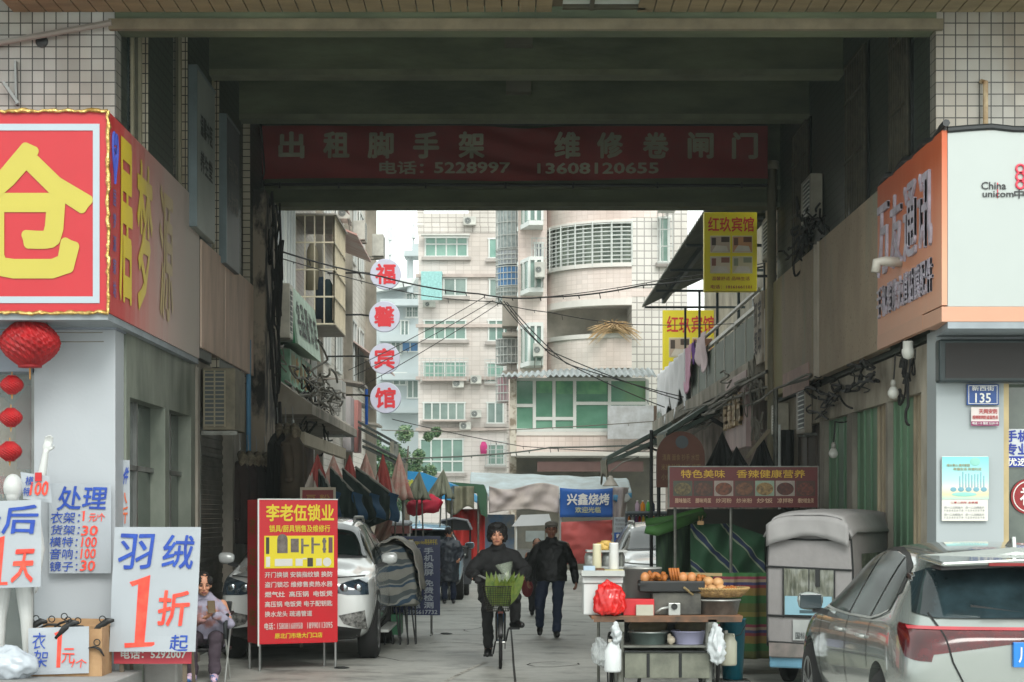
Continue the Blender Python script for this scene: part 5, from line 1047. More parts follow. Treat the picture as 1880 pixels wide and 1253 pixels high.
for i, (a, b, c) in enumerate((((918, 552), (1000, 640), (1250, 735)), ((925, 553), (1010, 650), (1220, 748)), ((930, 555), (1040, 668), (1330, 746)))):
    cab(('uppermost', 'middle', 'lowest')[i]+' of three cables sweeping down to the right in front of the pink building', [P(*a, 44), P(*b, 44), P(*c, 42)], .016, .06)
for i, (a, b) in enumerate((((890, 545), (640, 680)), ((905, 552), (650, 690)), ((918, 556), (660, 712)))):
    cab(('upper', 'middle', 'lower')[i]+' of three cables fanning down left past the round signs', [P(*b, 40), P(*a, 44)], .011, .05)
cab('horizontal cable pair low across the street before the far block', [P(700, 790, 50), P(880, 792, 52), P(1200, 774, 50)], .018, .02, CABLEG)
cab('cable dropping from the left row to the lower right across the far block', [P(720, 770, 46), P(960, 820, 48), P(1200, 830, 46)], .014, .03)
cab('lowest bundled cable above the market tents', [P(730, 842, 48), P(900, 835, 50), P(1010, 822, 50), P(1220, 815, 46)], .03, .02, mat('grey_green_cable', (92, 98, 90), .7))
# ---- trees at the far left end of the street
def leaf_tree(name, label, c, h, r, n, mts, group=None):
    t = thing(name, label, 'tree', c, group)
    c = Vector(c); m = MB(); m.tube([c, c+Vector((.1, 0, h*.35)), c+Vector((0, 0, h*.7))], [.16, .12, .05], 8)
    for i in range(5): a = 2*PI*i/5; m.tube([c+Vector((.05, 0, h*(.35+.05*i))), c+Vector((math.cos(a)*r*.6, math.sin(a)*r*.6, h*(.55+.07*i)))], [.07, .02], 6)
    m.build('trunk', mat('bark', (84, 72, 60), .9), t, smooth=True)
    m = MB(); m.m = []
    cl = [(Vector((random.gauss(0, .42)*r, random.gauss(0, .42)*r, h*(.42+.55*random.random()))), r*(.18+.2*random.random())) for _ in range(26)]
    for i in range(n):
        q, rr = random.choice(cl); d = Vector((random.gauss(0, 1), random.gauss(0, 1), random.gauss(0, 1))).normalized()*rr*random.random()**.4
        p = c+q+d; u = Vector((random.gauss(0, 1), random.gauss(0, 1), random.gauss(0, .6))).normalized(); v = u.orthogonal().normalized(); s_ = .04+.045*random.random()
        m.mi = random.randrange(len(mts)); m.add([p-u*s_, p+v*s_*.5, p+u*s_, p-v*s_*.5], [(0, 1, 2, 3)])
    m.build('crown', mts, t); return t
LEAF = [mat('leaf_dark', (52, 84, 58), .6), mat('leaf_mid', (84, 120, 78), .6), mat('leaf_pale', (128, 152, 110), .6)]
leaf_tree('street_tree', 'leafy green tree with pale new leaves right below the lowest round sign', (PX(742, 72), 72, 0), 5.2, 1.0, 11000, LEAF, None)
leaf_tree('street_tree', 'darker green tree behind the black awnings left of the far block', (PX(715, 76), 76, 0), 4.4, .9, 8000, LEAF[:2], None)
# ---- the air: a thin even haze
m = MB(); m.box(-60, 60, -6, 150, -1, 19.5)
hz = bpy.data.materials.new('haze'); hz.use_nodes = True; hn = hz.node_tree; hn.nodes.remove(hn.nodes['Principled BSDF'])
pv = hn.nodes.new('ShaderNodeVolumePrincipled'); pv.inputs['Color'].default_value = (.9, 1, .96, 1); pv.inputs['Density'].default_value = .00055; pv.inputs['Anisotropy'].default_value = .2
hn.links.new(pv.outputs[0], hn.nodes['Material Output'].inputs['Volume'])
m.build('haze', hz, kind='stuff')
# ================================================================ vehicles
def loft_body(st, seg=9):
    m = MB(); rings = []
    for (y, zb, wb, zm, wm, zs, ws, zt, wt, zc) in st:
        h = [(0, zb), (wb*.85, zb), (wb, zb+.10), (wm, zm), (ws+.012, zs-.03), (ws-.02, zs+.02), (wt+.01, zt-.03), (wt-.09, zt+(zc-zt)*.62), (0, zc)]
        ring = [(x, y, z) for x, z in h]+[(-x, y, z) for x, z in h[-2:0:-1]]
        rings.append(ring)
    n = len(rings[0]); vs = [p for r in rings for p in r]
    fs = [(i*n+j, i*n+(j+1) % n, (i+1)*n+(j+1) % n, (i+1)*n+j) for i in range(len(rings)-1) for j in range(n)]
    for i in (0, len(rings)-1):            # end caps as quads across the ring
        o = i*n; half = n//2
        for j in range(half): a, b = o+j, o+j+1; c, d = o+(n-j-1) % n, o+(n-j) % n; fs.append((a, b, c, d) if len({a, b, c, d}) == 4 else tuple(dict.fromkeys((a, b, c, d))))
    m.add(vs, fs); return m
def poly_at(p, u):
    k = len(p)-1; i = min(int(u*k), k-1); f = u*k-i
    return (p[i][0]+(p[i+1][0]-p[i][0])*f, p[i][1]+(p[i+1][1]-p[i][1])*f)
def patch(m, bvh, top, bot, axis, side, off=.006, nu=14, nv=6):
    def fn(u, v):
        a, b = poly_at(top, u), poly_at(bot, u); q = (a[0]+(b[0]-a[0])*v, a[1]+(b[1]-a[1])*v)
        o, d = (Vector((side*6, q[0], q[1])), Vector((-side, 0, 0))) if axis == 'x' else (Vector((q[0], side*12, q[1])), Vector((0, -side, 0)))
        h = bvh.ray_cast(o, d)
        if h[0] is None: h = bvh.find_nearest(Vector((side*1.0, q[0], q[1])) if axis == 'x' else Vector((q[0], 0 if side < 0 else 4.5, q[1])))
        nn = h[1] if h[1].dot(d) < 0 else -h[1]
        return h[0]+nn*off
    m.grid(nu, nv, fn); return m
def line(m, bvh, pts, w, axis, side, off=.004):
    for a, b in zip(pts, pts[1:]):
        d = Vector((b[0]-a[0], b[1]-a[1])).normalized(); n_ = Vector((-d.y, d.x))*w/2
        patch(m, bvh, [(a[0]+n_.x, a[1]+n_.y), (b[0]+n_.x, b[1]+n_.y)], [(a[0]-n_.x, a[1]-n_.y), (b[0]-n_.x, b[1]-n_.y)], axis, side, off, 8, 1)
CARGLASS = mat('car_glass', (62, 72, 68), .12, c2=(20, 27, 26), ns=2.2, spec=.02)  # two-tone base stands in for reflections and the interior behind the glass
def make_wheel(par, x, y, r, w, side):
    M = Matrix.Rotation(PI/2, 3, 'Y')
    m = MB(); m.lathe([(r*.66, -w/2), (r*.9, -w/2), (r, -w*.36), (r, w*.36), (r*.9, w/2), (r*.66, w/2)], (x, y, r), 36, M, cap=True); wl = m.build('wheel', mat('dark_wheel_well', (14, 15, 15), .8), par, smooth=False)
    m = MB(); m.lathe([(r*.64, -w/2-.005), (r*.9, -w/2-.006), (r+.003, -w*.36), (r+.003, w*.36), (r*.9, w/2+.006), (r*.64, w/2+.005)], (x, y, r), 40, M, cap=False); m.build('tyre', RUBBER, wl, smooth=True)
    m = MB(); xo = x+side*(w/2-.01)
    m.ring((xo, y, r), r*.64, .018, M, 36, 6); m.lathe([(0, -.03), (r*.16, -.03), (r*.13, .015), (0, .02)], (xo, y, r), 16, Matrix.Rotation(PI/2*side, 3, 'Y'))
    for i in range(5):
        a = 2*PI*i/5+.3
        for da in (-.12, .12): m.beam((xo, y+math.cos(a)*r*.1, r+math.sin(a)*r*.1), (xo, y+math.cos(a+da)*r*.63, r+math.sin(a+da)*r*.63), .022, .035)
    m.build('rim', mat('alloy_rim', (150, 152, 154), .3, .8), wl)
def finish_body(m, name, paint, par, wheels, wr):
    ob = m.build(name, paint, par, smooth=True, sub=3)
    dg = bpy.context.evaluated_depsgraph_get(); me = bpy.data.meshes.new_from_object(ob.evaluated_get(dg))
    bvh = BVHTree.FromPolygons([v.co.copy() for v in me.vertices], [list(p.vertices) for p in me.polygons])
    c = MB()
    for x, y, s_ in wheels: c.cyl((x-s_*.32, y, wr), (x+s_*.5, y, wr), wr+.055, n=40)
    cu = c.build('cutter', paint, par)
    d = ob.modifiers.new('b', 'BOOLEAN'); d.operation = 'DIFFERENCE'; d.object = cu; d.solver = 'EXACT'
    dg = bpy.context.evaluated_depsgraph_get(); me2 = bpy.data.meshes.new_from_object(ob.evaluated_get(dg))
    ob.modifiers.clear(); bpy.data.objects.remove(cu)
    if len(me2.polygons) > 100:
        ob.data = me2; me2.polygons.foreach_set('use_smooth', [True]*len(me2.polygons)); me2.set_sharp_from_angle(angle=.55)
        if not me2.materials: me2.materials.append(paint)
    else: ob.data = me
    return ob, bvh
def mirror(par, x, y, z, side, paint, back=1):
    c = Vector((x+side*.11, y, z)); m = MB()
    m.tube([c+Vector((-side*.11, 0, -.01)), c+Vector((-side*.06, 0, 0)), c+Vector((side*.05, 0, .005)), c+Vector((side*.10, 0, 0))], [(.03, .05), (.055, .075), (.055, .08), (.03, .05)], 16, up=(0, 1, 0)); h = m.build('mirror', paint, par, smooth=True, sub=1)
    m = MB(); m.obox(c+Vector((0, -back*.052, 0)), (.17, .012, .115)); m.build('mirror_glass', mat('mirror_glass', (50, 60, 64), .05, spec=.6), h, bevel=.02)
    m = MB(); m.beam((x-side*.06, y, z-.10), (x+side*.08, y, z-.06), .05, .05); m.build('mirror_arm', BLACK, par)
def hatchback(name, label, paint, plate_txt=None, detail=True):
    t = thing(name, label, 'car')
    st = [(0.00, .40, .66, .62, .80, .84, .74, .93, .60, .95), (.07, .31, .80, .64, .885, .93, .825, 1.00, .70, 1.015), (.24, .27, .86, .65, .925, 1.0, .87, 1.10, .70, 1.12),
          (.50, .26, .87, .66, .935, 1.03, .89, 1.30, .665, 1.34), (.62, .26, .87, .66, .935, 1.03, .89, 1.40, .655, 1.455), (.85, .25, .87, .66, .93, 1.03, .89, 1.46, .64, 1.52), (1.4, .24, .87, .66, .925, 1.01, .885, 1.50, .625, 1.56), (2.1, .24, .87, .66, .925, .99, .885, 1.50, .62, 1.57),
          (2.75, .24, .87, .66, .925, .975, .885, 1.40, .61, 1.45), (3.2, .24, .87, .66, .92, .965, .875, 1.17, .66, 1.20), (3.5, .24, .87, .65, .92, .95, .865, 1.02, .72, 1.04), (4.0, .25, .86, .62, .91, .88, .84, .94, .70, .96), (4.35, .28, .78, .58, .85, .78, .77, .83, .6, .84), (4.5, .36, .62, .55, .70, .68, .62, .71, .46, .72)]
    wh = [(.80, .85, 1), (-.80, .85, -1), (.80, 3.62, 1), (-.80, 3.62, -1)]; r = .345
    body, bvh = finish_body(loft_body(st), 'body', paint, t, wh, r)
    for x, y, s_ in wh: make_wheel(t, x, y, r, .22, s_)
    for s_ in (-1, 1):
        for nm, top, bot in (('front_window', [(2.08, 1.47), (2.5, 1.42), (2.85, 1.27), (3.16, 1.08)], [(2.08, 1.01), (2.5, 1.01), (2.85, 1.01), (3.16, 1.02)]), ('rear_window', [(1.28, 1.45), (1.65, 1.48), (2.02, 1.475)], [(1.28, 1.02), (1.65, 1.015), (2.02, 1.01)]), ('quarter_window', [(.80, 1.19), (.92, 1.35), (1.22, 1.445)], [(.78, 1.10), (.95, 1.06), (1.22, 1.025)])):
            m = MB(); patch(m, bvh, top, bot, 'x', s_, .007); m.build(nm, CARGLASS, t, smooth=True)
        m = MB()
        for top, bot in (([(.74, 1.22), (.90, 1.40), (1.25, 1.475), (1.65, 1.51), (2.08, 1.505), (2.5, 1.455), (2.87, 1.30), (3.2, 1.09)], [(.80, 1.20), (.93, 1.36), (1.25, 1.45), (1.65, 1.485), (2.08, 1.475), (2.5, 1.425), (2.86, 1.275), (3.17, 1.08)]), ([(2.02, 1.475), (2.08, 1.475)], [(2.02, 1.01), (2.08, 1.01)]), ([(1.22, 1.445), (1.28, 1.45)], [(1.22, 1.025), (1.28, 1.02)])): patch(m, bvh, top, bot, 'x', s_, .0055, 30, 2)
        m.build('window_trim', BLACK, t, smooth=True)
        m = MB(); patch(m, bvh, [(.78, 1.10), (.95, 1.062), (1.22, 1.027), (2.0, 1.012), (2.6, 1.012), (3.16, 1.022)], [(.78, 1.085), (.95, 1.047), (1.22, 1.012), (2.0, .997), (2.6, .997), (3.16, 1.007)], 'x', s_, .01, 40, 1); m.build('chrome_strip', STEEL, t, smooth=True)
        m = MB(); SEAM = mat('door_seam', (20, 20, 20), .8)
        line(m, bvh, [(2.05, 1.0), (2.05, .6), (2.06, .36)], .012, 'x', s_); line(m, bvh, [(3.12, 1.0), (3.16, .7), (3.12, .38)], .012, 'x', s_); line(m, bvh, [(1.22, 1.0), (1.26, .85), (1.22, .68)], .012, 'x', s_); line(m, bvh, [(1.22, .36), (3.12, .36)], .014, 'x', s_); m.build('door_seam', SEAM, t)
        m = MB()
        for y in (1.42, 2.25):
            h = bvh.ray_cast(Vector((s_*6, y, .88)), Vector((-s_, 0, 0)))[0]; x = h.x if h else s_*.92
            m.tube([(x, y-.1, .88), (x+s_*.025, y-.07, .885), (x+s_*.025, y+.07, .885), (x, y+.1, .88)], .014, 8)
        m.build('door_handle', STEEL, t, smooth=True)
        mirror(t, s_*.90, 2.98, 1.06, s_, paint)
        m = MB(); patch(m, bvh, [(.03, .985), (.2, 1.02), (.40, 1.035)], [(.03, .80), (.16, .83), (.40, 1.02)], 'x', s_, .008, 14, 6); m.build('tail_light', mat('tail_red', (88, 8, 14), .15, c2=(50, 5, 8), ns=9, coat=.5), t, smooth=True)
        m = MB(); patch(m, bvh, [(.2, .72), (.7, .76), (1.0, .70), (1.35, .42)], [(.2, .66), (.7, .70), (1.0, .66), (1.35, .36)], 'x', s_, -.02, 4, 1); 
        m = MB(); patch(m, bvh, [(.06, .44), (.45, .40)], [(.06, .34), (.45, .28)], 'x', s_, .006); m.build('bumper_trim', BLACK, t, smooth=True)
    m = MB(); patch(m, bvh, [(-.70, 1.34), (-.62, 1.385), (0, 1.40), (.62, 1.385), (.70, 1.34)], [(-.78, 1.10), (-.66, 1.07), (0, 1.065), (.66, 1.07), (.78, 1.10)], 'y', -1, .008, 28, 10); m.build('rear_glass', mat('rear_glass', (48, 66, 72), .06, c2=(22, 30, 32), ns=2, spec=.4), t, smooth=True)
    m = MB(); patch(m, bvh, [(-.84, 1.01), (-.5, 1.005), (0, 1.0), (.5, 1.005), (.84, 1.01)], [(-.84, .83), (-.55, .87), (0, .945), (.55, .87), (.84, .83)], 'y', -1, .009, 40, 6); m.build('light_bar', mat('tail_red', (110, 12, 18), .15, coat=.8), t, smooth=True)
    m = MB(); patch(m, bvh, [(-.84, 1.018), (0, 1.01), (.84, 1.018)], [(-.84, .998), (0, .992), (.84, .998)], 'y', -1, .012, 40, 2); m.build('light_strip', mat('pink_red_strip', (176, 50, 60), .2, coat=.5), t, smooth=True)
    m = MB()
    line(m, bvh, [(-.70, 1.10), (-.64, .95), (-.60, .80), (-.50, .60)], .011, 'y', -1, .011); line(m, bvh, [(.70, 1.10), (.64, .95), (.60, .80), (.50, .60)], .011, 'y', -1, .011); line(m, bvh, [(-.5, .6), (.5, .6)], .011, 'y', -1); m.build('hatch_seam', mat('door_seam', (20, 20, 20), .8), t)
    m = MB(); patch(m, bvh, [(-.8, .42), (0, .46), (.8, .42)], [(-.72, .30), (0, .32), (.72, .30)], 'y', -1, .008, 24, 3); m.build('rear_bumper_trim', BLACK, t, smooth=True)
    # spoiler lip with its brake light, roof fin, wiper, plate
    m = MB(); m.prism([(-.66, .72, 1.475), (-.60, .30, 1.435), (0, .25, 1.465), (.60, .30, 1.435), (.66, .72, 1.475), (0, .72, 1.53)], (0, 0, -.03)); m.build('spoiler', paint, t, bevel=.012)
    m = MB(); m.prism([(-.60, .33, 1.400), (0, .28, 1.43), (.60, .33, 1.400), (.60, .60, 1.41), (-.60, .60, 1.41)], (0, 0, -.018)); m.build('spoiler_underside', BLACK, t)
    m = MB(); m.box(-.30, .30, .262, .30, 1.412, 1.432); m.build('brake_light', mat('brake_red', (130, 14, 18), .2), t)
    m = MB(); m.prism([(0, .78, 1.515), (0, 1.0, 1.53), (0, .80, 1.60)], (.03, 0, 0)); m.build('roof_fin', paint, t, bevel=.006)
    m = MB(); m.beam((.0, .20, 1.09), (-.42, .27, 1.15), .02, .015); m.build('wiper', BLACK, t)
    h = bvh.ray_cast(Vector((0, -5, .86)), Vector((0, 1, 0)))[0]; yp = (h.y if h else .03)-.03
    if plate_txt:
        m = MB(); m.box(-.22, .22, yp-.006, yp+.03, .77, .93); p = m.build('number_plate', mat('plate_bright_blue', (30, 120, 200), .35, var=.03), t, bevel=.004)
        m = MB(); m.text(plate_txt, (0, yp-.007, .85), .38, .10, bold=.015, off=.002); m.build('plate_lettering', INKW, p)
        m = MB(); m.text('C H E R Y', (-.0, yp-.02, .972), .3, .03, bold=.02, off=.02); m.build('lettering', STEEL, t)
    return t
SILV = mat('silver_green_paint', (148, 154, 150), .22, .55, var=.04, coat=1)
car = hatchback('parked_car', 'silver green hatchback in the right foreground seen from behind, red light bar across its tail', SILV, '川F·52A8')
car.location = (3.47, 12.25, 0); car.rotation_euler = (0, 0, math.radians(.8))
van = hatchback('parked_car', 'pale blue small car half hidden behind the dark blue phone repair board', mat('pale_blue_paint', (150, 186, 206), .3, .1, var=.04, coat=1))
van.location = (-1.80, 38.4, 0); van.scale = (1, .9, 1.02)

def suv(name, label, paint):
    t = thing(name, label, 'car')
    st = [(0.0, .38, .62, .58, .74, .80, .70, .93, .52, .95), (.09, .28, .80, .6, .88, .90, .83, 1.00, .62, 1.03), (.35, .24, .87, .64, .93, .97, .885, 1.06, .68, 1.11), (.85, .24, .89, .66, .945, 1.02, .905, 1.10, .72, 1.17), (1.15, .24, .89, .67, .945, 1.05, .905, 1.15, .745, 1.21),
          (1.55, .24, .89, .68, .945, 1.07, .90, 1.42, .68, 1.46), (1.95, .24, .89, .68, .945, 1.08, .90, 1.61, .63, 1.67), (2.6, .24, .89, .68, .945, 1.09, .90, 1.67, .62, 1.74), (3.5, .24, .89, .68, .94, 1.10, .895, 1.66, .615, 1.73), (4.1, .25, .88, .69, .935, 1.11, .885, 1.60, .60, 1.65), (4.35, .28, .86, .70, .92, 1.10, .87, 1.28, .66, 1.32), (4.5, .36, .76, .66, .84, .95, .78, 1.05, .6, 1.07)]
    wh = [(.82, .85, 1), (-.82, .85, -1), (.82, 3.5, 1), (-.82, 3.5, -1)]; r = .36
    body, bvh = finish_body(loft_body(st), 'body', paint, t, wh, r)
    for x, y, s_ in wh: make_wheel(t, x, y, r, .23, s_)
    m = MB(); patch(m, bvh, [(-.60, 1.58), (-.4, 1.63), (0, 1.65), (.4, 1.63), (.60, 1.58)], [(-.74, 1.23), (-.5, 1.245), (0, 1.25), (.5, 1.245), (.74, 1.23)], 'y', -1, .008, 24, 10); m.build('windscreen', mat('windscreen_glass', (30, 44, 42), .05, c2=(16, 22, 22), ns=1, spec=.7), t, smooth=True)
    m = MB(); patch(m, bvh, [(-.75, 1.235), (0, 1.255), (.75, 1.235)], [(-.76, 1.205), (0, 1.22), (.76, 1.205)], 'y', -1, .006, 24, 2); m.build('cowl', BLACK, t)
    HL = mat('headlamp_lens', (120, 134, 140), .08, c2=(24, 34, 44), ns=14, coat=1)
    for s_ in (-1, 1):
        m = MB(); patch(m, bvh, [(s_*.46, .90), (s_*.62, .955), (s_*.84, 1.0)], [(s_*.46, .83), (s_*.62, .80), (s_*.86, .80)], 'y', -1, .008, 14, 6); hl = m.build('headlight', mat('headlamp_black', (26, 36, 42), .1, c2=(60, 76, 90), ns=9, coat=1), t, smooth=True)
        m = MB()
        for q in (.58, .74):
            h = bvh.ray_cast(Vector((s_*q, -5, .885)), Vector((0, 1, 0)))[0]; m.ell((s_*q, (h.y if h else .2)-.008, .885), (.052, .02, .052), 18, 10)
        m.build('projector_lens', mat('lamp_chrome', (176, 184, 188), .12, .9), hl, smooth=True)
        m = MB(); patch(m, bvh, [(s_*.52, .56), (s_*.82, .62)], [(s_*.58, .46), (s_*.84, .38)], 'y', -1, .008, 8, 5); m.build('fog_light', mat('fog_lamp', (150, 150, 146), .2, c2=(50, 50, 50), ns=20, coat=1), t, smooth=True)
        for top, bot in (([(1.50, 1.30), (1.75, 1.50), (2.0, 1.59), (2.4, 1.62)], [(1.42, 1.13), (1.75, 1.12), (2.0, 1.12), (2.4, 1.12)]), ([(2.5, 1.62), (3.3, 1.61)], [(2.5, 1.12), (3.3, 1.13)]), ([(3.4, 1.60), (3.9, 1.5), (4.05, 1.4)], [(3.4, 1.14), (3.9, 1.17), (4.1, 1.2)])):
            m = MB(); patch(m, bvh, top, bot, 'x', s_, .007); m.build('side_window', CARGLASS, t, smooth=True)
        m = MB(); line(m, bvh, [(1.35, 1.05), (1.32, .7), (1.38, .42)], .012, 'x', s_); line(m, bvh, [(2.45, 1.1), (2.46, .38)], .012, 'x', s_); line(m, bvh, [(1.38, .40), (3.0, .40)], .012, 'x', s_); m.build('door_seam', mat('door_seam', (20, 20, 20), .8), t)
        m = MB(); patch(m, bvh, [(1.3, .40), (3.1, .40)], [(1.3, .25), (3.1, .25)], 'x', s_, .008); m.build('sill_trim', BLACK, t)
        m = MB(); m.beam((s_*.97, 1.3, .30), (s_*.97, 3.05, .30), .12, .035); m.build('running_board', STEEL, t)
        zr = bvh.ray_cast(Vector((s_*.54, 2.8, 5)), Vector((0, 0, -1)))[0].z; m = MB(); m.tube([(s_*.54, 2.1, zr-.02), (s_*.54, 2.2, zr+.04), (s_*.54, 3.5, zr+.04), (s_*.54, 3.7, zr-.02)], .018, 8); m.build('roof_rail', STEEL, t, smooth=True)
        mirror(t, s_*.92, 1.55, 1.20, s_, paint, -1)
        m = MB()
        for (yc, rr) in ((.85, .43), (3.5, .43)):
            for i in range(12):
                a0, a1 = PI*i/12, PI*(i+1)/12; patch(m, bvh, [(yc+math.cos(a0)*(rr+.05), r+math.sin(a0)*(rr+.05)), (yc+math.cos(a1)*(rr+.05), r+math.sin(a1)*(rr+.05))], [(yc+math.cos(a0)*rr, r+math.sin(a0)*rr), (yc+math.cos(a1)*rr, r+math.sin(a1)*rr)], 'x', s_, .012, 2, 1)
        m.build('arch_trim', BLACK, t)
    m = MB(); patch(m, bvh, [(-.46, .93), (0, .95), (.46, .93)], [(-.40, .74), (0, .70), (.40, .74)], 'y', -1, .008, 20, 6); gr = m.build('grille', mat('grille_black', (24, 26, 27), .4), t, smooth=True)
    m = MB()
    for z in (.77, .82, .87, .91): line(m, bvh, [(-.42, z), (.42, z)], .014, 'y', -1, .016)
    m.build('grille_bars', STEEL, gr)
    m = MB(); patch(m, bvh, [(-.78, .40), (0, .50), (.78, .40)], [(-.74, .27), (0, .26), (.74, .27)], 'y', -1, .008, 24, 4); m.build('lower_grille', BLACK, t, smooth=True)
    m = MB(); line(m, bvh, [(-.80, 1.015), (-.5, 1.0), (0, .985), (.5, 1.0), (.80, 1.015)], .010, 'y', -1, .006); m.build('bonnet_seam', mat('door_seam', (20, 20, 20), .8), t)
    m = MB(); m.beam((-.5, 1.27, 1.225), (.05, 1.38, 1.27), .02, .015); m.beam((.05, 1.27, 1.225), (.55, 1.38, 1.27), .02, .015); m.build('wiper', BLACK, t)
    m = MB(); m.box(-.22, .22, -.03, .0, .55, .68); m.build('number_plate', mat('plate_bright_blue', (30, 120, 200), .35, var=.03), t)
    return t
s1 = suv('parked_car', 'white off road car parked nose out behind the red and yellow locksmith board', mat('white_paint', (214, 218, 216), .25, .1, var=.04, coat=1))
s1.location = (-2.5, 22.45, 0)
s2 = copy_tree(s1); s2['label'] = 'white car facing out beside the green draped food stall on the right'; s2.location = (2.72, 30.5, 0); s2.scale = (1, 1, .95)
# ================================================================ people
SKIN = mat('skin', (196, 140, 112), .5, var=.08, ns=6); HAIR = mat('black_hair', (18, 15, 15), .75, var=.3, ns=30, st=(1, 1, .3))
def hand(m, w, d, nrm, side, curl=.5, s=1.0):
    """palm with four bent fingers of unequal length and a thumb from its side; d = pointing direction, nrm = palm side"""
    w = Vector(w); d = Vector(d).normalized(); nrm = Vector(nrm); nrm = (nrm-d*nrm.dot(d)).normalized(); l = d.cross(nrm)*side
    M = Matrix((l, d, nrm)).transposed()
    m.ell(w+d*.045*s, (.042*s, .052*s, .018*s), 14, 10, M)
    for i, (o, ln) in enumerate(((.030, .068), (.010, .078), (-.011, .072), (-.030, .056))):
        p = w+d*.085*s+l*o*s; a = curl; pts = [w+d*.05*s+l*o*.8*s, p]
        for k, f in enumerate((.45, .32, .23)):
            a2 = a*(k+.6); p = p+(d*math.cos(a2)+nrm*math.sin(a2))*ln*f*s; pts.append(p)
        m.tube(pts, [.0095*s, .0095*s, .009*s, .0085*s, .007*s], 8)
    b = w+d*.03*s+l*.034*s
    m.tube([w+d*.02*s+l*.02*s, b, b+(d*.6+l*.7+nrm*.3).normalized()*.035*s, b+(d*.9+l*.5+nrm*.6).normalized()*.062*s], [.013*s, .012*s, .0105*s, .008*s], 8)
def rot(yaw, pitch=0): return Matrix.Rotation(yaw, 3, 'Z') @ Matrix.Rotation(pitch, 3, 'X')
def person(label, loc, J, jacket, trousers, shoes, hair='short', cap=None, yaw=0, pitch=0, bulk=1.0, coat=None, gloves=False, collar=True, face=True, curl=.9, hd=None, padded=0, name='person', skin=None, s=1):
    t = thing(name, label, 'person', loc); L0 = Vector(loc); V = lambda p: L0+Vector(p)*s
    skin = skin or SKIN; H = V(J['head']); R = rot(yaw, pitch); q = lambda x, y, z: H+R @ (Vector((x, y, z))*s)
    m = MB()
    m.ell(q(0, .01, .012), (.076*s, .095*s, .108*s), 20, 14, R); m.ell(q(0, -.022, -.06), (.056*s, .062*s, .058*s), 16, 10, R); m.ell(q(0, -.055, -.092), (.026*s, .022*s, .02*s), 10, 8, R)
    m.tube([q(0, -.088, .012), q(0, -.098, -.012), q(0, -.108, -.03)], [.009*s, .011*s, .016*s], 8); m.ell(q(0, -.098, -.034), (.02*s, .014*s, .011*s), 10, 6, R)
    for e in (-1, 1): m.ell(q(e*.078, .015, -.012), (.012*s, .022*s, .034*s), 10, 8, R); m.ell(q(e*.036, -.062, -.022), (.026*s, .022*s, .022*s), 10, 8, R)
    m.ell(q(0, -.082, -.062), (.028*s, .014*s, .014*s), 10, 6, R)
    m.limb([V(J['neck'])-Vector((0, 0, .05)), V(J['neck']), q(0, .02, -.06)], [.06*s, .056*s, .055*s])
    m.tube([V(J['pelvis'])-Vector((0, 0, .06*s)), V(J['pelvis']), V(J['chest']), V(J['neck'])-Vector((0, 0, .06*s))], [(.12*s, .09*s), (.14*s, .10*s), (.15*s, .10*s), (.08*s, .07*s)], 14, up=(1, 0, 0))
    for e, k in ((-1, 'R'), (1, 'L')):
        m.limb([V(J['sh'+k]), V(J['el'+k]), V(J['wr'+k])], [.05*s, .04*s, .027*s]); m.limb([V(J['hip'+k]), V(J['kn'+k]), V(J['an'+k]), V(J['toe'+k])], [.075*s, .052*s, .038*s, .03*s])
        w = V(J['wr'+k]); d = Vector(J.get('hd'+k, (w-V(J['el'+k])).normalized())); hand(m, w, d, J.get('hn'+k, (-e, 0, 0)), e, curl, s)
    m.build('body', skin, t, remesh=.007, sm=2)
    if face:
        m = MB()
        for e in (-1, 1): m.ell(q(e*.033, -.083, .008), (.015*s, .007*s, .0065*s), 10, 6, R)
        m.build('eyes', mat('eye_dark', (24, 18, 16), .3), t, smooth=True)
        m = MB()
        for e in (-1, 1): m.tube([q(e*.015, -.092, .03), q(e*.035, -.09, .036), q(e*.055, -.076, .028)], [.004*s, .005*s, .003*s], 6)
        m.build('eyebrows', HAIR, t)
        m = MB(); m.tube([q(-.025, -.088, -.063), q(0, -.098, -.061), q(.025, -.088, -.063)], [.003*s, .0075*s, .003*s], 8); m.build('lips', mat('lips', (150, 84, 76), .5), t, smooth=True)
    m = MB()
    if hair == 'bob': m.ell(q(0, .035, .052), (.118*s, .115*s, .108*s), 20, 14, R); m.ell(q(0, -.02, .108), (.095*s, .075*s, .045*s), 16, 10, R); m.ell(q(0, .07, -.01), (.095*s, .06*s, .1*s), 14, 10, R); [m.ell(q(e*.090, .04, .0), (.03*s, .055*s, .078*s), 12, 8, R) for e in (-1, 1)]
    elif hair == 'tied': m.ell(q(0, .03, .035), (.086*s, .098*s, .095*s), 20, 14, R); m.ell(q(0, .12, -.0), (.045*s, .05*s, .05*s), 14, 10, R); [m.ell(q(e*.06, -.045, .055), (.035*s, .04*s, .045*s), 12, 8, R) for e in (-1, 1)]
    else: m.ell(q(0, .03, .03), (.084*s, .092*s, .095*s), 20, 14, R)
    m.build('hair', HAIR, t, remesh=.009, disp=.03, dscale=.022)
    if cap:
        m = MB(); m.ell(q(0, .0, .078), (.096*s, .118*s, .052*s), 24, 12, R); m.ell(q(0, -.075, .072), (.076*s, .075*s, .014*s), 20, 8, R); m.build('cap', cap, t, smooth=True)
    # jacket
    b = bulk; m = MB(); pe, ch, ne = V(J['pelvis']), V(J['chest']), V(J['neck'])
    low = V(J['hem']) if 'hem' in J else pe-Vector((0, 0, .06*s))
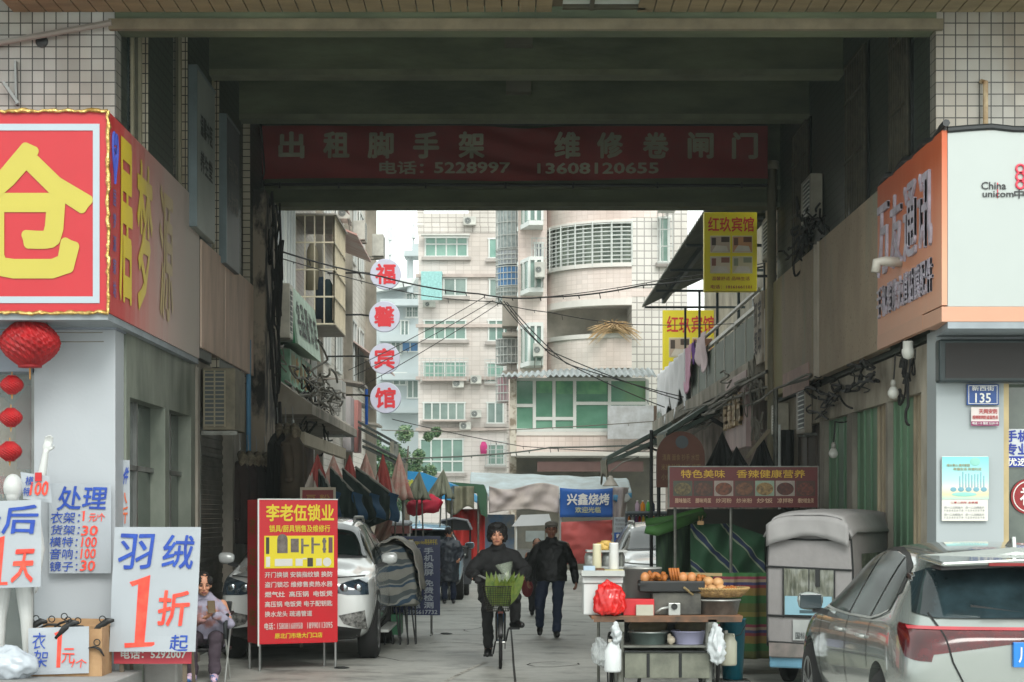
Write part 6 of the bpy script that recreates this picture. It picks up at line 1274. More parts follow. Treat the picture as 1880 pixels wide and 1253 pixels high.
    m.tube([low, pe.lerp(low, .3), pe.lerp(ch, .5), ch, ch.lerp(ne, .55), ne-Vector((0, 0, .02*s))], [(.19*b*s, .135*b*s), (.19*b*s, .135*b*s), (.185*b*s, .135*b*s), (.195*b*s, .135*b*s), (.175*b*s, .115*b*s), (.085*s, .085*s)], 20, up=(1, 0, 0))
    for k in 'RL':
        sh, el, wr = V(J['sh'+k]), V(J['el'+k]), V(J['wr'+k]); sh = sh.lerp(V(J['neck']), .14)-Vector((0, 0, .03*s)); m.limb([ne-Vector((0, 0, .05*s)), sh.lerp(ne, .4)-Vector((0, 0, .012*s)), sh], [.07*s, .068*s, .062*b*s]); m.limb([sh, sh.lerp(el, .5), el, el.lerp(wr, .5), el.lerp(wr, .97)], [.064*b*s, .062*b*s, .055*b*s, .05*b*s, .045*b*s])
    if collar: m.tube([ne-Vector((0, 0, .03*s)), ne+Vector((0, -.0, .045*s))], [(.10*s, .095*s), (.082*s, .078*s)], 18, up=(1, 0, 0))
    m.build('jacket', jacket, t, remesh=.013, sm=3, disp=.04 if not padded else .05, dscale=.08 if not padded else .09)
    m = MB(); m.tube([pe+Vector((0, 0, .06*s)), pe, V(J['hipL']).lerp(V(J['hipR']), .5)-Vector((0, 0, .06*s))], [(.15*s, .11*s), (.165*s, .12*s), (.14*s, .10*s)], 16, up=(1, 0, 0))
    for k in 'RL':
        h, kn, an = V(J['hip'+k]), V(J['kn'+k]), V(J['an'+k]); m.limb([h, h.lerp(kn, .5), kn, kn.lerp(an, .5), kn.lerp(an, .92)], [.095*s, .088*s, .073*s, .066*s, .064*s])
    m.build('trousers', trousers, t, remesh=.013, sm=3, disp=.035, dscale=.09)
    for k in 'RL':
        an, to = V(J['an'+k]), V(J['toe'+k]); m = MB(); hl = an+(an-to).normalized()*.05*s; hl.z = min(an.z, to.z+(an.z-to.z)*.6)
        m.limb([hl-Vector((0, 0, .03*s)), an.lerp(to, .5)-Vector((0, 0, .01*s)), to], [.042*s, .046*s, .036*s]); m.limb([an+Vector((0, 0, .02)), an-Vector((0, 0, .03*s))], [.05*s, .046*s]); m.build('shoe', shoes, t, remesh=.009, sm=2)
    if gloves:
        for k, e in (('R', -1), ('L', 1)):
            w = V(J['wr'+k]); d = Vector(J.get('hd'+k, (w-V(J['el'+k])).normalized())); m = MB(); hand(m, w, d, J.get('hn'+k, (-e, 0, 0)), e, curl, s*1.25); m.limb([w-d*.05, w+d*.02], [.045*s, .04*s]); m.build('glove', gloves, t, remesh=.008, sm=1)
    return t
BLK = mat('black_coat', (20, 20, 22), .85, var=.3, ns=6); BLK2 = mat('black_jacket', (19, 20, 22), .55, var=.3, ns=5); NAVY = mat('navy_trousers', (26, 40, 66), .8, var=.2); BSHOE = mat('black_shoe', (16, 16, 17), .4)
# the cyclist, her bicycle, and the bag of greens in its basket
bx, by = PX(919, 21.6), 21.6
person('woman in a black coat with short black hair riding a bicycle towards the viewer', (bx, by, 0), dict(head=(-.04, .50, 1.505), neck=(-.03, .58, 1.37), chest=(-.03, .66, 1.17), pelvis=(-.02, .80, .90), hem=(-.02, .72, .74),
    shR=(-.215, .60, 1.29), elR=(-.35, .50, 1.08), wrR=(-.285, .30, 1.045), shL=(.155, .60, 1.29), elL=(.30, .50, 1.10), wrL=(.235, .30, 1.06), hdR=(.3, -.9, -.2), hdL=(-.3, -.9, -.2), hnR=(0, -.3, -1), hnL=(0, -.3, -1),
    hipR=(-.11, .78, .88), knR=(-.155, .46, .66), anR=(-.145, .60, .20), toeR=(-.155, .44, .135), hipL=(.09, .78, .88), knL=(.17, .42, .80), anL=(.165, .52, .52), toeL=(.245, .40, .475)),
    BLK, mat('black_leggings', (20, 20, 22), .8), BSHOE, hair='bob', bulk=1.3, gloves=mat('black_glove', (20, 20, 21), .7), curl=1.1)
t = thing('bicycle', 'black and blue city bicycle with a wire front basket, ridden by the woman', 'bicycle', (bx, by, 0))
r = .30
MX = Matrix.Rotation(PI/2, 3, 'Y')
for yc in (0, 1.02):
    m = MB(); m.ring((bx, by+yc, r), r-.02, .02, MX, 48, 8); w = m.build('wheel', RUBBER, t, smooth=True)
    m = MB(); m.ring((bx, by+yc, r), r-.045, .009, MX, 48, 6)
    for i in range(14): a = 2*PI*i/14; m.tube([(bx, by+yc, r), (bx, by+yc+math.cos(a)*(r-.045), r+math.sin(a)*(r-.045))], .0016, 4)
    m.cyl((bx-.05, by+yc, r), (bx+.05, by+yc, r), .018, n=10); m.build('rim', STEEL, w)
    m = MB()
    for j in range(17):
        pass
    pts = [(bx, by+yc+math.cos(a)*(r+.025), r+math.sin(a)*(r+.025)) for a in [PI*(.12+.8*i/16) for i in range(17)]]; m.tube(pts, [(.028, .006)]*17, 8, up=(1, 0, 0)); m.build('mudguard', BLACK, t, smooth=True)
m = MB(); m.tube([(bx-.045, by, r), (bx-.05, by+.05, r+.32), (bx, by+.08, .72)], .012); m.tube([(bx+.045, by, r), (bx+.05, by+.05, r+.32), (bx, by+.08, .72)], .012); m.build('fork', BLACK, t, smooth=True)
m = MB(); m.tube([(bx, by+.08, .66), (bx, by+.12, .86)], .018); m.tube([(bx, by+.09, .68), (bx, by+.35, .38), (bx, by+.5, .28), (bx, by+.70, .30)], .02); m.tube([(bx, by+.5, .28), (bx, by+.68, .74)], .016)
for e in (-1, 1): m.tube([(bx+e*.05, by+1.02, r), (bx+e*.03, by+.66, .62)], .009); m.tube([(bx+e*.05, by+1.02, r), (bx+e*.03, by+.5, .28)], .009)
m.build('frame', mat('blue_frame', (40, 96, 140), .35, .2, coat=.5), t, smooth=True)
m = MB(); m.tube([(bx, by+.12, .86), (bx, by+.1, .99)], .013); m.tube([(bx-.31, by+.36, 1.03), (bx-.24, by+.2, 1.05), (bx-.12, by+.08, 1.0), (bx, by+.08, .98), (bx+.12, by+.08, 1.0), (bx+.2, by+.2, 1.06), (bx+.25, by+.36, 1.05)], .012); m.build('handlebar', STEEL, t, smooth=True)
m = MB(); m.ell((bx, by+.78, .80), (.085, .14, .04), 16, 8); m.build('saddle', BLACK, t, smooth=True)
m = MB(); m.tube([(bx-.06, by+.5, .28), (bx-.09, by+.52, .13)], .01); m.tube([(bx+.06, by+.5, .28), (bx+.09, by+.48, .43)], .01); m.box(bx-.20, bx-.09, by+.47, by+.56, .105, .13); m.box(bx+.09, bx+.22, by+.43, by+.52, .42, .445); m.ring((bx+.05, by+.5, .28), .085, .006, MX, 28, 6); m.build('crank', DARKM, t)
m = MB(); c0 = Vector((bx-.03, by-.06, 0)); B0, B1 = (.125, .085, .66), (.175, .13, .94)
BASKET = mat('basket_wire', (44, 44, 38), .5, .3)
def bk(u, v):
    a = 2*PI*u; f = lambda i: B0[i]+(B1[i]-B0[i])*v; ce, se = math.cos(a), math.sin(a); k = (abs(ce)**4+abs(se)**4)**-.25
    return Vector((c0.x+ce*k*f(0), c0.y+se*k*f(1), B0[2]+(B1[2]-B0[2])*v))
for j in range(12): m.tube([bk(i/40, j/11) for i in range(41)], .003 if j < 11 else .007, 5, caps=False)
for i in range(40): m.tube([bk(i/40, v/4) for v in range(5)], .003, 4)
m.grid(12, 1, lambda u, v: Vector((c0.x, c0.y, B0[2])).lerp(bk(u, 0), v)); m.build('basket', BASKET, t)
m = MB(); m.box(bx-.03, bx+.03, by-.005, by+.01, .62, .66); m.build('reflector', mat('orange_reflector', (190, 80, 60), .3), t)
t = thing('bag_of_greens', 'clear bag of leafy green vegetables standing in the bicycle basket', 'vegetables', (bx+.02, by-.06, .7))
m = MB()
for i in range(34):
    a = random.random()*2*PI; b_ = Vector((bx+.0+.08*math.cos(a), by-.06+.05*math.sin(a), .72)); o = Vector((math.cos(a)*.13+.05, math.sin(a)*.06-.02, .26+.12*random.random())); sd = o.cross(Vector((0, 1, .3))).normalized()*(.035+.02*random.random())
    m.grid(4, 5, lambda u, v: b_+o*v+sd*(u-.5)*2*math.sin(PI*min(.96, v*.85+.12))+Vector((0, -.03*v*v*math.sin(a*3), .02*math.sin(u*PI))))
m.build('leaves', mat('leaf_green', (62, 92, 26), .5, c2=(104, 118, 40), ns=14), t, smooth=True)
m = MB(); m.tube([(bx+.03, by-.06, .95), (bx+.05, by-.05, 1.03), (bx+.07, by-.05, 1.08), (bx+.04, by-.05, 1.2)], [(.17, .11), (.14, .09), (.05, .04), (.1, .06)], 18, up=(1, 0, 0), caps=False)
m.build('clear_wrap', mat('clear_wrap', (200, 214, 190), .12, alpha=.22, spec=.8), t, smooth=True, disp=.05, dscale=.06)
# walking man
mx, my = .64, 27.2
person('older man in a black jacket, navy trousers and pale flat cap walking towards the viewer', (mx, my, 0), dict(head=(0, -.03, 1.53), neck=(0, .02, 1.39), chest=(0, .03, 1.2), pelvis=(0, .02, .90), hem=(0, .02, .80),
    shR=(-.21, .02, 1.31), elR=(-.31, .06, 1.04), wrR=(-.33, -.05, .82), shL=(.21, .02, 1.31), elL=(.31, .08, 1.05), wrL=(.345, -.02, .80),
    hipR=(-.10, .02, .86), knR=(-.17, -.02, .47), anR=(-.16, .20, .15), toeR=(-.165, .10, .05), hipL=(.10, .02, .86), knL=(.085, -.10, .47), anL=(.07, -.12, .085), toeL=(.08, -.26, .045)),
    BLK2, NAVY, BSHOE, cap=mat('pale_cap', (150, 144, 134), .8), bulk=1.2, skin=mat('tanned_skin', (150, 104, 82), .5, var=.1))
# person in a long padded coat by the blue car, seen from behind
person('person in a long dark hooded padded coat standing behind the dark blue board', (PX(824, 37.4), 37.4, 0), dict(head=(0, 0, 1.55), neck=(0, .0, 1.41), chest=(0, 0, 1.2), pelvis=(0, 0, .92), hem=(0, 0, .48),
    shR=(-.2, 0, 1.33), elR=(-.27, -.02, 1.05), wrR=(-.24, -.1, .85), shL=(.2, 0, 1.33), elL=(.28, -.03, 1.08), wrL=(.24, -.2, .98),
    hipR=(-.09, 0, .86), knR=(-.09, -.02, .47), anR=(-.09, 0, .09), toeR=(-.1, -.13, .045), hipL=(.09, 0, .86), knL=(.09, 0, .47), anL=(.1, .03, .09), toeL=(.11, -.1, .045)),
    mat('slate_padded_coat', (44, 52, 62), .5, var=.3), NAVY, BSHOE, bulk=1.2, padded=1, yaw=PI*.9, face=False, s=.9)
person('person in dark clothes mostly hidden between the cyclist and the walking man', (PX(986, 33), 33, 0), dict(head=(0, -.02, 1.40), neck=(0, .02, 1.27), chest=(0, .02, 1.1), pelvis=(0, .02, .82),
    shR=(-.18, .02, 1.2), elR=(-.25, .02, .95), wrR=(-.24, -.1, .75), shL=(.18, .02, 1.2), elL=(.25, .02, .95), wrL=(.2, -.15, .8),
    hipR=(-.09, .02, .78), knR=(-.1, -.1, .44), anR=(-.1, -.05, .09), toeR=(-.1, -.2, .045), hipL=(.09, .02, .78), knL=(.1, .03, .43), anL=(.1, .2, .12), toeL=(.1, .08, .045)),
    mat('charcoal_coat', (36, 38, 42), .8), mat('dark_grey_trousers', (40, 42, 48), .8), BSHOE, bulk=1.05, s=.88)
m = MB(); c = P(968, 1080, 32.7); m.ell(c, (.1, .06, .16), 16, 10); m.build('red_bag', mat('dark_red_bag', (120, 24, 34), .5), None, smooth=True, disp=.04, dscale=.08, label='small dark red bag carried behind the walking man', cat='bag')
# seated woman with a phone, on a chair with a black armrest
wx, wy = -3.13, 20.05
person('woman in a lilac and pink jacket sitting, looking down at her phone', (wx, wy, 0), dict(head=(-.06, .02, 1.015), neck=(-.07, .11, .885), chest=(-.06, .16, .72), pelvis=(-.05, .22, .45), hem=(-.05, .16, .36),
    shR=(-.24, .14, .80), elR=(-.25, -.0, .58), wrR=(-.04, -.16, .66), shL=(.12, .14, .80), elL=(.22, .0, .60), wrL=(.09, -.16, .70), hdR=(.6, -.3, .3), hdL=(-.35, -.3, .65), hnR=(0, 0, 1), hnL=(-.4, .6, .6),
    hipR=(-.15, .2, .42), knR=(-.16, -.18, .46), anR=(-.15, -.16, .09), toeR=(-.17, -.31, .045), hipL=(.05, .2, .42), knL=(.10, -.22, .46), anL=(.09, -.22, .09), toeL=(.11, -.38, .045)),
    mat('lilac_pink_jacket', (150, 146, 164), .8, c2=(160, 116, 112), ns=2.2, th=(.38, .44)), mat('dusky_purple_trousers', (70, 58, 68), .85, var=.3), mat('blue_pattern_shoe', (60, 110, 170), .6, c2=(210, 180, 200), ns=25, th=(.5, .55)), hair='tied', yaw=.25, pitch=.25, bulk=1.05, padded=0, curl=.8)
m = MB(); m.obox((wx+.06, wy-.22, .79), (.08, .012, .15), (-.6, 0, .25)); m.build('phone', mat('phone_back', (96, 78, 50), .35), None, bevel=.006, label='mobile phone in a brown case held by the seated woman', cat='phone')
t = thing('folding_chair', 'metal chair with a rounded black armrest under the seated woman', 'chair', (wx-.05, wy+.2, 0))
m = MB(); m.box(wx-.28, wx+.18, wy+.0, wy+.42, .30, .34); m.build('seat', BLACK, t, bevel=.01)
m = MB(); m.box(wx-.28, wx+.18, wy+.42, wy+.45, .45, .82); m.build('backrest', BLACK, t, bevel=.01)
for e, x in ((-1, wx-.31), (1, wx+.19)):
    m = MB(); m.tube([(x, wy-.12, .45), (x, wy-.12, .60), (x, wy-.06, .68), (x, wy+.1, .70), (x, wy+.4, .70)], .022, 10); m.build('armrest', mat('armrest_foam', (38, 42, 44), .8), t, smooth=True)
    for a, b in (((x, wy-.12, .45), (x, wy+.22, 0)), ((x, wy+.43, .8), (x, wy-.16, 0))): m = MB(); m.tube([a, b], .011, 8); m.build('leg', STEEL, t)
# mannequin and the loose mannequin arm
MAN = mat('mannequin_white', (190, 192, 190), .35, var=.04, coat=.3)
t = thing('mannequin', 'white featureless shop mannequin behind the hanging closing down poster', 'mannequin', (PX(24, 17.5), 17.5, .281))
L0 = Vector((PX(24, 17.5), 17.5, .28)); m = MB(); V = lambda x, y, z: L0+Vector((x, y, z))
m.ell(V(0, 0, 1.72), (.088, .10, .125), 20, 14); m.ell(V(0, -.02, 1.64), (.06, .065, .07), 14, 10); m.limb([V(0, .01, 1.62), V(0, .02, 1.48)], [.055, .06])
m.tube([V(0, .02, .88), V(0, .02, .98), V(0, .02, 1.12), V(0, .01, 1.32), V(0, .02, 1.45), V(0, .02, 1.52)], [(.15, .11), (.16, .11), (.12, .09), (.17, .11), (.19, .09), (.06, .06)], 20, up=(1, 0, 0))
for e in (-1, 1):
    m.limb([V(e*.09, .02, .92), V(e*.125, .0, .5), V(e*.13, .03, .1)], [.092, .06, .04]); m.limb([V(e*.13, .05, .05), V(e*.14, -.13, .03)], [.035, .025]); m.limb([V(e*.2, .02, 1.43), V(e*.25, .02, 1.15), V(e*.23, -.02, .9)], [.05, .04, .028])
    hand(m, V(e*.23, -.02, .9), (0, -.1, -1), (-e, 0, 0), e, .25)
m.build('body', MAN, t, remesh=.009, sm=2)
m = MB(); a = P(71, 905, 17.62); b = P(84, 830, 17.62); e_ = P(78, 868, 17.62); m.limb([a, e_, b], [.055, .042, .028]); hand(m, b, (b-a).normalized()+Vector((.1, 0, 0)), (0, -1, 0), 1, .3, 1.05)
m.build('loose_arm', MAN, None, remesh=.007, sm=2, label='loose white mannequin arm raised against the white pier, holding the price card', cat='mannequin part')
m = MB(); m.box(PX(71, 17.5)-.03, PX(71, 17.5)+.03, 17.48, 17.50, PZ(884, 17.5), PZ(868, 17.5)); m.build('red_tape', mat('red_tape', (196, 30, 36), .5), None, label='bit of red tape on the loose mannequin arm', cat='tape')
# ================================================================ market goods, stalls and signs
def leg_tubes(t, pts, r, mt, name='leg'):
    for a, b in pts: m = MB(); m.tube([a, b], r, 8); m.build(name, mt, t)
# ---- locksmith board
t = thing('locksmith_board', 'red locksmith signboard with yellow heading and pictures of locks and pots, on metal legs', 'sign')
w, zb, zt, dp = .93, .30, 1.915, .44
SR = mat('locksmith_red', (188, 16, 30), .4, var=.08)
m = MB(); m.box(-w/2, w/2, .0, dp, zb, zt); m.build('box', SR, t, bevel=.004)
m = MB(); m.box(-w/2-.012, -w/2+.004, -.012, .012, zb-.02, zt+.01); m.box(-w/2, w/2, -.008, .004, zt, zt+.012); m.build('edge_strip', ALU, t)
def bt(m, s_, u0, v0, u1, v1, **k):   # text at fractions of the front panel
    m.text(s_, (-w/2+w*(u0+u1)/2, -.001, zt-(zt-zb)*(v0+v1)/2), w*(u1-u0), (zt-zb)*(v1-v0), **k)
m = MB(); bt(m, '李老伍锁业', .09, .03, .95, .15, bold=.028); bt(m, '锁具/厨具销售及维修行', .13, .175, .90, .225, bold=.02); bt(m, '原北门市场大门口店', .20, .925, .80, .963, bold=.02); m.build('yellow_lettering', mat('board_yellow', (214, 190, 40), .5, var=.05), t)
m = MB()
rows = (('开门换锁 安装指纹锁 换防', .50), ('盗门锁芯 维修售卖热水器', .568), ('燃气灶  高压锅  电饭煲', .636), ('高压锅 电饭煲 电子配钥匙', .704))
for s_, v in rows: bt(m, s_, .075, v, .93, v+.04, bold=.02)
bt(m, '换水龙头 疏通管道', .075, .772, .67, .812, bold=.02); bt(m, '电话：', .07, .852, .20, .90, bold=.02); bt(m, '15808168958', .23, .855, .55, .898, bold=.012); bt(m, '18990113095', .61, .855, .93, .898, bold=.012); m.build('white_lettering', mat('board_white', (206, 196, 190), .5), t)
m = MB(); U = lambda u: -w/2+w*u; Vv = lambda v: zt-(zt-zb)*v
m.box(U(.07), U(.95), -.006, -.001, Vv(.475), Vv(.25)); pn = m.build('picture_panel', mat('panel_yellow', (214, 196, 30), .5, var=.04), t, bevel=.004)
GREYP = mat('printed_grey', (120, 112, 106), .5, c2=(80, 70, 66), ns=14); PALEP = mat('printed_white', (206, 206, 200), .5, var=.1); DKP = mat('printed_dark', (58, 52, 50), .5)
def pic(nm, mt, *boxes, circ=()):
    m = MB()
    for u0, v0, u1, v1 in boxes: m.box(U(u0), U(u1), -.011, -.0065, Vv(v1), Vv(v0))
    for u, v, r in circ: m.lathe([(0, 0), (r, 0), (r, .004), (0, .004)], (U(u), -.0065, Vv(v)), 20, Matrix.Rotation(PI/2, 3, 'X'))
    m.build(nm, mt, pn)
pic('lock_picture', DKP, (.09, .26, .13, .375)); pic('lock_picture', GREYP, (.23, .275, .36, .37), circ=((.295, .275, .06),)); pic('lock_picture', GREYP, (.40, .27, .50, .365), (.53, .27, .56, .375), (.56, .312, .63, .325)); pic('lock_picture', GREYP, (.66, .262, .69, .375), (.69, .305, .77, .318)); pic('lock_picture', GREYP, (.81, .265, .84, .37), circ=((.825, .29, .025), (.825, .345, .022))); pic('lock_picture', mat('printed_purple', (110, 70, 80), .5), (.88, .262, .93, .37))
pic('pot_picture', PALEP, (.09, .395, .14, .465)); pic('pot_picture', PALEP, (.20, .41, .42, .46), circ=()); pic('stove_ring', DKP, circ=((.245, .425, .025), (.375, .425, .025))) if False else None
pic('pot_picture', PALEP, (.46, .41, .55, .46), (.55, .405, .60, .415)); pic('pot_picture', DKP, (.61, .405, .68, .465)); pic('pot_picture', PALEP, (.72, .41, .79, .46)); pic('pot_picture', PALEP, circ=((.86, .435, .05),))
m = MB()
for i, ch in enumerate('欢迎光临'): m.text(ch, (-w/2-.0, dp/2, zt-.30-.34*i), .24, .2, (0, -1, 0), bold=.02, off=.004)
m.build('side_lettering', mat('old_gold', (150, 106, 40), .5), t)
leg_tubes(t, [((-w/2+.02, .02, 0), (-w/2+.02, .02, zb)), ((w/2-.02, .02, 0), (w/2-.02, .02, zb)), ((-w/2+.02, dp-.02, 0), (-w/2+.02, dp-.02, zb)), ((w/2-.02, dp-.02, 0), (w/2-.02, dp-.02, zb))], .016, METAL)
t.location = (PX(548, 21.45), 21.45, 0); t.rotation_euler = (0, 0, math.radians(24))
t = thing('small_signboard', 'small dark red framed board with gold writing peeping over the locksmith board', 'sign', (PX(583, 25), 25, 0)); D = 25
m = MB(); m.box(PX(555, D), PX(612, D), D, D+.04, PZ(960, D), PZ(900, D)); m.build('panel', mat('dull_red', (120, 34, 34), .6), t); m = MB(); m.box(PX(551, D), PX(616, D), D-.01, D+.05, PZ(900, D), PZ(895, D)); m.box(PX(551, D), PX(555, D), D-.01, D+.05, 0, PZ(900, D)); m.box(PX(612, D), PX(616, D), D-.01, D+.05, 0, PZ(900, D)); m.build('frame', mat('beige_frame', (170, 160, 140), .6), t)
put(t, D-.002, mat('old_gold', (150, 106, 40), .5), [('豆 粉', 562, 908, 606, 924)], bold=.02)
# ---- dark blue phone repair board
t = thing('repair_board', 'tall dark blue phone repair board with columns of pale characters on the road', 'sign', (PX(765, 27.6), 27.6, 0)); D = 27.6
m = MB(); m.box(PX(716, D), PX(808, D), D, D+.06, PZ(1130, D), PZ(985, D)); m.build('panel', mat('board_navy', (30, 44, 92), .4, var=.08), t, bevel=.004)
put(t, D, mat('board_yellow', (214, 190, 40), .5), [('专业维修华为 苹果 oppo vivo等各种手机', 721, 990, 803, 1002)], name='yellow_lettering', bold=.015)
m = MB()
for s_, x, y0, y1 in (('手机换屏', 787, 1005, 1058), ('免费检测', 787, 1064, 1118), ('订购各类品牌', 763, 1005, 1085), ('手机配件', 740, 1032, 1090), ('优惠', 763, 1090, 1118)):
    n = len(s_)
    for i, ch in enumerate(s_): a = y0+(y1-y0)*i/n; m.text(ch, (PX(x, D), D, PZ(a+(y1-y0)/n/2, D)), PX(18, D)-PX(0, D), (y1-y0)/n*.9*D/F, bold=.026)
m.text('15196617732', (PX(772, D), D, PZ(1124, D)), PX(62, D)-PX(0, D), .06, bold=.02); m.build('pale_lettering', mat('pale_blue_letter', (196, 204, 214), .5), t)
leg_tubes(t, [((PX(733, D), D+.03, 0), (PX(733, D), D+.03, PZ(1130, D))), ((PX(792, D), D+.03, 0), (PX(792, D), D+.03, PZ(1130, D))), ((PX(733, D), D-.25, .01), (PX(733, D), D+.35, .01)), ((PX(792, D), D-.25, .01), (PX(792, D), D+.35, .01))], .016, METAL)
# ---- stack under a striped tarpaulin
D = 25.6
t = thing('covered_stack', 'stack of folding tables and chairs wrapped in blue striped tarpaulin beside the white car', 'stack', (PX(728, D), D, 0))
m = MB(); X = lambda px: PX(px, D); Z = lambda py: PZ(py, D)
prof = [(690, 1118), (684, 1050), (688, 1006), (716, 996), (742, 1004), (757, 1035), (763, 1080), (766, 1112)]
m.prism([(X(a), D, Z(b)) for a, b in prof], (0, 1.7, 0)); m.build('tarpaulin', stripes('tarp_stripes', [(0, (150, 150, 142)), (.42, (60, 84, 104)), (.62, (150, 152, 146)), (.74, (90, 98, 100))], .22, (-.22, .1, .97), wob=.12), t, remesh=.03, sm=4, disp=.10, dscale=.22)
m = MB(); pr = [(694, 1012), (700, 1000), (722, 993), (744, 999), (760, 1018), (768, 1050), (773, 1090)]
m.grid(24, 10, lambda u, v: (X(poly_at(pr, u)[0])+.04*noise.noise(Vector((u*5, v*3, 1))), D-.12+1.75*v, Z(poly_at(pr, u)[1])+.03+.05*noise.noise(Vector((u*6, v*4, 8)))))
m.build('white_sheet', mat('grubby_white_sheet', (190, 186, 176), .6, c2=(140, 138, 130), ns=4), t, smooth=True, solid=.012, disp=.05, dscale=.15)
m = MB()
for i in range(9): x = X(704+7*i); m.tube([(x, D+.1+.12*(i % 3), Z(1108)), (x+.02+.05*(i % 2), D-.02+.1*(i % 3), .0)], .011, 6)
m.build('table_legs', DARKM, t)
m = MB(); m.box(X(702), X(735), D+.2, D+.7, .12, Z(1130)); m.build('crate', mat('green_crate', (30, 104, 66), .5), None, label='green plastic crate under the tarpaulin covered stack', cat='crate')
m = MB(); m.ell((X(676), D-.9, Z(1030)), (.08, .1, .34), 16, 12); m.ell((X(690), D-.7, Z(1060)), (.09, .12, .38), 14, 10); m.build('clear_sheet_bundle', mat('grubby_plastic', (186, 184, 176), .35, var=.3, ns=6), None, smooth=True, disp=.10, dscale=.1, label='bundle of grubby clear plastic hanging beside the white car mirror', cat='plastic sheet')
# ---- coats hanging under the left row
def coat(px, py, D, ln, w, c, label, yaw=0, group=None):
    t = thing('hanging_coat', label, 'coat', P(px, py+ln, D), group); X0 = PX(px, D); Zt = PZ(py, D); L_ = ln*D/F; wd = w*D/F
    R = Matrix.Rotation(yaw, 3, 'Z'); q = lambda x, y, z: Vector((X0, D, 0))+R @ Vector((x, y, 0))+Vector((0, 0, z))
    m = MB(); pts = [q(0, 0, Zt), q(0, 0, Zt-.05), q(0, 0, Zt-.15), q(0, 0, Zt-L_*.5), q(0, 0, Zt-L_)]
    ax = tuple(R @ Vector((1, 0, 0))); m.tube(pts, [(.05, .05), (wd*.55, .09), (wd, .13), (wd*1.0, .14), (wd*1.08, .16)], 18, up=ax)
    for e in (-1, 1): m.limb([q(e*wd*.95, 0, Zt-.17), q(e*wd*1.12, -.04, Zt-L_*.42), q(e*wd*1.05, -.06, Zt-L_*.7)], [.075, .07, .055])
    m.build('body', mat('coat_%d_%d_%d' % c, c, .85, var=.35, ns=6), t, smooth=True, disp=.06, dscale=.1)
    m = MB(); m.tube([q(-.06, -.05, Zt-.08), q(-.05, -.06, Zt+.03), q(0, -.02, Zt+.09), q(.05, -.06, Zt+.03), q(.06, -.05, Zt-.08)], [.03, .05, .06, .05, .03], 8); m.build('fur_collar', mat('brown_fur', (136, 124, 102), .95, c2=(84, 76, 62), ns=20, bump=.6), t, smooth=True, disp=.03, dscale=.03)
    m = MB(); m.tube(wire([q(0, 0, Zt+.05), q(.02, 0, Zt+.22), q(-.01, 0, Zt+.36)]), .006); m.build('hanger_hook', METAL, t)
    return t
G = 'dark coats hanging under the left canopy'
for i, (px, c, lb) in enumerate(((440, (52, 40, 36), 'leftmost dark brown coat in the low row of hanging coats'), (455, (46, 32, 32), 'second coat in the low row of hanging coats, deep maroon'), (470, (40, 36, 34), 'third coat in the low row of hanging coats'), (486, (44, 40, 38), 'fourth coat in the low row of hanging coats'), (500, (38, 42, 42), 'coat at the right end of the low row of hanging coats'))):
    coat(px, 847+i, 25.6+.25*i, 150, 24, c, lb, 1.25, G)
for i, (px, c, lb, w) in enumerate(((509, (32, 32, 32), 'left of three coats hung higher above the locksmith board', 22), (524, (36, 34, 34), 'middle of three coats hung higher above the locksmith board', 24), (537, (78, 66, 52), 'right one of three coats hung higher, with tan lining showing', 30))):
    coat(px, 797, 26.2-.3*i, 118, w, c, lb, 1.3, G)
m = MB(); m.tube([(PX(425, 26), 26.6, PZ(838, 26)), (PX(520, 26), 26.6, PZ(838, 26))], .018); m.tube([(PX(420, 25.7), 25.7, 0), (PX(420, 25.7), 25.7, PZ(838, 25.7))], .018); m.tube([(PX(535, 26), 26.2, 0), (PX(535, 26), 26.2, PZ(770, 26))], .022); m.build('clothes_rail', METAL, None, label='metal rail and posts carrying the dark hanging coats', cat='rail')
# ---- folded red and white canopies, green blue ones
RW = stripes('red_white_canopy', [(0, (214, 200, 188)), (.45, (190, 84, 78))], .40, (.9, .45, .12), noise_c=.25); RWF = mat('faded_red_cloth', (192, 104, 96), .8, c2=(208, 186, 172), ns=4)
def folded(px, pt, pb, half, D, mt, label, poles=True, group='folded market canopies', name='folded_canopy', seed=0, lean=0):
    t = thing(name, label, 'canopy', (PX(px, D), D, 0), group); X0, Zt, Zb, wd = PX(px, D), PZ(pt, D), PZ(pb, D), half*D/F
    def fn(u, v):
        a = 2*PI*u; k = v**.9; f = 1+.30*v*math.sin(7*a+seed)+.12*v*math.sin(13*a+2*seed)
        return (X0+math.cos(a)*wd*k*f+lean*v, D+math.sin(a)*wd*k*f*1.1, Zt+(Zb-Zt)*v+.05*v*math.sin(5*a+seed*2)*wd*4)
    m = MB(); m.grid(56, 10, fn); m.build('cloth', mt, t, smooth=True, solid=.006)
    if poles: leg_tubes(t, [((X0+e*.12, D+.05*e, 0), (X0+e*.03, D, Zt-.1)) for e in (-1, 1)], .016, GALV, 'pole')
    return t
for i, (px, pt, pb, D) in enumerate(((583, 834, 905, 29.5), (612, 836, 900, 30.5), (642, 835, 905, 31.5), (672, 832, 905, 32.5), (703, 833, 925, 33.5), (733, 831, 915, 34.5))):
    folded(px, pt, pb, 21, D, RW if i % 2 == 0 else RWF, 'peaked red and white folded canopy, '+('first', 'second', 'third', 'fourth', 'fifth', 'sixth')[i]+' from the hanging coats', seed=i*1.7)
GB = mat('bottle_green_cloth', (44, 62, 56), .8, c2=(30, 44, 42), ns=3); BL = mat('worn_blue_cloth', (40, 86, 122), .8, var=.25)
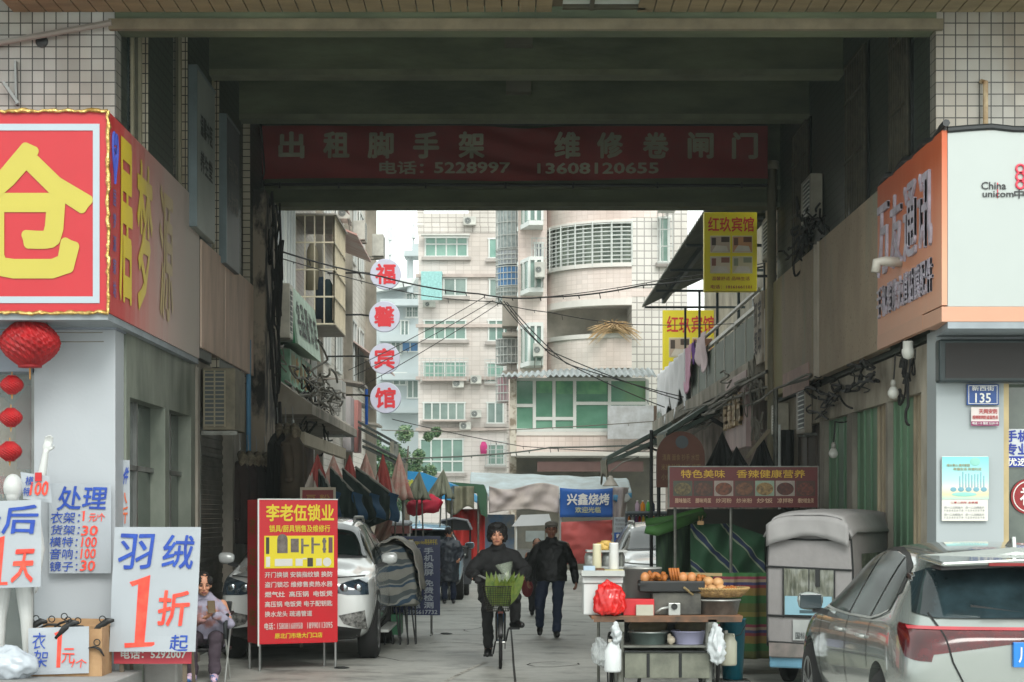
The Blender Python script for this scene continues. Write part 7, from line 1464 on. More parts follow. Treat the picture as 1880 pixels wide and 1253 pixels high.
for i, (pl, D) in enumerate(((((585, 862), (608, 900), (604, 960), (585, 960)), 27.2), (((606, 858), (648, 903), (656, 950), (606, 975)), 27.9), (((628, 860), (680, 905), (690, 950), (640, 985)), 28.7), (((652, 857), (716, 904), (714, 955), (660, 975)), 29.6))):
    t = thing('folded_canopy', 'slanting bottle green canopy flap with blue end, '+('nearest the coats', 'second from the coats', 'third from the coats', 'largest and nearest the road')[i], 'canopy', P(pl[3][0], pl[3][1], D), 'green canopy flaps behind the white car')
    a, b, c_, d_ = [P(x, y, D) for x, y in pl]
    m = MB()
    def fn(u, v): p = a.lerp(b, u).lerp(d_.lerp(c_, u), v); p.y += .10*math.sin(u*9+i)*v+.05*noise.noise(Vector((u*4, v*3, i))); return p
    m.grid(24, 12, fn); m.build('flap', GB, t, smooth=True, solid=.02)
    m = MB(); m.tube([a, b], .018); m.build('edge_pole', mat('pale_edge', (150, 150, 140), .6), t)
    m = MB(); m.grid(8, 8, lambda u, v: b.lerp(c_, v)+Vector((.0+.12*u-.03*math.sin(6*v), -.02+.25*u, -.04*u))); m.build('blue_end', BL, t, smooth=True, solid=.015)
D = 31
m = MB(); a = [P(x, y, D) for x, y in ((690, 960), (722, 950), (716, 985), (684, 1005))]; m.grid(14, 10, lambda u, v: a[0].lerp(a[1], u).lerp(a[3].lerp(a[2], u), v)+Vector((0, .08*math.sin(9*u+5*v), 0))); m.build('hanging_cloth', mat('red_edged_cloth', (150, 60, 58), .8, c2=(140, 134, 116), ns=2), None, smooth=True, solid=.01, label='loose red edged cloth drooping below the folded canopies', cat='cloth')
for i, (px, pt, pb, D) in enumerate(((770, 866, 915, 37), (814, 862, 912, 39))):
    folded(px, pt, pb, 22, D, stripes('olive_canopy', [(0, (120, 124, 106)), (.5, (96, 100, 84))], .2, (1, .5, 0)), ('left', 'right')[i]+' olive grey folded canopy in front of the bright blue tarpaulin', seed=3+i, lean=-.06)
D = 41
t = thing('blue_tarpaulin', 'bright blue tarpaulin with yellow painted character over the left stalls', 'tarpaulin', P(790, 950, D))
pl = [P(x, y, D) for x, y in ((742, 867), (775, 870), (832, 893), (832, 920), (800, 915), (745, 912))]
m = MB(); m.prism(pl, (0, .05, 0)); m.prism([pl[0], pl[1], pl[2], pl[2]+Vector((.1, 2.5, -.0)), pl[0]+Vector((0, 2.5, 0))], (0, 0, .03)); m.build('sheet', mat('bright_blue_tarp', (30, 136, 190), .5, var=.15), t)
put(t, D-.01, mat('tarp_yellow', (200, 200, 60), .6), [('途', 748, 880, 762, 894)], bold=.03); leg_tubes(t, [(P(742, 867, D), Vector((PX(742, D), D, 0))), (P(830, 893, D), Vector((PX(830, D), D, 0)))], .02, GALV, 'pole')
D = 37.5
m = MB()
m.tube([P(748, 925, D), P(760, 935, D), P(780, 928, D), P(800, 925, D), P(808, 915, D)], [(.12, .12), (.2, .15), (.12, .12), (.2, .15), (.08, .08)], 16); m.build('cloth_bundle', mat('magenta_red_cloth', (196, 24, 60), .7, var=.3, ns=5), None, smooth=True, sub=1, disp=.16, dscale=.12, label='bundled crimson cloth tied between the canopy poles', cat='cloth')
D = 43
t = thing('market_tent', 'dark green market canopy with hanging sides behind the blue tarpaulin', 'tent', (PX(860, D), D, 0))
m = MB(); f = [P(822, 885, D), P(888, 890, D), P(893, 905, D), P(893, 950, D), P(882, 945, D), P(875, 905, D), P(826, 898, D)]
m.prism(f, (0, 2.5, 0)); m.build('roof', mat('market_green', (52, 92, 66), .7, var=.25), t, disp=.05)
leg_tubes(t, [((PX(x, D), D+.1+dy, 0), (PX(x, D), D+.1+dy, PZ(900, D))) for x in (828, 878) for dy in (0, 2.2)], .025, GALV, 'pole')
m = MB(); m.grid(20, 10, lambda u, v: P(818+52*u, 893+45*v+8*math.sin(u*6)*v, 41.5)+Vector((0, .1*math.sin(14*u), 0))); m.build('hanging_cloth', mat('khaki_drape', (140, 136, 116), .8, c2=(104, 104, 84), ns=3), None, smooth=True, solid=.01, label='khaki cloth draped below the dark green market canopy', cat='cloth')
# stall furniture behind the blue car: red curtain, grey tricycle roof, white rolled shelter
D = 44; m = MB(); m.grid(20, 10, lambda u, v: P(830+60*u, 935+115*v, D)+Vector((0, .08*math.sin(16*u), 0))); m.build('red_curtain', mat('stall_red', (196, 52, 48), .8, var=.2), None, smooth=True, solid=.01, label='red curtain hung at the back of the stalls left of the cyclist', cat='curtain')
D = 41
t = thing('covered_tricycle', 'distant tricycle with a grey rounded fabric roof beside the blue car', 'tricycle', (PX(835, D), D, 0))
m = MB(); m.tube([P(803, 972, D), P(812, 956, D), P(835, 952, D), P(858, 956, D), P(866, 972, D)], [(.03, .5)]*5, 10, up=(0, 0, 1)) ; m.prism([P(803, 974, D), P(812, 957, D), P(835, 953, D), P(858, 957, D), P(866, 974, D)], (0, 1.2, 0)); m.build('roof', mat('grey_fabric', (120, 122, 126), .8), t, smooth=False)
m = MB(); m.box(PX(845, D), PX(864, D), D, D+1.1, .25, PZ(1010, D)); m.build('body', mat('dark_fabric', (60, 62, 66), .8), t); m = MB(); m.box(PX(846, D), PX(860, D), D-.05, D+.3, PZ(1025, D), PZ(1002, D)); m.build('seat', BLACK, t, bevel=.03)
leg_tubes(t, [((PX(x, D), D+.1, .3), (PX(x, D), D+.1, PZ(960, D))) for x in (806, 863)], .02, DARKM, 'roof_post'); make_wheel(t, PX(856, D), D+.3, .28, .1, 1); make_wheel(t, PX(812, D), D+.9, .28, .1, -1)
D = 36
t = thing('stall_shelter', 'white rounded stall top with striped valance above the dark blue board', 'stall', (PX(730, D), D, 0))
m = MB(); m.box(PX(712, D), PX(753, D), D, D+1, PZ(966, D), PZ(956, D)); m.build('roof', WHITE, t, bevel=.05); m = MB(); m.box(PX(713, D), PX(752, D), D+.02, D+.98, PZ(980, D), PZ(966, D)); m.build('valance', mat('brown_valance', (110, 70, 66), .8), t)
leg_tubes(t, [((PX(x, D), D+.1, 0), (PX(x, D), D+.1, PZ(966, D))) for x in (715, 750)], .03, ALU, 'post'); m = MB(); m.box(PX(716, D), PX(749, D), D+.3, D+.8, 0, PZ(1000, D)); m.build('counter', mat('stall_red', (196, 52, 48), .8), t)
# ---- white and blue tent at the end of the market
D = 47
t = thing('market_tent', 'long pale blue and white market tent roof with scalloped edge across the street', 'tent', (PX(1010, D), D, 0))
m = MB()
def fn(u, v):
    x0, x1 = PX(862, D), PX(1160, D); x = x0+(x1-x0)*u
    return (x, D+2.2*v, PZ(905, D)+(.55-.15*u)*math.sin(v*PI/2)-.06*abs(math.sin(u*PI*5))*(1-v)+.03*noise.noise(Vector((u*9, v*3, 2))))
m.grid(80, 8, fn); m.build('roof', mat('pale_tent', (176, 192, 198), .6, c2=(150, 158, 158), ns=2), t, smooth=True, solid=.01)
m = MB()
m.grid(120, 3, lambda u, v: (PX(862, D)+(PX(1160, D)-PX(862, D))*u, D-.02-.03*math.sin(60*u)*v, PZ(905, D)-.06*abs(math.sin(u*PI*5))-v*(.12+.10*abs(math.sin(u*PI*9))))); m.build('valance', stripes('valance_stripes', [(0, (206, 208, 204)), (.55, (90, 160, 200))], .5, (1, 0, .6), wob=.1), t, smooth=True, solid=.008)
leg_tubes(t, [((PX(x, D), D+dy, 0), (PX(x, D), D+dy, PZ(900, D))) for x in (880, 1028, 1125, 1150) for dy in (.1,)], .025, ALU, 'pole')
m = MB(); m.grid(40, 16, lambda u, v: P(898+128*u, 893+50*v*(1-.15*math.sin(u*PI))+6*math.sin(u*PI*2)*(1-v), D-.3)+Vector((0, .12*noise.noise(Vector((u*5, v*3, 4)))+.06*math.sin(u*15+v*4), 0))); m.build('tent_drape', mat('cream_drape', (196, 186, 178), .8, c2=(164, 154, 152), ns=2), t, smooth=True, solid=.01)
m = MB(); m.grid(10, 10, lambda u, v: P(1125+30*u-10*v*u, 895+65*v, D-.05)+Vector((0, .12*math.sin(8*u), 0))); m.build('side_drape', mat('cream_drape', (196, 186, 178), .8), t, smooth=True, solid=.01)
D = 46.5
t = thing('banner', 'blue barbecue banner with white and yellow characters hung under the market tent', 'banner', (PX(1076, D), D, PZ(950, D)))
m = MB(); m.grid(24, 8, lambda u, v: P(1028+97*u, 950-54*v+3*math.sin(3*u)*v, D)+Vector((0, .03*math.sin(7*u+3*v), 0))); m.build('cloth', mat('banner_blue', (24, 92, 176), .6, var=.2, ns=2), t, smooth=True, solid=.006)
put(t, D-.04, INKW, [('兴鑫烧烤', 1041, 906, 1119, 928)], bold=.03); put(t, D-.04, mat('pale_yellow_ink', (206, 206, 150), .5), [('欢迎光临', 1056, 931, 1103, 942)], name='small_lettering', bold=.02)
D = 46.6; t = thing('red_tarpaulin', 'faded red tarpaulin hung as a stall front below the blue banner', 'tarpaulin', P(1076, 1040, D))
m = MB(); m.grid(30, 16, lambda u, v: P(1030+94*u, 1037-78*v-4*u, D)+Vector((0, .07*math.sin(5*v+6*u)+.06*noise.noise(Vector((u*5, v*8, 3))), 0))); m.build('cloth', mat('faded_red_tarp', (200, 92, 88), .7, var=.2), t, smooth=True, solid=.008); leg_tubes(t, [((PX(x, D), D+.04, 0), (PX(x, D), D+.04, PZ(948, D))) for x in (1030, 1124)], .02, ALU, 'pole')
D = 44.5; t = thing('snack_stall', 'small white roofed snack stall behind the cyclist and the walking man', 'stall', (PX(980, D), D, 0))
m = MB(); m.prism([P(940, 967, D), P(957, 946, D), P(1008, 944, D), P(1014, 964, D)], (0, 1.3, 0)); m.build('roof', mat('stall_white', (200, 204, 206), .5, var=.08), t); m = MB(); m.box(PX(946, D), PX(1008, D), D+.2, D+1.2, .3, PZ(1010, D)); m.build('counter', mat('dim_steel', (130, 132, 130), .4, .5), t)
leg_tubes(t, [((PX(x, D), D+dy, 0), (PX(x, D), D+dy, PZ(958, D))) for x in (948, 1006) for dy in (.1, 1.2)], .02, ALU, 'post'); m = MB(); m.box(PX(965, D), PX(1000, D), D+.1, D+.12, PZ(995, D), PZ(975, D)); m.build('glass_front', mat('stall_glass', (150, 160, 158), .1), t)
m = MB(); D = 48; m.box(PX(886, D), PX(945, D), D, D+.4, 0, PZ(945, D)); m.build('fridge', mat('blue_fridge', (70, 120, 170), .4, c2=(150, 150, 140), ns=3), None, label='tall blue and grey cabinet behind the tent drape', cat='cabinet')
# pendant lamp, drink shelf, price board
D = 40; t = thing('pendant_lamp', 'pale cone shaped lamp shade on a bent arm in front of the market tent', 'lamp', P(1121, 893, D)); c = P(1121, 893, D)
m = MB(); m.lathe([(.17, 0), (.15, .03), (.05, .17), (.03, .22)], c, 24, cap=False); m.build('lamp_shade', mat('pale_shade', (176, 170, 160), .5), t, smooth=True, solid=.006); m = MB(); m.tube([c+Vector((0, 0, .2)), c+Vector((.02, 0, .32)), c+Vector((.25, 0, .5)), c+Vector((.6, .1, .62))], .012); m.build('arm', GALV, t)
D = 36.5; t = thing('drinks_shelf', 'glass fronted snack counter with rows of bottles inside behind the white car', 'shelf', (PX(1190, D), D, 0))
m = MB(); m.box(PX(1150, D), PX(1236, D), D+.35, D+.4, .4, PZ(940, D)); m.box(PX(1150, D), PX(1236, D), D, D+.4, PZ(943, D), PZ(939, D)); m.box(PX(1150, D), PX(1236, D), D, D+.4, PZ(963, D), PZ(960, D)); m.box(PX(1150, D), PX(1236, D), D, D+.4, 0, PZ(980, D)); m.build('case', mat('counter_grey', (110, 120, 126), .4), t)
BC = [(206, 120, 30), (60, 130, 60), (180, 40, 40), (190, 190, 190), (50, 70, 130), (220, 190, 60), (120, 70, 130)]
def bottle(px, pb, h, r, D, c, label, group, sub=True):
    c0 = P(px, pb, D); h = h*D/F; r = r*D/F; t = thing('bottle', label, 'bottle', c0, group)
    m = MB(); m.lathe([(r*.9, 0), (r, h*.05), (r, h*.62), (r*.38, h*.82), (r*.36, h*.9)], c0, 14); m.build('bottle_body', mat('bottle_%d_%d_%d' % c, c, .25, var=.1), t, smooth=True)
    m = MB(); m.lathe([(r*.42, h*.9), (r*.42, h)], c0, 12); m.build('bottle_cap', INKW, t); return t
for i in range(12): bottle(1155+6.5*i, 960, 14, 2.6, D+.15, BC[(i*3) % 7], 'small bottle in the dense row inside the snack counter', 'small bottles in the snack counter')
for px, c, lb in ((1170, (196, 170, 190), 'pale lilac bottle standing left on top of the snack counter'), (1180, (226, 140, 20), 'orange juice bottle on top of the snack counter'), (1190, (90, 180, 90), 'green bottle next to the orange one on the snack counter'), (1198, (30, 40, 70), 'dark cola coloured bottle on top of the snack counter')): bottle(px, 939, 20, 4.2, D+.1, c, lb, 'big bottles on top of the snack counter')
D = 38; t = plate('price_board', 'white and blue rice noodle price board left of the drinks counter', 'sign', (1127, 950, 1151, 1000), D, mat('board_pale', (196, 204, 210), .5), .03)
m = MB(); m.box(PX(1127.5, D), PX(1150.5, D), D-.006, D-.001, PZ(999, D), PZ(978, D)); m.build('blue_half', mat('banner_blue', (24, 92, 176), .6), t); put(t, D-.008, INKW, [('粉', 1131, 980, 1147, 996)], bold=.03); put(t, D, mat('calendar_grey', (150, 152, 156), .6), [('营业时间', 1130, 953, 1148, 958), ('早八点至晚九点', 1129, 961, 1149, 965), ('欢迎惠顾', 1130, 968, 1148, 973)], name='small_print')
m = MB(); m.box(PX(1137, D)-.02, PX(1141, D)+.02, D+.03, D+.06, 0, PZ(960, D)); m.build('post', GALV, t)
# ---- food stall under the menu board
D = 22.4
t = thing('menu_board', 'long dark red menu board with yellow heading and seven pictures of dishes', 'sign', (PX(1365, D), D, PZ(932, D)))
m = MB(); m.box(PX(1229, D), PX(1501, D), D, D+.08, PZ(932, D), PZ(858, D)); m.build('panel', mat('menu_red', (88, 22, 24), .5, var=.08), t); m = MB(); m.box(PX(1227, D), PX(1503, D), D-.01, D+.09, PZ(858, D), PZ(856, D)); m.box(PX(1227, D), PX(1229, D), D-.01, D+.09, PZ(932, D), PZ(858, D)); m.box(PX(1501, D), PX(1503, D), D-.01, D+.09, PZ(932, D), PZ(858, D)); m.build('frame', GALV, t)
put(t, D, mat('menu_gold', (196, 156, 36), .5), [('特色美味', 1250, 863, 1331, 878), ('香辣健康营养', 1352, 863, 1478, 878)], name='heading', bold=.015)
dish = [((60, 66, 52), (110, 96, 56)), ((54, 44, 34), (96, 56, 36)), ((150, 140, 130), (120, 66, 40)), ((70, 50, 36), (120, 76, 46)), ((130, 150, 130), (150, 120, 70)), ((150, 140, 130), (90, 40, 26)), ((70, 40, 30), (110, 50, 36))]
for i, nm in enumerate(('腊味脑花', '腊味鸡蛋', '炒河粉', '炒米粉', '炒饭', '凉拌粉', '爆炒鱿鱼须')):
    x0 = 1236+37.6*i; m = MB(); m.box(PX(x0, D), PX(x0+35, D), D-.005, D-.001, PZ(911, D), PZ(883, D)); w = m.build('dish_picture', mat('dish_bg_%d' % i, dish[i][0], .5, var=.3, ns=9), t)
    m = MB(); m.lathe([(0, 0), (.085, 0), (.1, .006), (0, .006)], (PX(x0+17.5, D), D-.004, PZ(898, D)), 24, Matrix.Rotation(PI/2, 3, 'X') @ Matrix.Diagonal((1, .75, 1)).to_3x3()); m.build('dish', mat('dish_food_%d' % i, dish[i][1], .5, c2=tuple(int(v*.5) for v in dish[i][1]), ns=30), w)
    put(t, D-.001, mat('menu_pale', (190, 160, 130), .5), [(nm, x0+3, 915, x0+32, 924)], bold=.015, name='dish_name')
leg_tubes(t, [((PX(x, D), D+.12, 0), (PX(x, D), D+.12, PZ(b, D))) for x, b in ((1241, 900), (1344, 932), (1497, 900))], .018, GALV, 'post')
m = MB(); D = 22.5; m.tube([(PX(1210, D), D+1.2, 0), (PX(1210, D), D+1.2, PZ(790, D+1.2))], .022); m.build('stall_post', DARKM, None, label='dark post at the left edge of the green draped food stall', cat='post')
GT = stripes('green_tarp', [(0, (50, 78, 50)), (.5, (40, 66, 46))], .06, (1, .6, 0), noise_c=.25); GE = mat('bright_green_edge', (70, 120, 58), .7, var=.2)
t = thing('stall_curtain', 'dull green tarpaulin side of the food stall with a rolled bright green edge', 'curtain', P(1240, 1045, 23.2)); D = 23.2
m = MB(); m.grid(24, 16, lambda u, v: P(1205+80*u, 982-22*u+(75+22*u)*v, D)+Vector((0, .05*math.sin(u*14+v*3)+.5*u, 0))); m.build('cloth', GT, t, smooth=True, solid=.01); m = MB(); m.tube([P(1185, 972, D-.1), P(1205, 975, D-.1), P(1245, 962, D-.05), P(1290, 945, D+.3)], [.05, .07, .07, .05], 10); m.tube([P(1188, 960, D+.3), P(1230, 955, D+.2), P(1290, 938, D+.4)], .05, 10); m.build('rolled_edge', GE, t, smooth=True, disp=.05, dscale=.1)
GS = stripes('green_blue_stripes', [(0, (28, 70, 44)), (.5, (120, 130, 106)), (.56, (26, 42, 74)), (.72, (120, 130, 106)), (.76, (28, 74, 46))], .30, (.72, .1, .68), wob=.06)
t = thing('stall_curtain', 'green cloth with slanting blue and white stripes hung across the food stall', 'curtain', P(1340, 1085, 22.9)); D = 22.9
m = MB(); m.grid(30, 18, lambda u, v: P(1268+137*u, 962+(50*max(0, u-.55))+(108-50*max(0, u-.55))*v, D)+Vector((0, .06*math.sin(u*12+v*5)+.05*noise.noise(Vector((u*5, v*4, 6))), 0))); m.build('cloth', GS, t, smooth=True, solid=.01)
CS = stripes('rainbow_stripes', [(0, (80, 84, 38)), (.18, (42, 92, 44)), (.34, (120, 98, 44)), (.50, (120, 44, 50)), (.56, (50, 50, 90)), (.62, (140, 124, 100)), (.68, (120, 40, 60)), (.74, (46, 94, 46)), (.9, (118, 106, 50))], .52, (0, 0, 1))
t = thing('stall_curtain', 'cloth with horizontal rainbow stripes hanging to the ground behind the food cart', 'curtain', P(1385, 1212, 20.7)); D = 20.7
m = MB(); m.grid(24, 14, lambda u, v: P(1310+105*u, 1052+158*v, D)+Vector((0, .04*math.sin(u*16)+.02*math.sin(u*33), 0))); m.build('cloth', CS, t, smooth=True, solid=.008)
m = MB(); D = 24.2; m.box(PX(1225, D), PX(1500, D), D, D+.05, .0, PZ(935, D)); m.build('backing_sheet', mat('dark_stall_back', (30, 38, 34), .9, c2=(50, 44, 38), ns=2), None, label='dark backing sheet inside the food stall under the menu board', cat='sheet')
t = thing('stove', 'dark stove and shelf inside the food stall behind the striped cloth', 'stove', (PX(1320, 23.6), 23.6, 0)); D = 23.6
m = MB(); m.box(PX(1280, D), PX(1390, D), D, D+.4, 0, PZ(1000, D)); m.build('stove_body', DARKM, t, bevel=.02); m = MB(); m.lathe([(.05, 0), (.2, .1), (.22, .12), (.2, .12), (.04, .02)], (PX(1335, D), D+.1, PZ(1000, D)), 24); m.build('wok', BLACK, t, smooth=True)
m = MB(); D = 22.6; m.box(PX(1281, D), PX(1292, D), D, D+.06, PZ(964, D), PZ(957, D)); m.tube([P(1284, 957, D), P(1283, 948, D)], .004); m.tube([P(1288, 957, D), P(1290, 947, D)], .004); m.build('chopstick_holder', mat('tan_holder', (150, 120, 80), .7), None, label='small tan chopstick holder hanging in the food stall', cat='holder')
# arched brown sign, black folded umbrellas behind the menu board
D = 25; t = thing('arched_sign', 'arched dull brown sign covered in rows of small writing behind the menu board', 'sign', P(1250, 895, D))
pts = [P(1206, 895, D), P(1206, 838, D)]+[P(1250-44*math.cos(a), 838-46*math.sin(a), D) for a in [PI*i/16 for i in range(1, 16)]]+[P(1294, 838, D), P(1294, 895, D)]
m = MB(); m.prism(pts, (0, .12, 0)); m.build('panel', mat('brown_arch_board', (112, 72, 58), .7, c2=(92, 58, 48), ns=2), t)
put(t, D, mat('arch_ink', (150, 124, 84), .7), [('清真 面食 抄手 水饺', 1216, 834, 1284, 846), ('米线 砂锅 炒饭 凉面', 1214, 852, 1286, 864), ('小炒 家常菜 盖饭', 1214, 870, 1286, 882)], bold=.01); m = MB(); m.lathe([(0, 0), (.085, 0), (.085, .004), (0, .004)], P(1252, 812, D-.002), 24, Matrix.Rotation(PI/2, 3, 'X')); m.build('emblem', mat('arch_emblem', (84, 92, 96), .6), t); leg_tubes(t, [((PX(x, D), D+.06, 0), (PX(x, D), D+.06, PZ(890, D))) for x in (1210, 1290)], .025, DARKM, 'post')
BK = mat('black_umbrella_cloth', (34, 38, 38), .6, c2=(22, 24, 24), ns=4)
for px, pt, pb, hw, D, lb in ((1326, 793, 862, 24, 26, 'tall black folded umbrella cover behind the menu board'), (1352, 820, 866, 20, 25.6, 'shorter black folded cover right of the tall one'), (1399, 798, 866, 22, 26.4, 'dark grey folded canopy tied to a slanting pole')): folded(px, pt, pb, hw, D, BK, lb, True, 'folded covers behind the menu board', 'folded_cover', px)
m = MB(); m.beam(P(1369, 842, 25.8), P(1412, 790, 25.8), .05); m.build('wooden_pole', mat('pale_pole', (140, 128, 108), .8), None, label='pale slanting wooden pole between the dark folded covers', cat='pole')
for px, y0, y1, D, r, lb, mt in ((1424, 715, 858, 26.5, .035, 'thin pale pole standing behind the menu board', GALV), (1445, 790, 935, 26.8, .1, 'thick dark wooden post behind the right end of the menu board', DARKM), (1431, 780, 935, 26.3, .02, 'thin pale pipe in front of the thick dark post', ALU)): m = MB(); m.cyl((PX(px, D), D, 0), (PX(px, D), D, PZ(y0, D)), r, n=10); m.build('street_post', mt, None, label=lb, cat='post')
# ---- the snack cart
D = 18.3; X = lambda px, d=0: PX(px, D+d); Z = lambda py, d=0: PZ(py, D+d)
t = thing('food_cart', 'wooden topped snack cart on bicycle wheels with a grey metal box below', 'food cart', (X(1220), D, 0)); ct = t; TZ = Z(1131)
m = MB(); m.box(X(1086), X(1364), D, D+.75, TZ-.035, TZ); m.build('table_top', mat('cart_wood', (150, 104, 70), .7, c2=(104, 72, 52), ns=3, st=(.5, 4, 1)), t, bevel=.005)
m = MB(); SZ = Z(1186); m.box(X(1143), X(1300), D+.03, D+.65, SZ-.02, SZ); m.build('shelf', GALV, t)
m = MB(); m.box(X(1147), X(1303), D-.0, D+.55, Z(1246), Z(1198)); bx_ = m.build('storage_box', mat('grey_tin_panel', (128, 130, 116), .5, .3, c2=(92, 94, 84), ns=4), t, bevel=.006); m = MB()
for px in (1190, 1249): m.box(X(px)-.015, X(px)+.015, D-.006, D-.0005, Z(1244), Z(1200))
m.box(X(1146), X(1304), D-.02, D-.0, Z(1198), Z(1195)); m.build('panel_rib', DARKM, bx_)
leg_tubes(t, [((X(px), D+dy, 0), (X(px), D+dy, TZ-.04)) for px in (1140, 1302) for dy in (.05, .65)], .034, GALV); m = MB(); m.box(X(1140), X(1302), D+.66, D+.68, .25, TZ-.04); m.build('back_panel', DARKM, t); m = MB(); m.box(X(1090), X(1362), D-.01, D-.001, TZ-.06, TZ-.004); m.build('front_rail', mat('worn_rail', (120, 84, 60), .7, c2=(70, 56, 44), ns=6), t); m = MB(); m.box(X(1130), X(1146), D-.01, D+.03, Z(1160), TZ-.036); m.box(X(1300), X(1316), D-.01, D+.03, Z(1160), TZ-.036); m.build('corner_bracket', GALV, t)
for xx in (1150, 1228, 1300) if False else (1152, 1292):
    pass
for xx in (X(1125), X(1322)):
    m = MB(); m.ring((xx, D+.45, .3), .28, .02, MX, 40, 8); w = m.build('wheel', RUBBER, t, smooth=True); m = MB(); m.ring((xx, D+.45, .3), .255, .01, MX, 40, 6)
    for i in range(12): a = 2*PI*i/12; m.tube([(xx, D+.45, .3), (xx, D+.45+.25*math.cos(a), .3+.25*math.sin(a))], .002, 4)
    m.build('rim', STEEL, w)
m = MB(); m.ring((X(1232), D+.15, .10), .30, .018, Matrix.Rotation(PI/2, 3, 'X'), 40, 8); w = m.build('wheel', RUBBER, t, smooth=True); m = MB()
for i in range(16): a = 2*PI*i/16; m.tube([(X(1232), D+.15, .10), (X(1232)+.29*math.cos(a), D+.15, .10+.29*math.sin(a))], .002, 4)
m.build('spokes', STEEL, w)
def item(name, label, cat, mbs, group=None):
    t = thing(name, label, cat, mbs[0][2], group)
    return t
def solid(name, label, cat, m, mt, group=None, **k): return m.build(name, mt, None, label=label, cat=cat, group=group, **k)
def pot(name, label, cat, px, pb, pt, hw, d, mt, flare=1.0, lid=None, rim=True):
    c = P(px, pb, D+d); h = (pb-pt)*(D+d)/F; r = hw*(D+d)/F; t = thing(name, label, cat, c)
    m = MB(); m.lathe([(0, 0), (r*flare*.96, 0), (r*flare, h*.04), (r, h), (r+.008, h), (r+.008, h-.012), (r*.97, h-.004), (r*flare*.93, h*.1), (0, h*.09)], c, 32, cap=False); m.build('bowl', mt, t, smooth=True)
    if rim: m = MB(); m.ring(c+Vector((0, 0, h)), r, .008, n=36, k=6); m.build('rim', STEEL, t, smooth=True)
    return t, c, h, r
# left end: white box with a tray of cups
t = thing('ice_box', 'white foam box at the left end of the snack cart', 'box', P(1108, 1131, D+.2)); m = MB(); m.box(X(1072), X(1143), D+.1, D+.55, TZ+.001, Z(1072)); m.build('box_body', mat('foam_white', (196, 198, 196), .6, var=.08), t, bevel=.015); m = MB(); m.box(X(1070), X(1145), D+.08, D+.57, Z(1072), Z(1060)); m.build('lid', mat('foam_white', (196, 198, 196), .6), t, bevel=.01)
m = MB(); m.box(X(1068), X(1147), D+.02, D+.6, Z(1058.5), Z(1055)); m.box(X(1068), X(1147), D+.02, D+.035, Z(1055), Z(1048)); tt = m.build('serving_tray', STEEL, None, label='steel tray of cups and snacks on the white foam box', cat='tray')
solid('paper_box', 'pale blue paper box on the steel tray', 'box', MB().box(X(1072), X(1093), D+.06, D+.2, Z(1055)+.0, Z(1040)), mat('pale_blue_card', (170, 190, 206), .6)); solid('snack_tub', 'brown snack tub between the cup stacks', 'tub', MB().box(X(1095), X(1110), D+.05, D+.2, Z(1054.8), Z(1044)), mat('brown_tub', (104, 70, 44), .6)); solid('foam_tray', 'yellowish foam tray right of the brown tub', 'tray', MB().box(X(1111), X(1146), D+.06, D+.25, Z(1054.8), Z(1047)), mat('yellow_foam', (206, 196, 140), .6))
for px, pt, r, lb, c in ((1096, 998, 9, 'stack of paper cups with a yellow printed top', (206, 200, 170)), (1127, 996, 10, 'tall stack of white plastic cups on the steel tray', (210, 210, 208))):
    c0 = P(px, 1048, D+.3); h = (1048-pt)*(D+.3)/F; m = MB(); prof = []; n = 14
    for i in range(n): prof += [(r*D/F*(1-.12*i/n), h*i/n), (r*D/F*(.94-.12*i/n), h*(i+.8)/n)]
    m.lathe(prof, c0, 20); solid('cup_stack', lb, 'cups', m, mat('cups_%d' % px, c, .4, var=.05), 'cup stacks on the cart', smooth=True)
for i, (px, py) in enumerate(((1104, 1000), (1112, 996), (1120, 999), (1110, 1004), (1100, 1005))): m = MB(); m.lathe([(.0, 0), (.05, .0), (.055, .03), (.05, .05), (0, .055)], P(px, py+6, D+1.4), 14); solid('snack_cup', 'small cup of pale yellow snack on the shelf behind the cup stacks', 'cup', m, mat('snack_yellow', (206, 170, 90), .5), 'snack cups behind the tray', smooth=True)
t = thing('side_shelf', 'small steel shelf of jars behind the cup stacks', 'shelf', P(1105, 1060, D+1.4)); m = MB(); m.box(PX(1076, D+1.4), PX(1150, D+1.4), D+1.25, D+1.6, PZ(1010, D+1.4)-.02, PZ(1010, D+1.4)-.001); m.box(PX(1076, D+1.4), PX(1150, D+1.4), D+1.25, D+1.6, PZ(1040, D+1.4)-.02, PZ(1040, D+1.4)); m.build('board', STEEL, t); leg_tubes(t, [((PX(x, D+1.4), D+1.3, 0), (PX(x, D+1.4), D+1.3, PZ(1010, D+1.4))) for x in (1098, 1140)], .015, GALV)
for i, px in enumerate((1086, 1118, 1134)): m = MB(); m.lathe([(0, 0), (.07, 0), (.075, .1), (.06, .14), (0, .14)], P(px, 1040, D+1.42), 16); solid('steel_jar', 'steel sauce jar on the small shelf behind the cups', 'jar', m, STEEL, 'steel jars behind the cups', smooth=True)
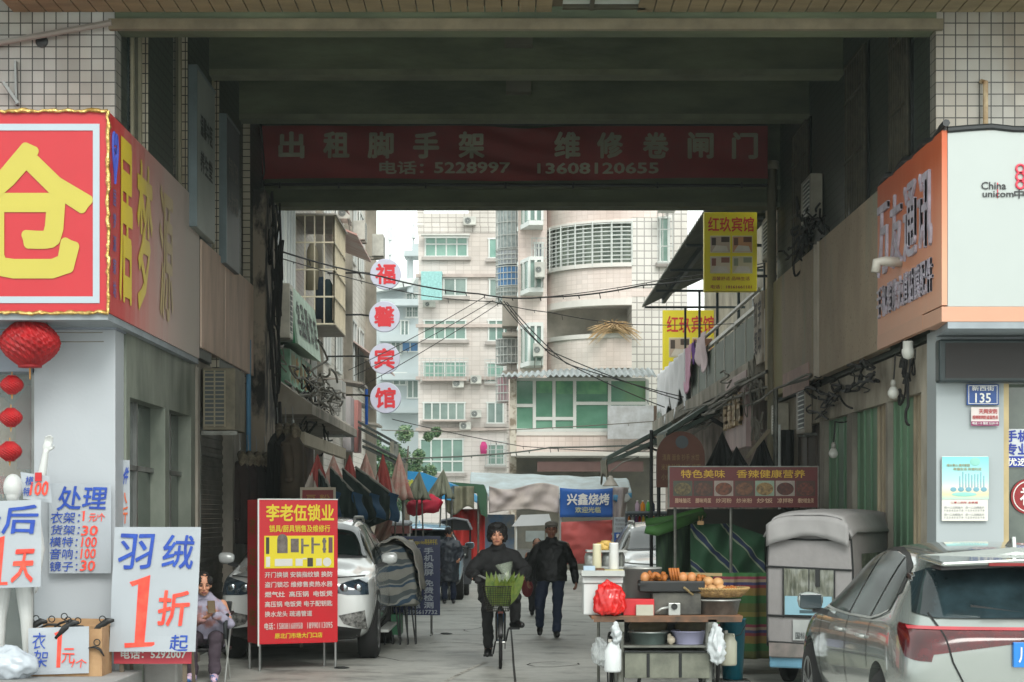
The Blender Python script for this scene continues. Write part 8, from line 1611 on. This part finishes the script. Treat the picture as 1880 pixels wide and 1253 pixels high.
# middle: pot, black tray of fried snacks, stove
pot('stock_pot', 'large steel stock pot behind the red bag on the cart', 'pot', 1180, 1131, 1043, 34, .55, STEEL)
t = thing('frying_tray', 'black frying tray heaped with snacks on the cart stove', 'tray', P(1240, 1090, D+.3)); m = MB(); m.box(X(1174, .1), X(1294, .1), D+.08, D+.5, Z(1088), Z(1068)); m.build('pan', BLACK, t, bevel=.01); m = MB(); m.beam((X(1240), D+.52, Z(1057)), (X(1338), D+.60, Z(1059)), .03); m.build('wooden_board', mat('pale_board', (150, 130, 90), .7), t)
m = MB(); m.beam((X(1172), D+.06, Z(1074)), (X(1186), D+.06, Z(1072)), .02); m.build('handle', BLACK, t)
EGG = mat('brown_egg', (206, 150, 96), .45, c2=(180, 116, 70), ns=7); FRY = mat('fried_dough', (190, 116, 44), .6, c2=(140, 76, 28), ns=9)
random.seed(21); fr = []
for px, kind in ((1184, 'egg'), (1254, 'egg'), (1270, 'egg')): m = MB(); c = P(px, 1061, D+.2); m.ell(c, (.045, .045, .055), 18, 12); solid('tea_egg', 'brown tea egg sitting on the black frying tray', 'egg', m, EGG, 'tea eggs on the frying tray', smooth=True)
for i in range(22): px = 1192+32*random.random() if i < 16 else 1280+14*random.random(); m = MB(); m.ell(P(px, 1054+13*random.random(), D+.12+.25*random.random()), (.03+.012*random.random(), .03, .024), 12, 8, Matrix.Rotation(random.random()*3, 3, 'Y')); solid('fried_snack', 'golden fried snack heaped on the black frying tray', 'snack', m, FRY, 'fried snacks on the tray', smooth=True)
for i in range(4): a = P(1233+5*i, 1066, D+.2); m = MB(); m.tube([a, a+Vector((-.02, .0, .12))], .013, 8); solid('fried_stick', 'fried dough stick standing upright in the frying tray', 'snack', m, FRY, 'fried sticks in the tray', smooth=True)
t = thing('gas_stove', 'grimy gas stove under the frying tray with a silver hose', 'stove', P(1235, 1130, D+.2)); m = MB(); m.box(X(1200), X(1290), D+.12, D+.5, TZ+.001, Z(1089)); m.build('stove_body', mat('grimy_black', (40, 40, 38), .5, c2=(90, 88, 80), ns=5), t, bevel=.01); m = MB(); m.box(X(1228), X(1250), D+.04, D+.12, TZ+.001, Z(1108)); m.build('valve_box', STEEL, t, bevel=.006); m = MB(); m.tube([P(1204, 1126, D+.05), P(1214, 1118, D+.03), P(1230, 1115, D+.06)], .013, 8); m.build('hose', STEEL, t, smooth=True); m = MB(); m.lathe([(0, 0), (.03, 0), (.03, .02), (0, .02)], P(1238, 1114, D+.04), 16, Matrix.Rotation(PI/2, 3, 'X')); m.build('knob', BLACK, t)
solid('red_carton', 'flat red carton beside the red plastic bag on the cart', 'carton', MB().box(X(1145), X(1202), D+.06, D+.3, TZ+.001, Z(1101)), mat('carton_red', (200, 36, 44), .5), bevel=.005); solid('white_tin', 'small white tin standing against the red carton', 'tin', MB().box(X(1168), X(1200), D+.0, D+.05, TZ+.001, Z(1111)), mat('tin_white', (180, 176, 160), .5), bevel=.004)
m = MB(); c = P(1118, 1131, D+.02); m.tube([c+Vector((0, 0, .005)), c+Vector((0, 0, .06)), c+Vector((0, 0, .20)), c+Vector((0, 0, .27)), c+Vector((-.02, 0, .30)), c+Vector((.0, 0, .33))], [(.13, .10), (.155, .11), (.15, .11), (.13, .09), (.06, .04), (.02, .02)], 22, up=(1, 0, 0)); solid('red_plastic_bag', 'bright red tied plastic bag at the left end of the cart', 'bag', m, mat('red_plastic', (216, 30, 26), .25, c2=(180, 16, 16), ns=6, coat=.4), smooth=True, sub=2, disp=.07, dscale=.045)
# right: enamel basin, flat basket of buns
pot('enamel_basin', 'dented grey aluminium basin under the bun basket on the cart', 'basin', 1317, 1131, 1101, 42, .28, mat('dull_aluminium', (150, 150, 146), .4, .7, c2=(100, 100, 98), ns=5), .86)
t = thing('wicker_basket', 'flat wicker basket of round buns on the aluminium basin', 'basket', P(1320, 1100, D+.28)); c = P(1320, 1098, D+.28); m = MB(); m.lathe([(0, 0), (.22, .01), (.29, .085), (.275, .09), (.21, .03), (0, .025)], c, 40, cap=False); m.build('wicker', mat('wicker', (164, 130, 80), .8, c2=(110, 84, 50), ns=26, bump=.8, bs=60), t, smooth=True)
m = MB()
for i in range(64): a = 2*PI*i/64; m.tube([c+Vector((math.cos(a)*.27, math.sin(a)*.27, .075)), c+Vector((math.cos(a+.07)*.292, math.sin(a+.07)*.292, .10)), c+Vector((math.cos(a+.14)*.275, math.sin(a+.14)*.275, .085))], .011, 5)
m.build('woven_rim', mat('wicker_rim', (176, 144, 94), .8), t, smooth=True)
for i, (px, py, dy) in enumerate(((1290, 1082, .2), (1306, 1083, .14), (1300, 1068, .24), (1318, 1070, .22), (1322, 1082, .2), (1310, 1076, .36))): m = MB(); m.ell(P(px, py, D+dy+.02), (.055, .055, .05), 18, 12); solid('steamed_bun', 'round pale brown bun heaped in the wicker basket', 'bun', m, mat('bun_brown', (206, 162, 112), .5, c2=(186, 138, 90), ns=4), 'buns in the wicker basket', smooth=True)
for i, px in enumerate((1332, 1342, 1350)): m = MB(); m.ell(P(px, 1082, D+.2), (.06, .05, .022), 14, 8, Matrix.Rotation(.3*i, 3, 'Y')); solid('flat_cake', 'flat golden cake beside the round buns in the basket', 'cake', m, FRY, 'flat cakes in the basket', smooth=True)
m = MB(); m.tube([P(1256, 1079, D+.05), P(1272, 1092, D+.12)], .012, 8); solid('wooden_stick', 'wooden tongs handle poking out left of the wicker basket', 'tongs', m, mat('pale_board', (150, 130, 90), .7))
# shelf below
pot('metal_basin', 'grey metal basin on the lower shelf of the cart', 'basin', 1190, 1184, 1160, 36, .3, mat('teal_grey_enamel', (112, 130, 126), .35, .3, c2=(80, 84, 80), ns=2), .88); pot('plastic_tub', 'lavender plastic tub on the lower shelf of the cart', 'tub', 1264, 1184, 1158, 31, .3, mat('lavender_plastic', (176, 176, 206), .35, var=.05), .85, rim=False)
m = MB(); m.ell(P(1232, 1176, D+.2), (.04, .04, .045), 12, 8); m.ell(P(1229, 1168, D+.2), (.02, .02, .03), 10, 6); solid('garlic_bag', 'small knotted pale bag between the basin and the lavender tub', 'bag', m, mat('cream_bag', (190, 180, 160), .5), smooth=True, disp=.03, dscale=.03)
m = MB(); m.ell(P(1275, 1152, D+.5), (.2, .12, .1), 16, 10); m.ell(P(1190, 1150, D+.5), (.2, .12, .11), 16, 10); solid('dark_sack', 'dim heap of sacks at the back of the lower shelf', 'sack', m, mat('dim_sack', (70, 66, 56), .8, c2=(104, 96, 70), ns=6), smooth=True, disp=.08)
def bag(px, py, sx, sz, d, label, mt, seed=0):
    c = P(px, py, D+d); m = MB(); m.tube([c+Vector((0, 0, sz)), c+Vector((.01, 0, sz*.6)), c+Vector((0, 0, 0)), c+Vector((.02, 0, -sz*.6)), c+Vector((0, 0, -sz))], [(sx*.25, .03), (sx*.6, .06), (sx, .09), (sx*.95, .09), (sx*.5, .05)], 18, up=(1, 0, 0)); return solid('plastic_bag', label, 'bag', m, mt, smooth=True, sub=2, disp=.09, dscale=.04+.005*seed)
CLB = mat('hanging_clear_bag', (206, 212, 214), .2, var=.15, ns=9, alpha=.88)
bag(1314, 1182, .085, .20, -.03, 'crinkled white plastic bag hung from the right corner of the cart', CLB, 1); bag(1130, 1163, .045, .10, -.03, 'small white plastic bag tied to the left leg of the cart', CLB, 2); bag(1100, 1195, .09, .14, .02, 'thin clear plastic bag floating beside the white jerrycan', mat('thin_clear_bag', (200, 206, 206), .2, alpha=.4), 3)
def jerry(px, pt, pb, hw, d, label, c):
    c0 = P(px, pb, D+d); h = (pb-pt)*(D+d)/F; w = hw*(D+d)/F; t = thing('jerrycan', label, 'jerrycan', c0); m = MB(); m.tube([c0, c0+Vector((0, 0, .02)), c0+Vector((0, 0, h*.7)), c0+Vector((-w*.1, 0, h*.88)), c0+Vector((-w*.3, 0, h*.97))], [(w*.92, w*.8), (w, w*.85), (w, w*.85), (w*.6, w*.5), (w*.25, w*.25)], 20, up=(1, 0, 0)); m.build('can_body', mat('jerry_%d' % px, c, .4, var=.08), t, smooth=True)
    m = MB(); m.lathe([(w*.26, 0), (w*.26, .03), (0, .03)], c0+Vector((-w*.3, 0, h*.97)), 14); m.build('can_cap', mat('jerry_cap', (180, 176, 166), .4), t); m = MB(); m.tube([c0+Vector((w*.7, 0, h*.72)), c0+Vector((w*.6, 0, h*.95)), c0+Vector((w*.05, 0, h*.95))], .012, 8); m.build('handle', mat('jerry_%d' % px, c, .4), t, smooth=True)
jerry(1125, 1178, 1234, 16, -.02, 'white jerrycan hanging at the left leg of the cart', (206, 210, 210)); jerry(1337, 1162, 1222, 16, .3, 'yellowed clear jerrycan hanging behind the white bag on the right', (164, 164, 146))
t = thing('bucket', 'tall teal bucket with a wire handle at the right end of the cart', 'bucket', P(1345, 1232, D+.5)); c0 = P(1345, 1236, D+.6); c0.z = .12; m = MB(); m.lathe([(.10, 0), (.13, .6), (.135, .6), (.125, .58), (.09, .02), (0, .02)], c0, 28); m.build('bucket_body', mat('teal_plastic', (20, 92, 108), .35, var=.1), t, smooth=True); m = MB(); m.tube([c0+Vector((-.13, -.05, .55)), c0+Vector((-.1, -.14, .4)), c0+Vector((.06, -.15, .45)), c0+Vector((.13, -.05, .55))], .005); m.build('handle', DARKM, t)
m = MB(); m.box(c0.x-.2, c0.x+.16, c0.y-.15, c0.y+.18, .0, .115); solid('low_stool', 'dark low stool carrying the teal bucket', 'stool', m, DARKM, bevel=.01)
# ---- grey covered tricycle on the right
t = thing('covered_tricycle', 'tricycle with a grey zipped fabric cabin and clear rear window parked by the silver car', 'tricycle'); FB = mat('grey_canvas', (140, 137, 136), .8, var=.12, ns=5, bump=.3, bs=10); PIPE = mat('black_piping', (34, 36, 36), .6)
w, ln = .60, 1.55
body = lambda y, z: None
m = MB(); sec = [(-.56, .28), (-.60, .5), (-.60, 1.2), (-.575, 1.55), (-.50, 1.69), (-.3, 1.735), (0, 1.745), (.3, 1.735), (.50, 1.69), (.575, 1.55), (.60, 1.2), (.60, .5), (.56, .28)]
m.prism([(x, 0, z) for x, z in sec], (0, ln, 0)); m.build('fabric_cabin', FB, t, bevel=.03)
m = MB()
def fn(u, v):
    q = abs(2*u-1); e = max(0, q-.8)/.2
    return ((2*u-1)*(.60+.02*e), -.06+(ln+.14)*v, 1.80-.05*q*q-.05*q**6-.13*e-.018*math.sin(v*PI*3)**2*(1-e)+.008*noise.noise(Vector((u*5, v*5, 2)))-.05*max(0, 1-v*9))
m.grid(40, 24, fn); m.grid(24, 4, lambda u, v: (-.58+1.16*u, -.062+.012*noise.noise(Vector((u*6, v*2, 9))), 1.735-.09*abs(2*u-1)**4-(.22+.02*math.sin(u*9))*v))
m.build('roof_flap', mat('grey_canvas_roof', (150, 148, 147), .8, var=.12, ns=4), t, smooth=True, solid=.02)
m = MB()
for pl in ([(-.58, 1.53), (-.4, 1.50), (.4, 1.49), (.58, 1.50)], [(-.6, 1.22), (.6, 1.19)], [(-.36, 1.22), (-.36, .72), (-.36, .70)], [(.36, 1.20), (.36, .70)], [(-.58, .72), (.58, .70)], [(-.59, .45), (.59, .42)]): m.tube([(x, -.012, z) for x, z in pl], .011, 6)
m.tube([(.60, .02, .4), (.605, .02, 1.2), (.58, .02, 1.5)], .014, 6); m.tube([(-.60, .02, .4), (-.605, .02, 1.2), (-.58, .02, 1.5)], .014, 6); m.build('piping', PIPE, t)
m = MB(); m.grid(20, 12, lambda u, v: (-.35+.70*u, -.014-.008*noise.noise(Vector((u*6, v*6, 2))), .73+.47*v)); m.build('clear_window', mat('crinkled_clear_film', (128, 130, 116), .12, c2=(72, 76, 66), ns=4, st=(3, 1, .8), bump=.5, bs=6, spec=.9), t, smooth=True)
m = MB(); m.box(-.33, .33, -.03, -.02, .73, .92); m.build('blue_cloth', mat('pale_blue_cloth', (136, 176, 190), .6, var=.1), t); m = MB(); m.box(-.12, .20, -.034, -.03, .75, .78); m.build('dark_label', mat('label_dark', (70, 90, 96), .5), t)
m = MB(); m.box(-.30, .06, -.02, -.012, .46, .66) if False else m.box(-.22, .22, -.02, -.012, .47, .68); pl = m.build('white_plate', mat('plate_white', (176, 180, 178), .5), t); m = MB(); m.text('国标车', (-.08, -.021, .52), .2, .07, bold=.01, off=.002); m.tube([(x, -.022, z) for x, z in ((.02, .65), (.07, .665), (.12, .65), (.115, .58), (.07, .55), (.025, .58), (.02, .65))], .006, 5); m.build('plate_lettering', mat('label_dark2', (80, 86, 86), .5), pl)
for e in (-1, 1):
    m = MB(); m.grid(10, 10, lambda u, v: (e*.606, .35+1.0*u, .85+.5*v)); m.build('side_window', mat('crinkled_clear_film', (128, 130, 116), .12), t, solid=.004)
m = MB(); m.box(-.58, .58, .02, ln, .18, .42); m.build('chassis', mat('light_blue_chassis', (110, 160, 184), .4), t, bevel=.02); m = MB(); m.box(-.56, .56, -.02, -.0, .30, .44); m.build('clear_skirt', mat('dusty_film', (100, 100, 96), .3, c2=(140, 130, 126), ns=4), t)
for e in (-1, 1): make_wheel(t, e*.5, .5, .25, .12, e)
make_wheel(t, 0, 1.9, .25, .1, 1); m = MB(); m.tube([(0, 1.4, .3), (0, 1.9, .25)], .03); m.tube([(0, 1.75, .3), (0, 1.6, .9)], .025); m.build('fork', DARKM, t); m = MB(); m.box(.1, .16, -.03, -.012, 1.02, 1.0+.2); m.box(.0, .012, -.02, -.013, .93, 1.2); m.build('zip', PIPE, t)
t.location = (3.07, 19.35, 0); t.rotation_euler = (0, 0, math.radians(-25)); t.scale = (.74, 1.08, 1.0)
# a few small road things
for px, py, lb in ((820, 1165, 'flattened dark scrap on the road near the dark blue board'), (628, 1228, 'scrap of litter on the road by the white car tyre')):
    g_ = gp(px, py); m = MB(); m.ell((g_[0], g_[1], .012), (.09, .05, .012), 12, 6); solid('litter', lb, 'litter', m, DARKM, smooth=True, disp=.02, dscale=.05)
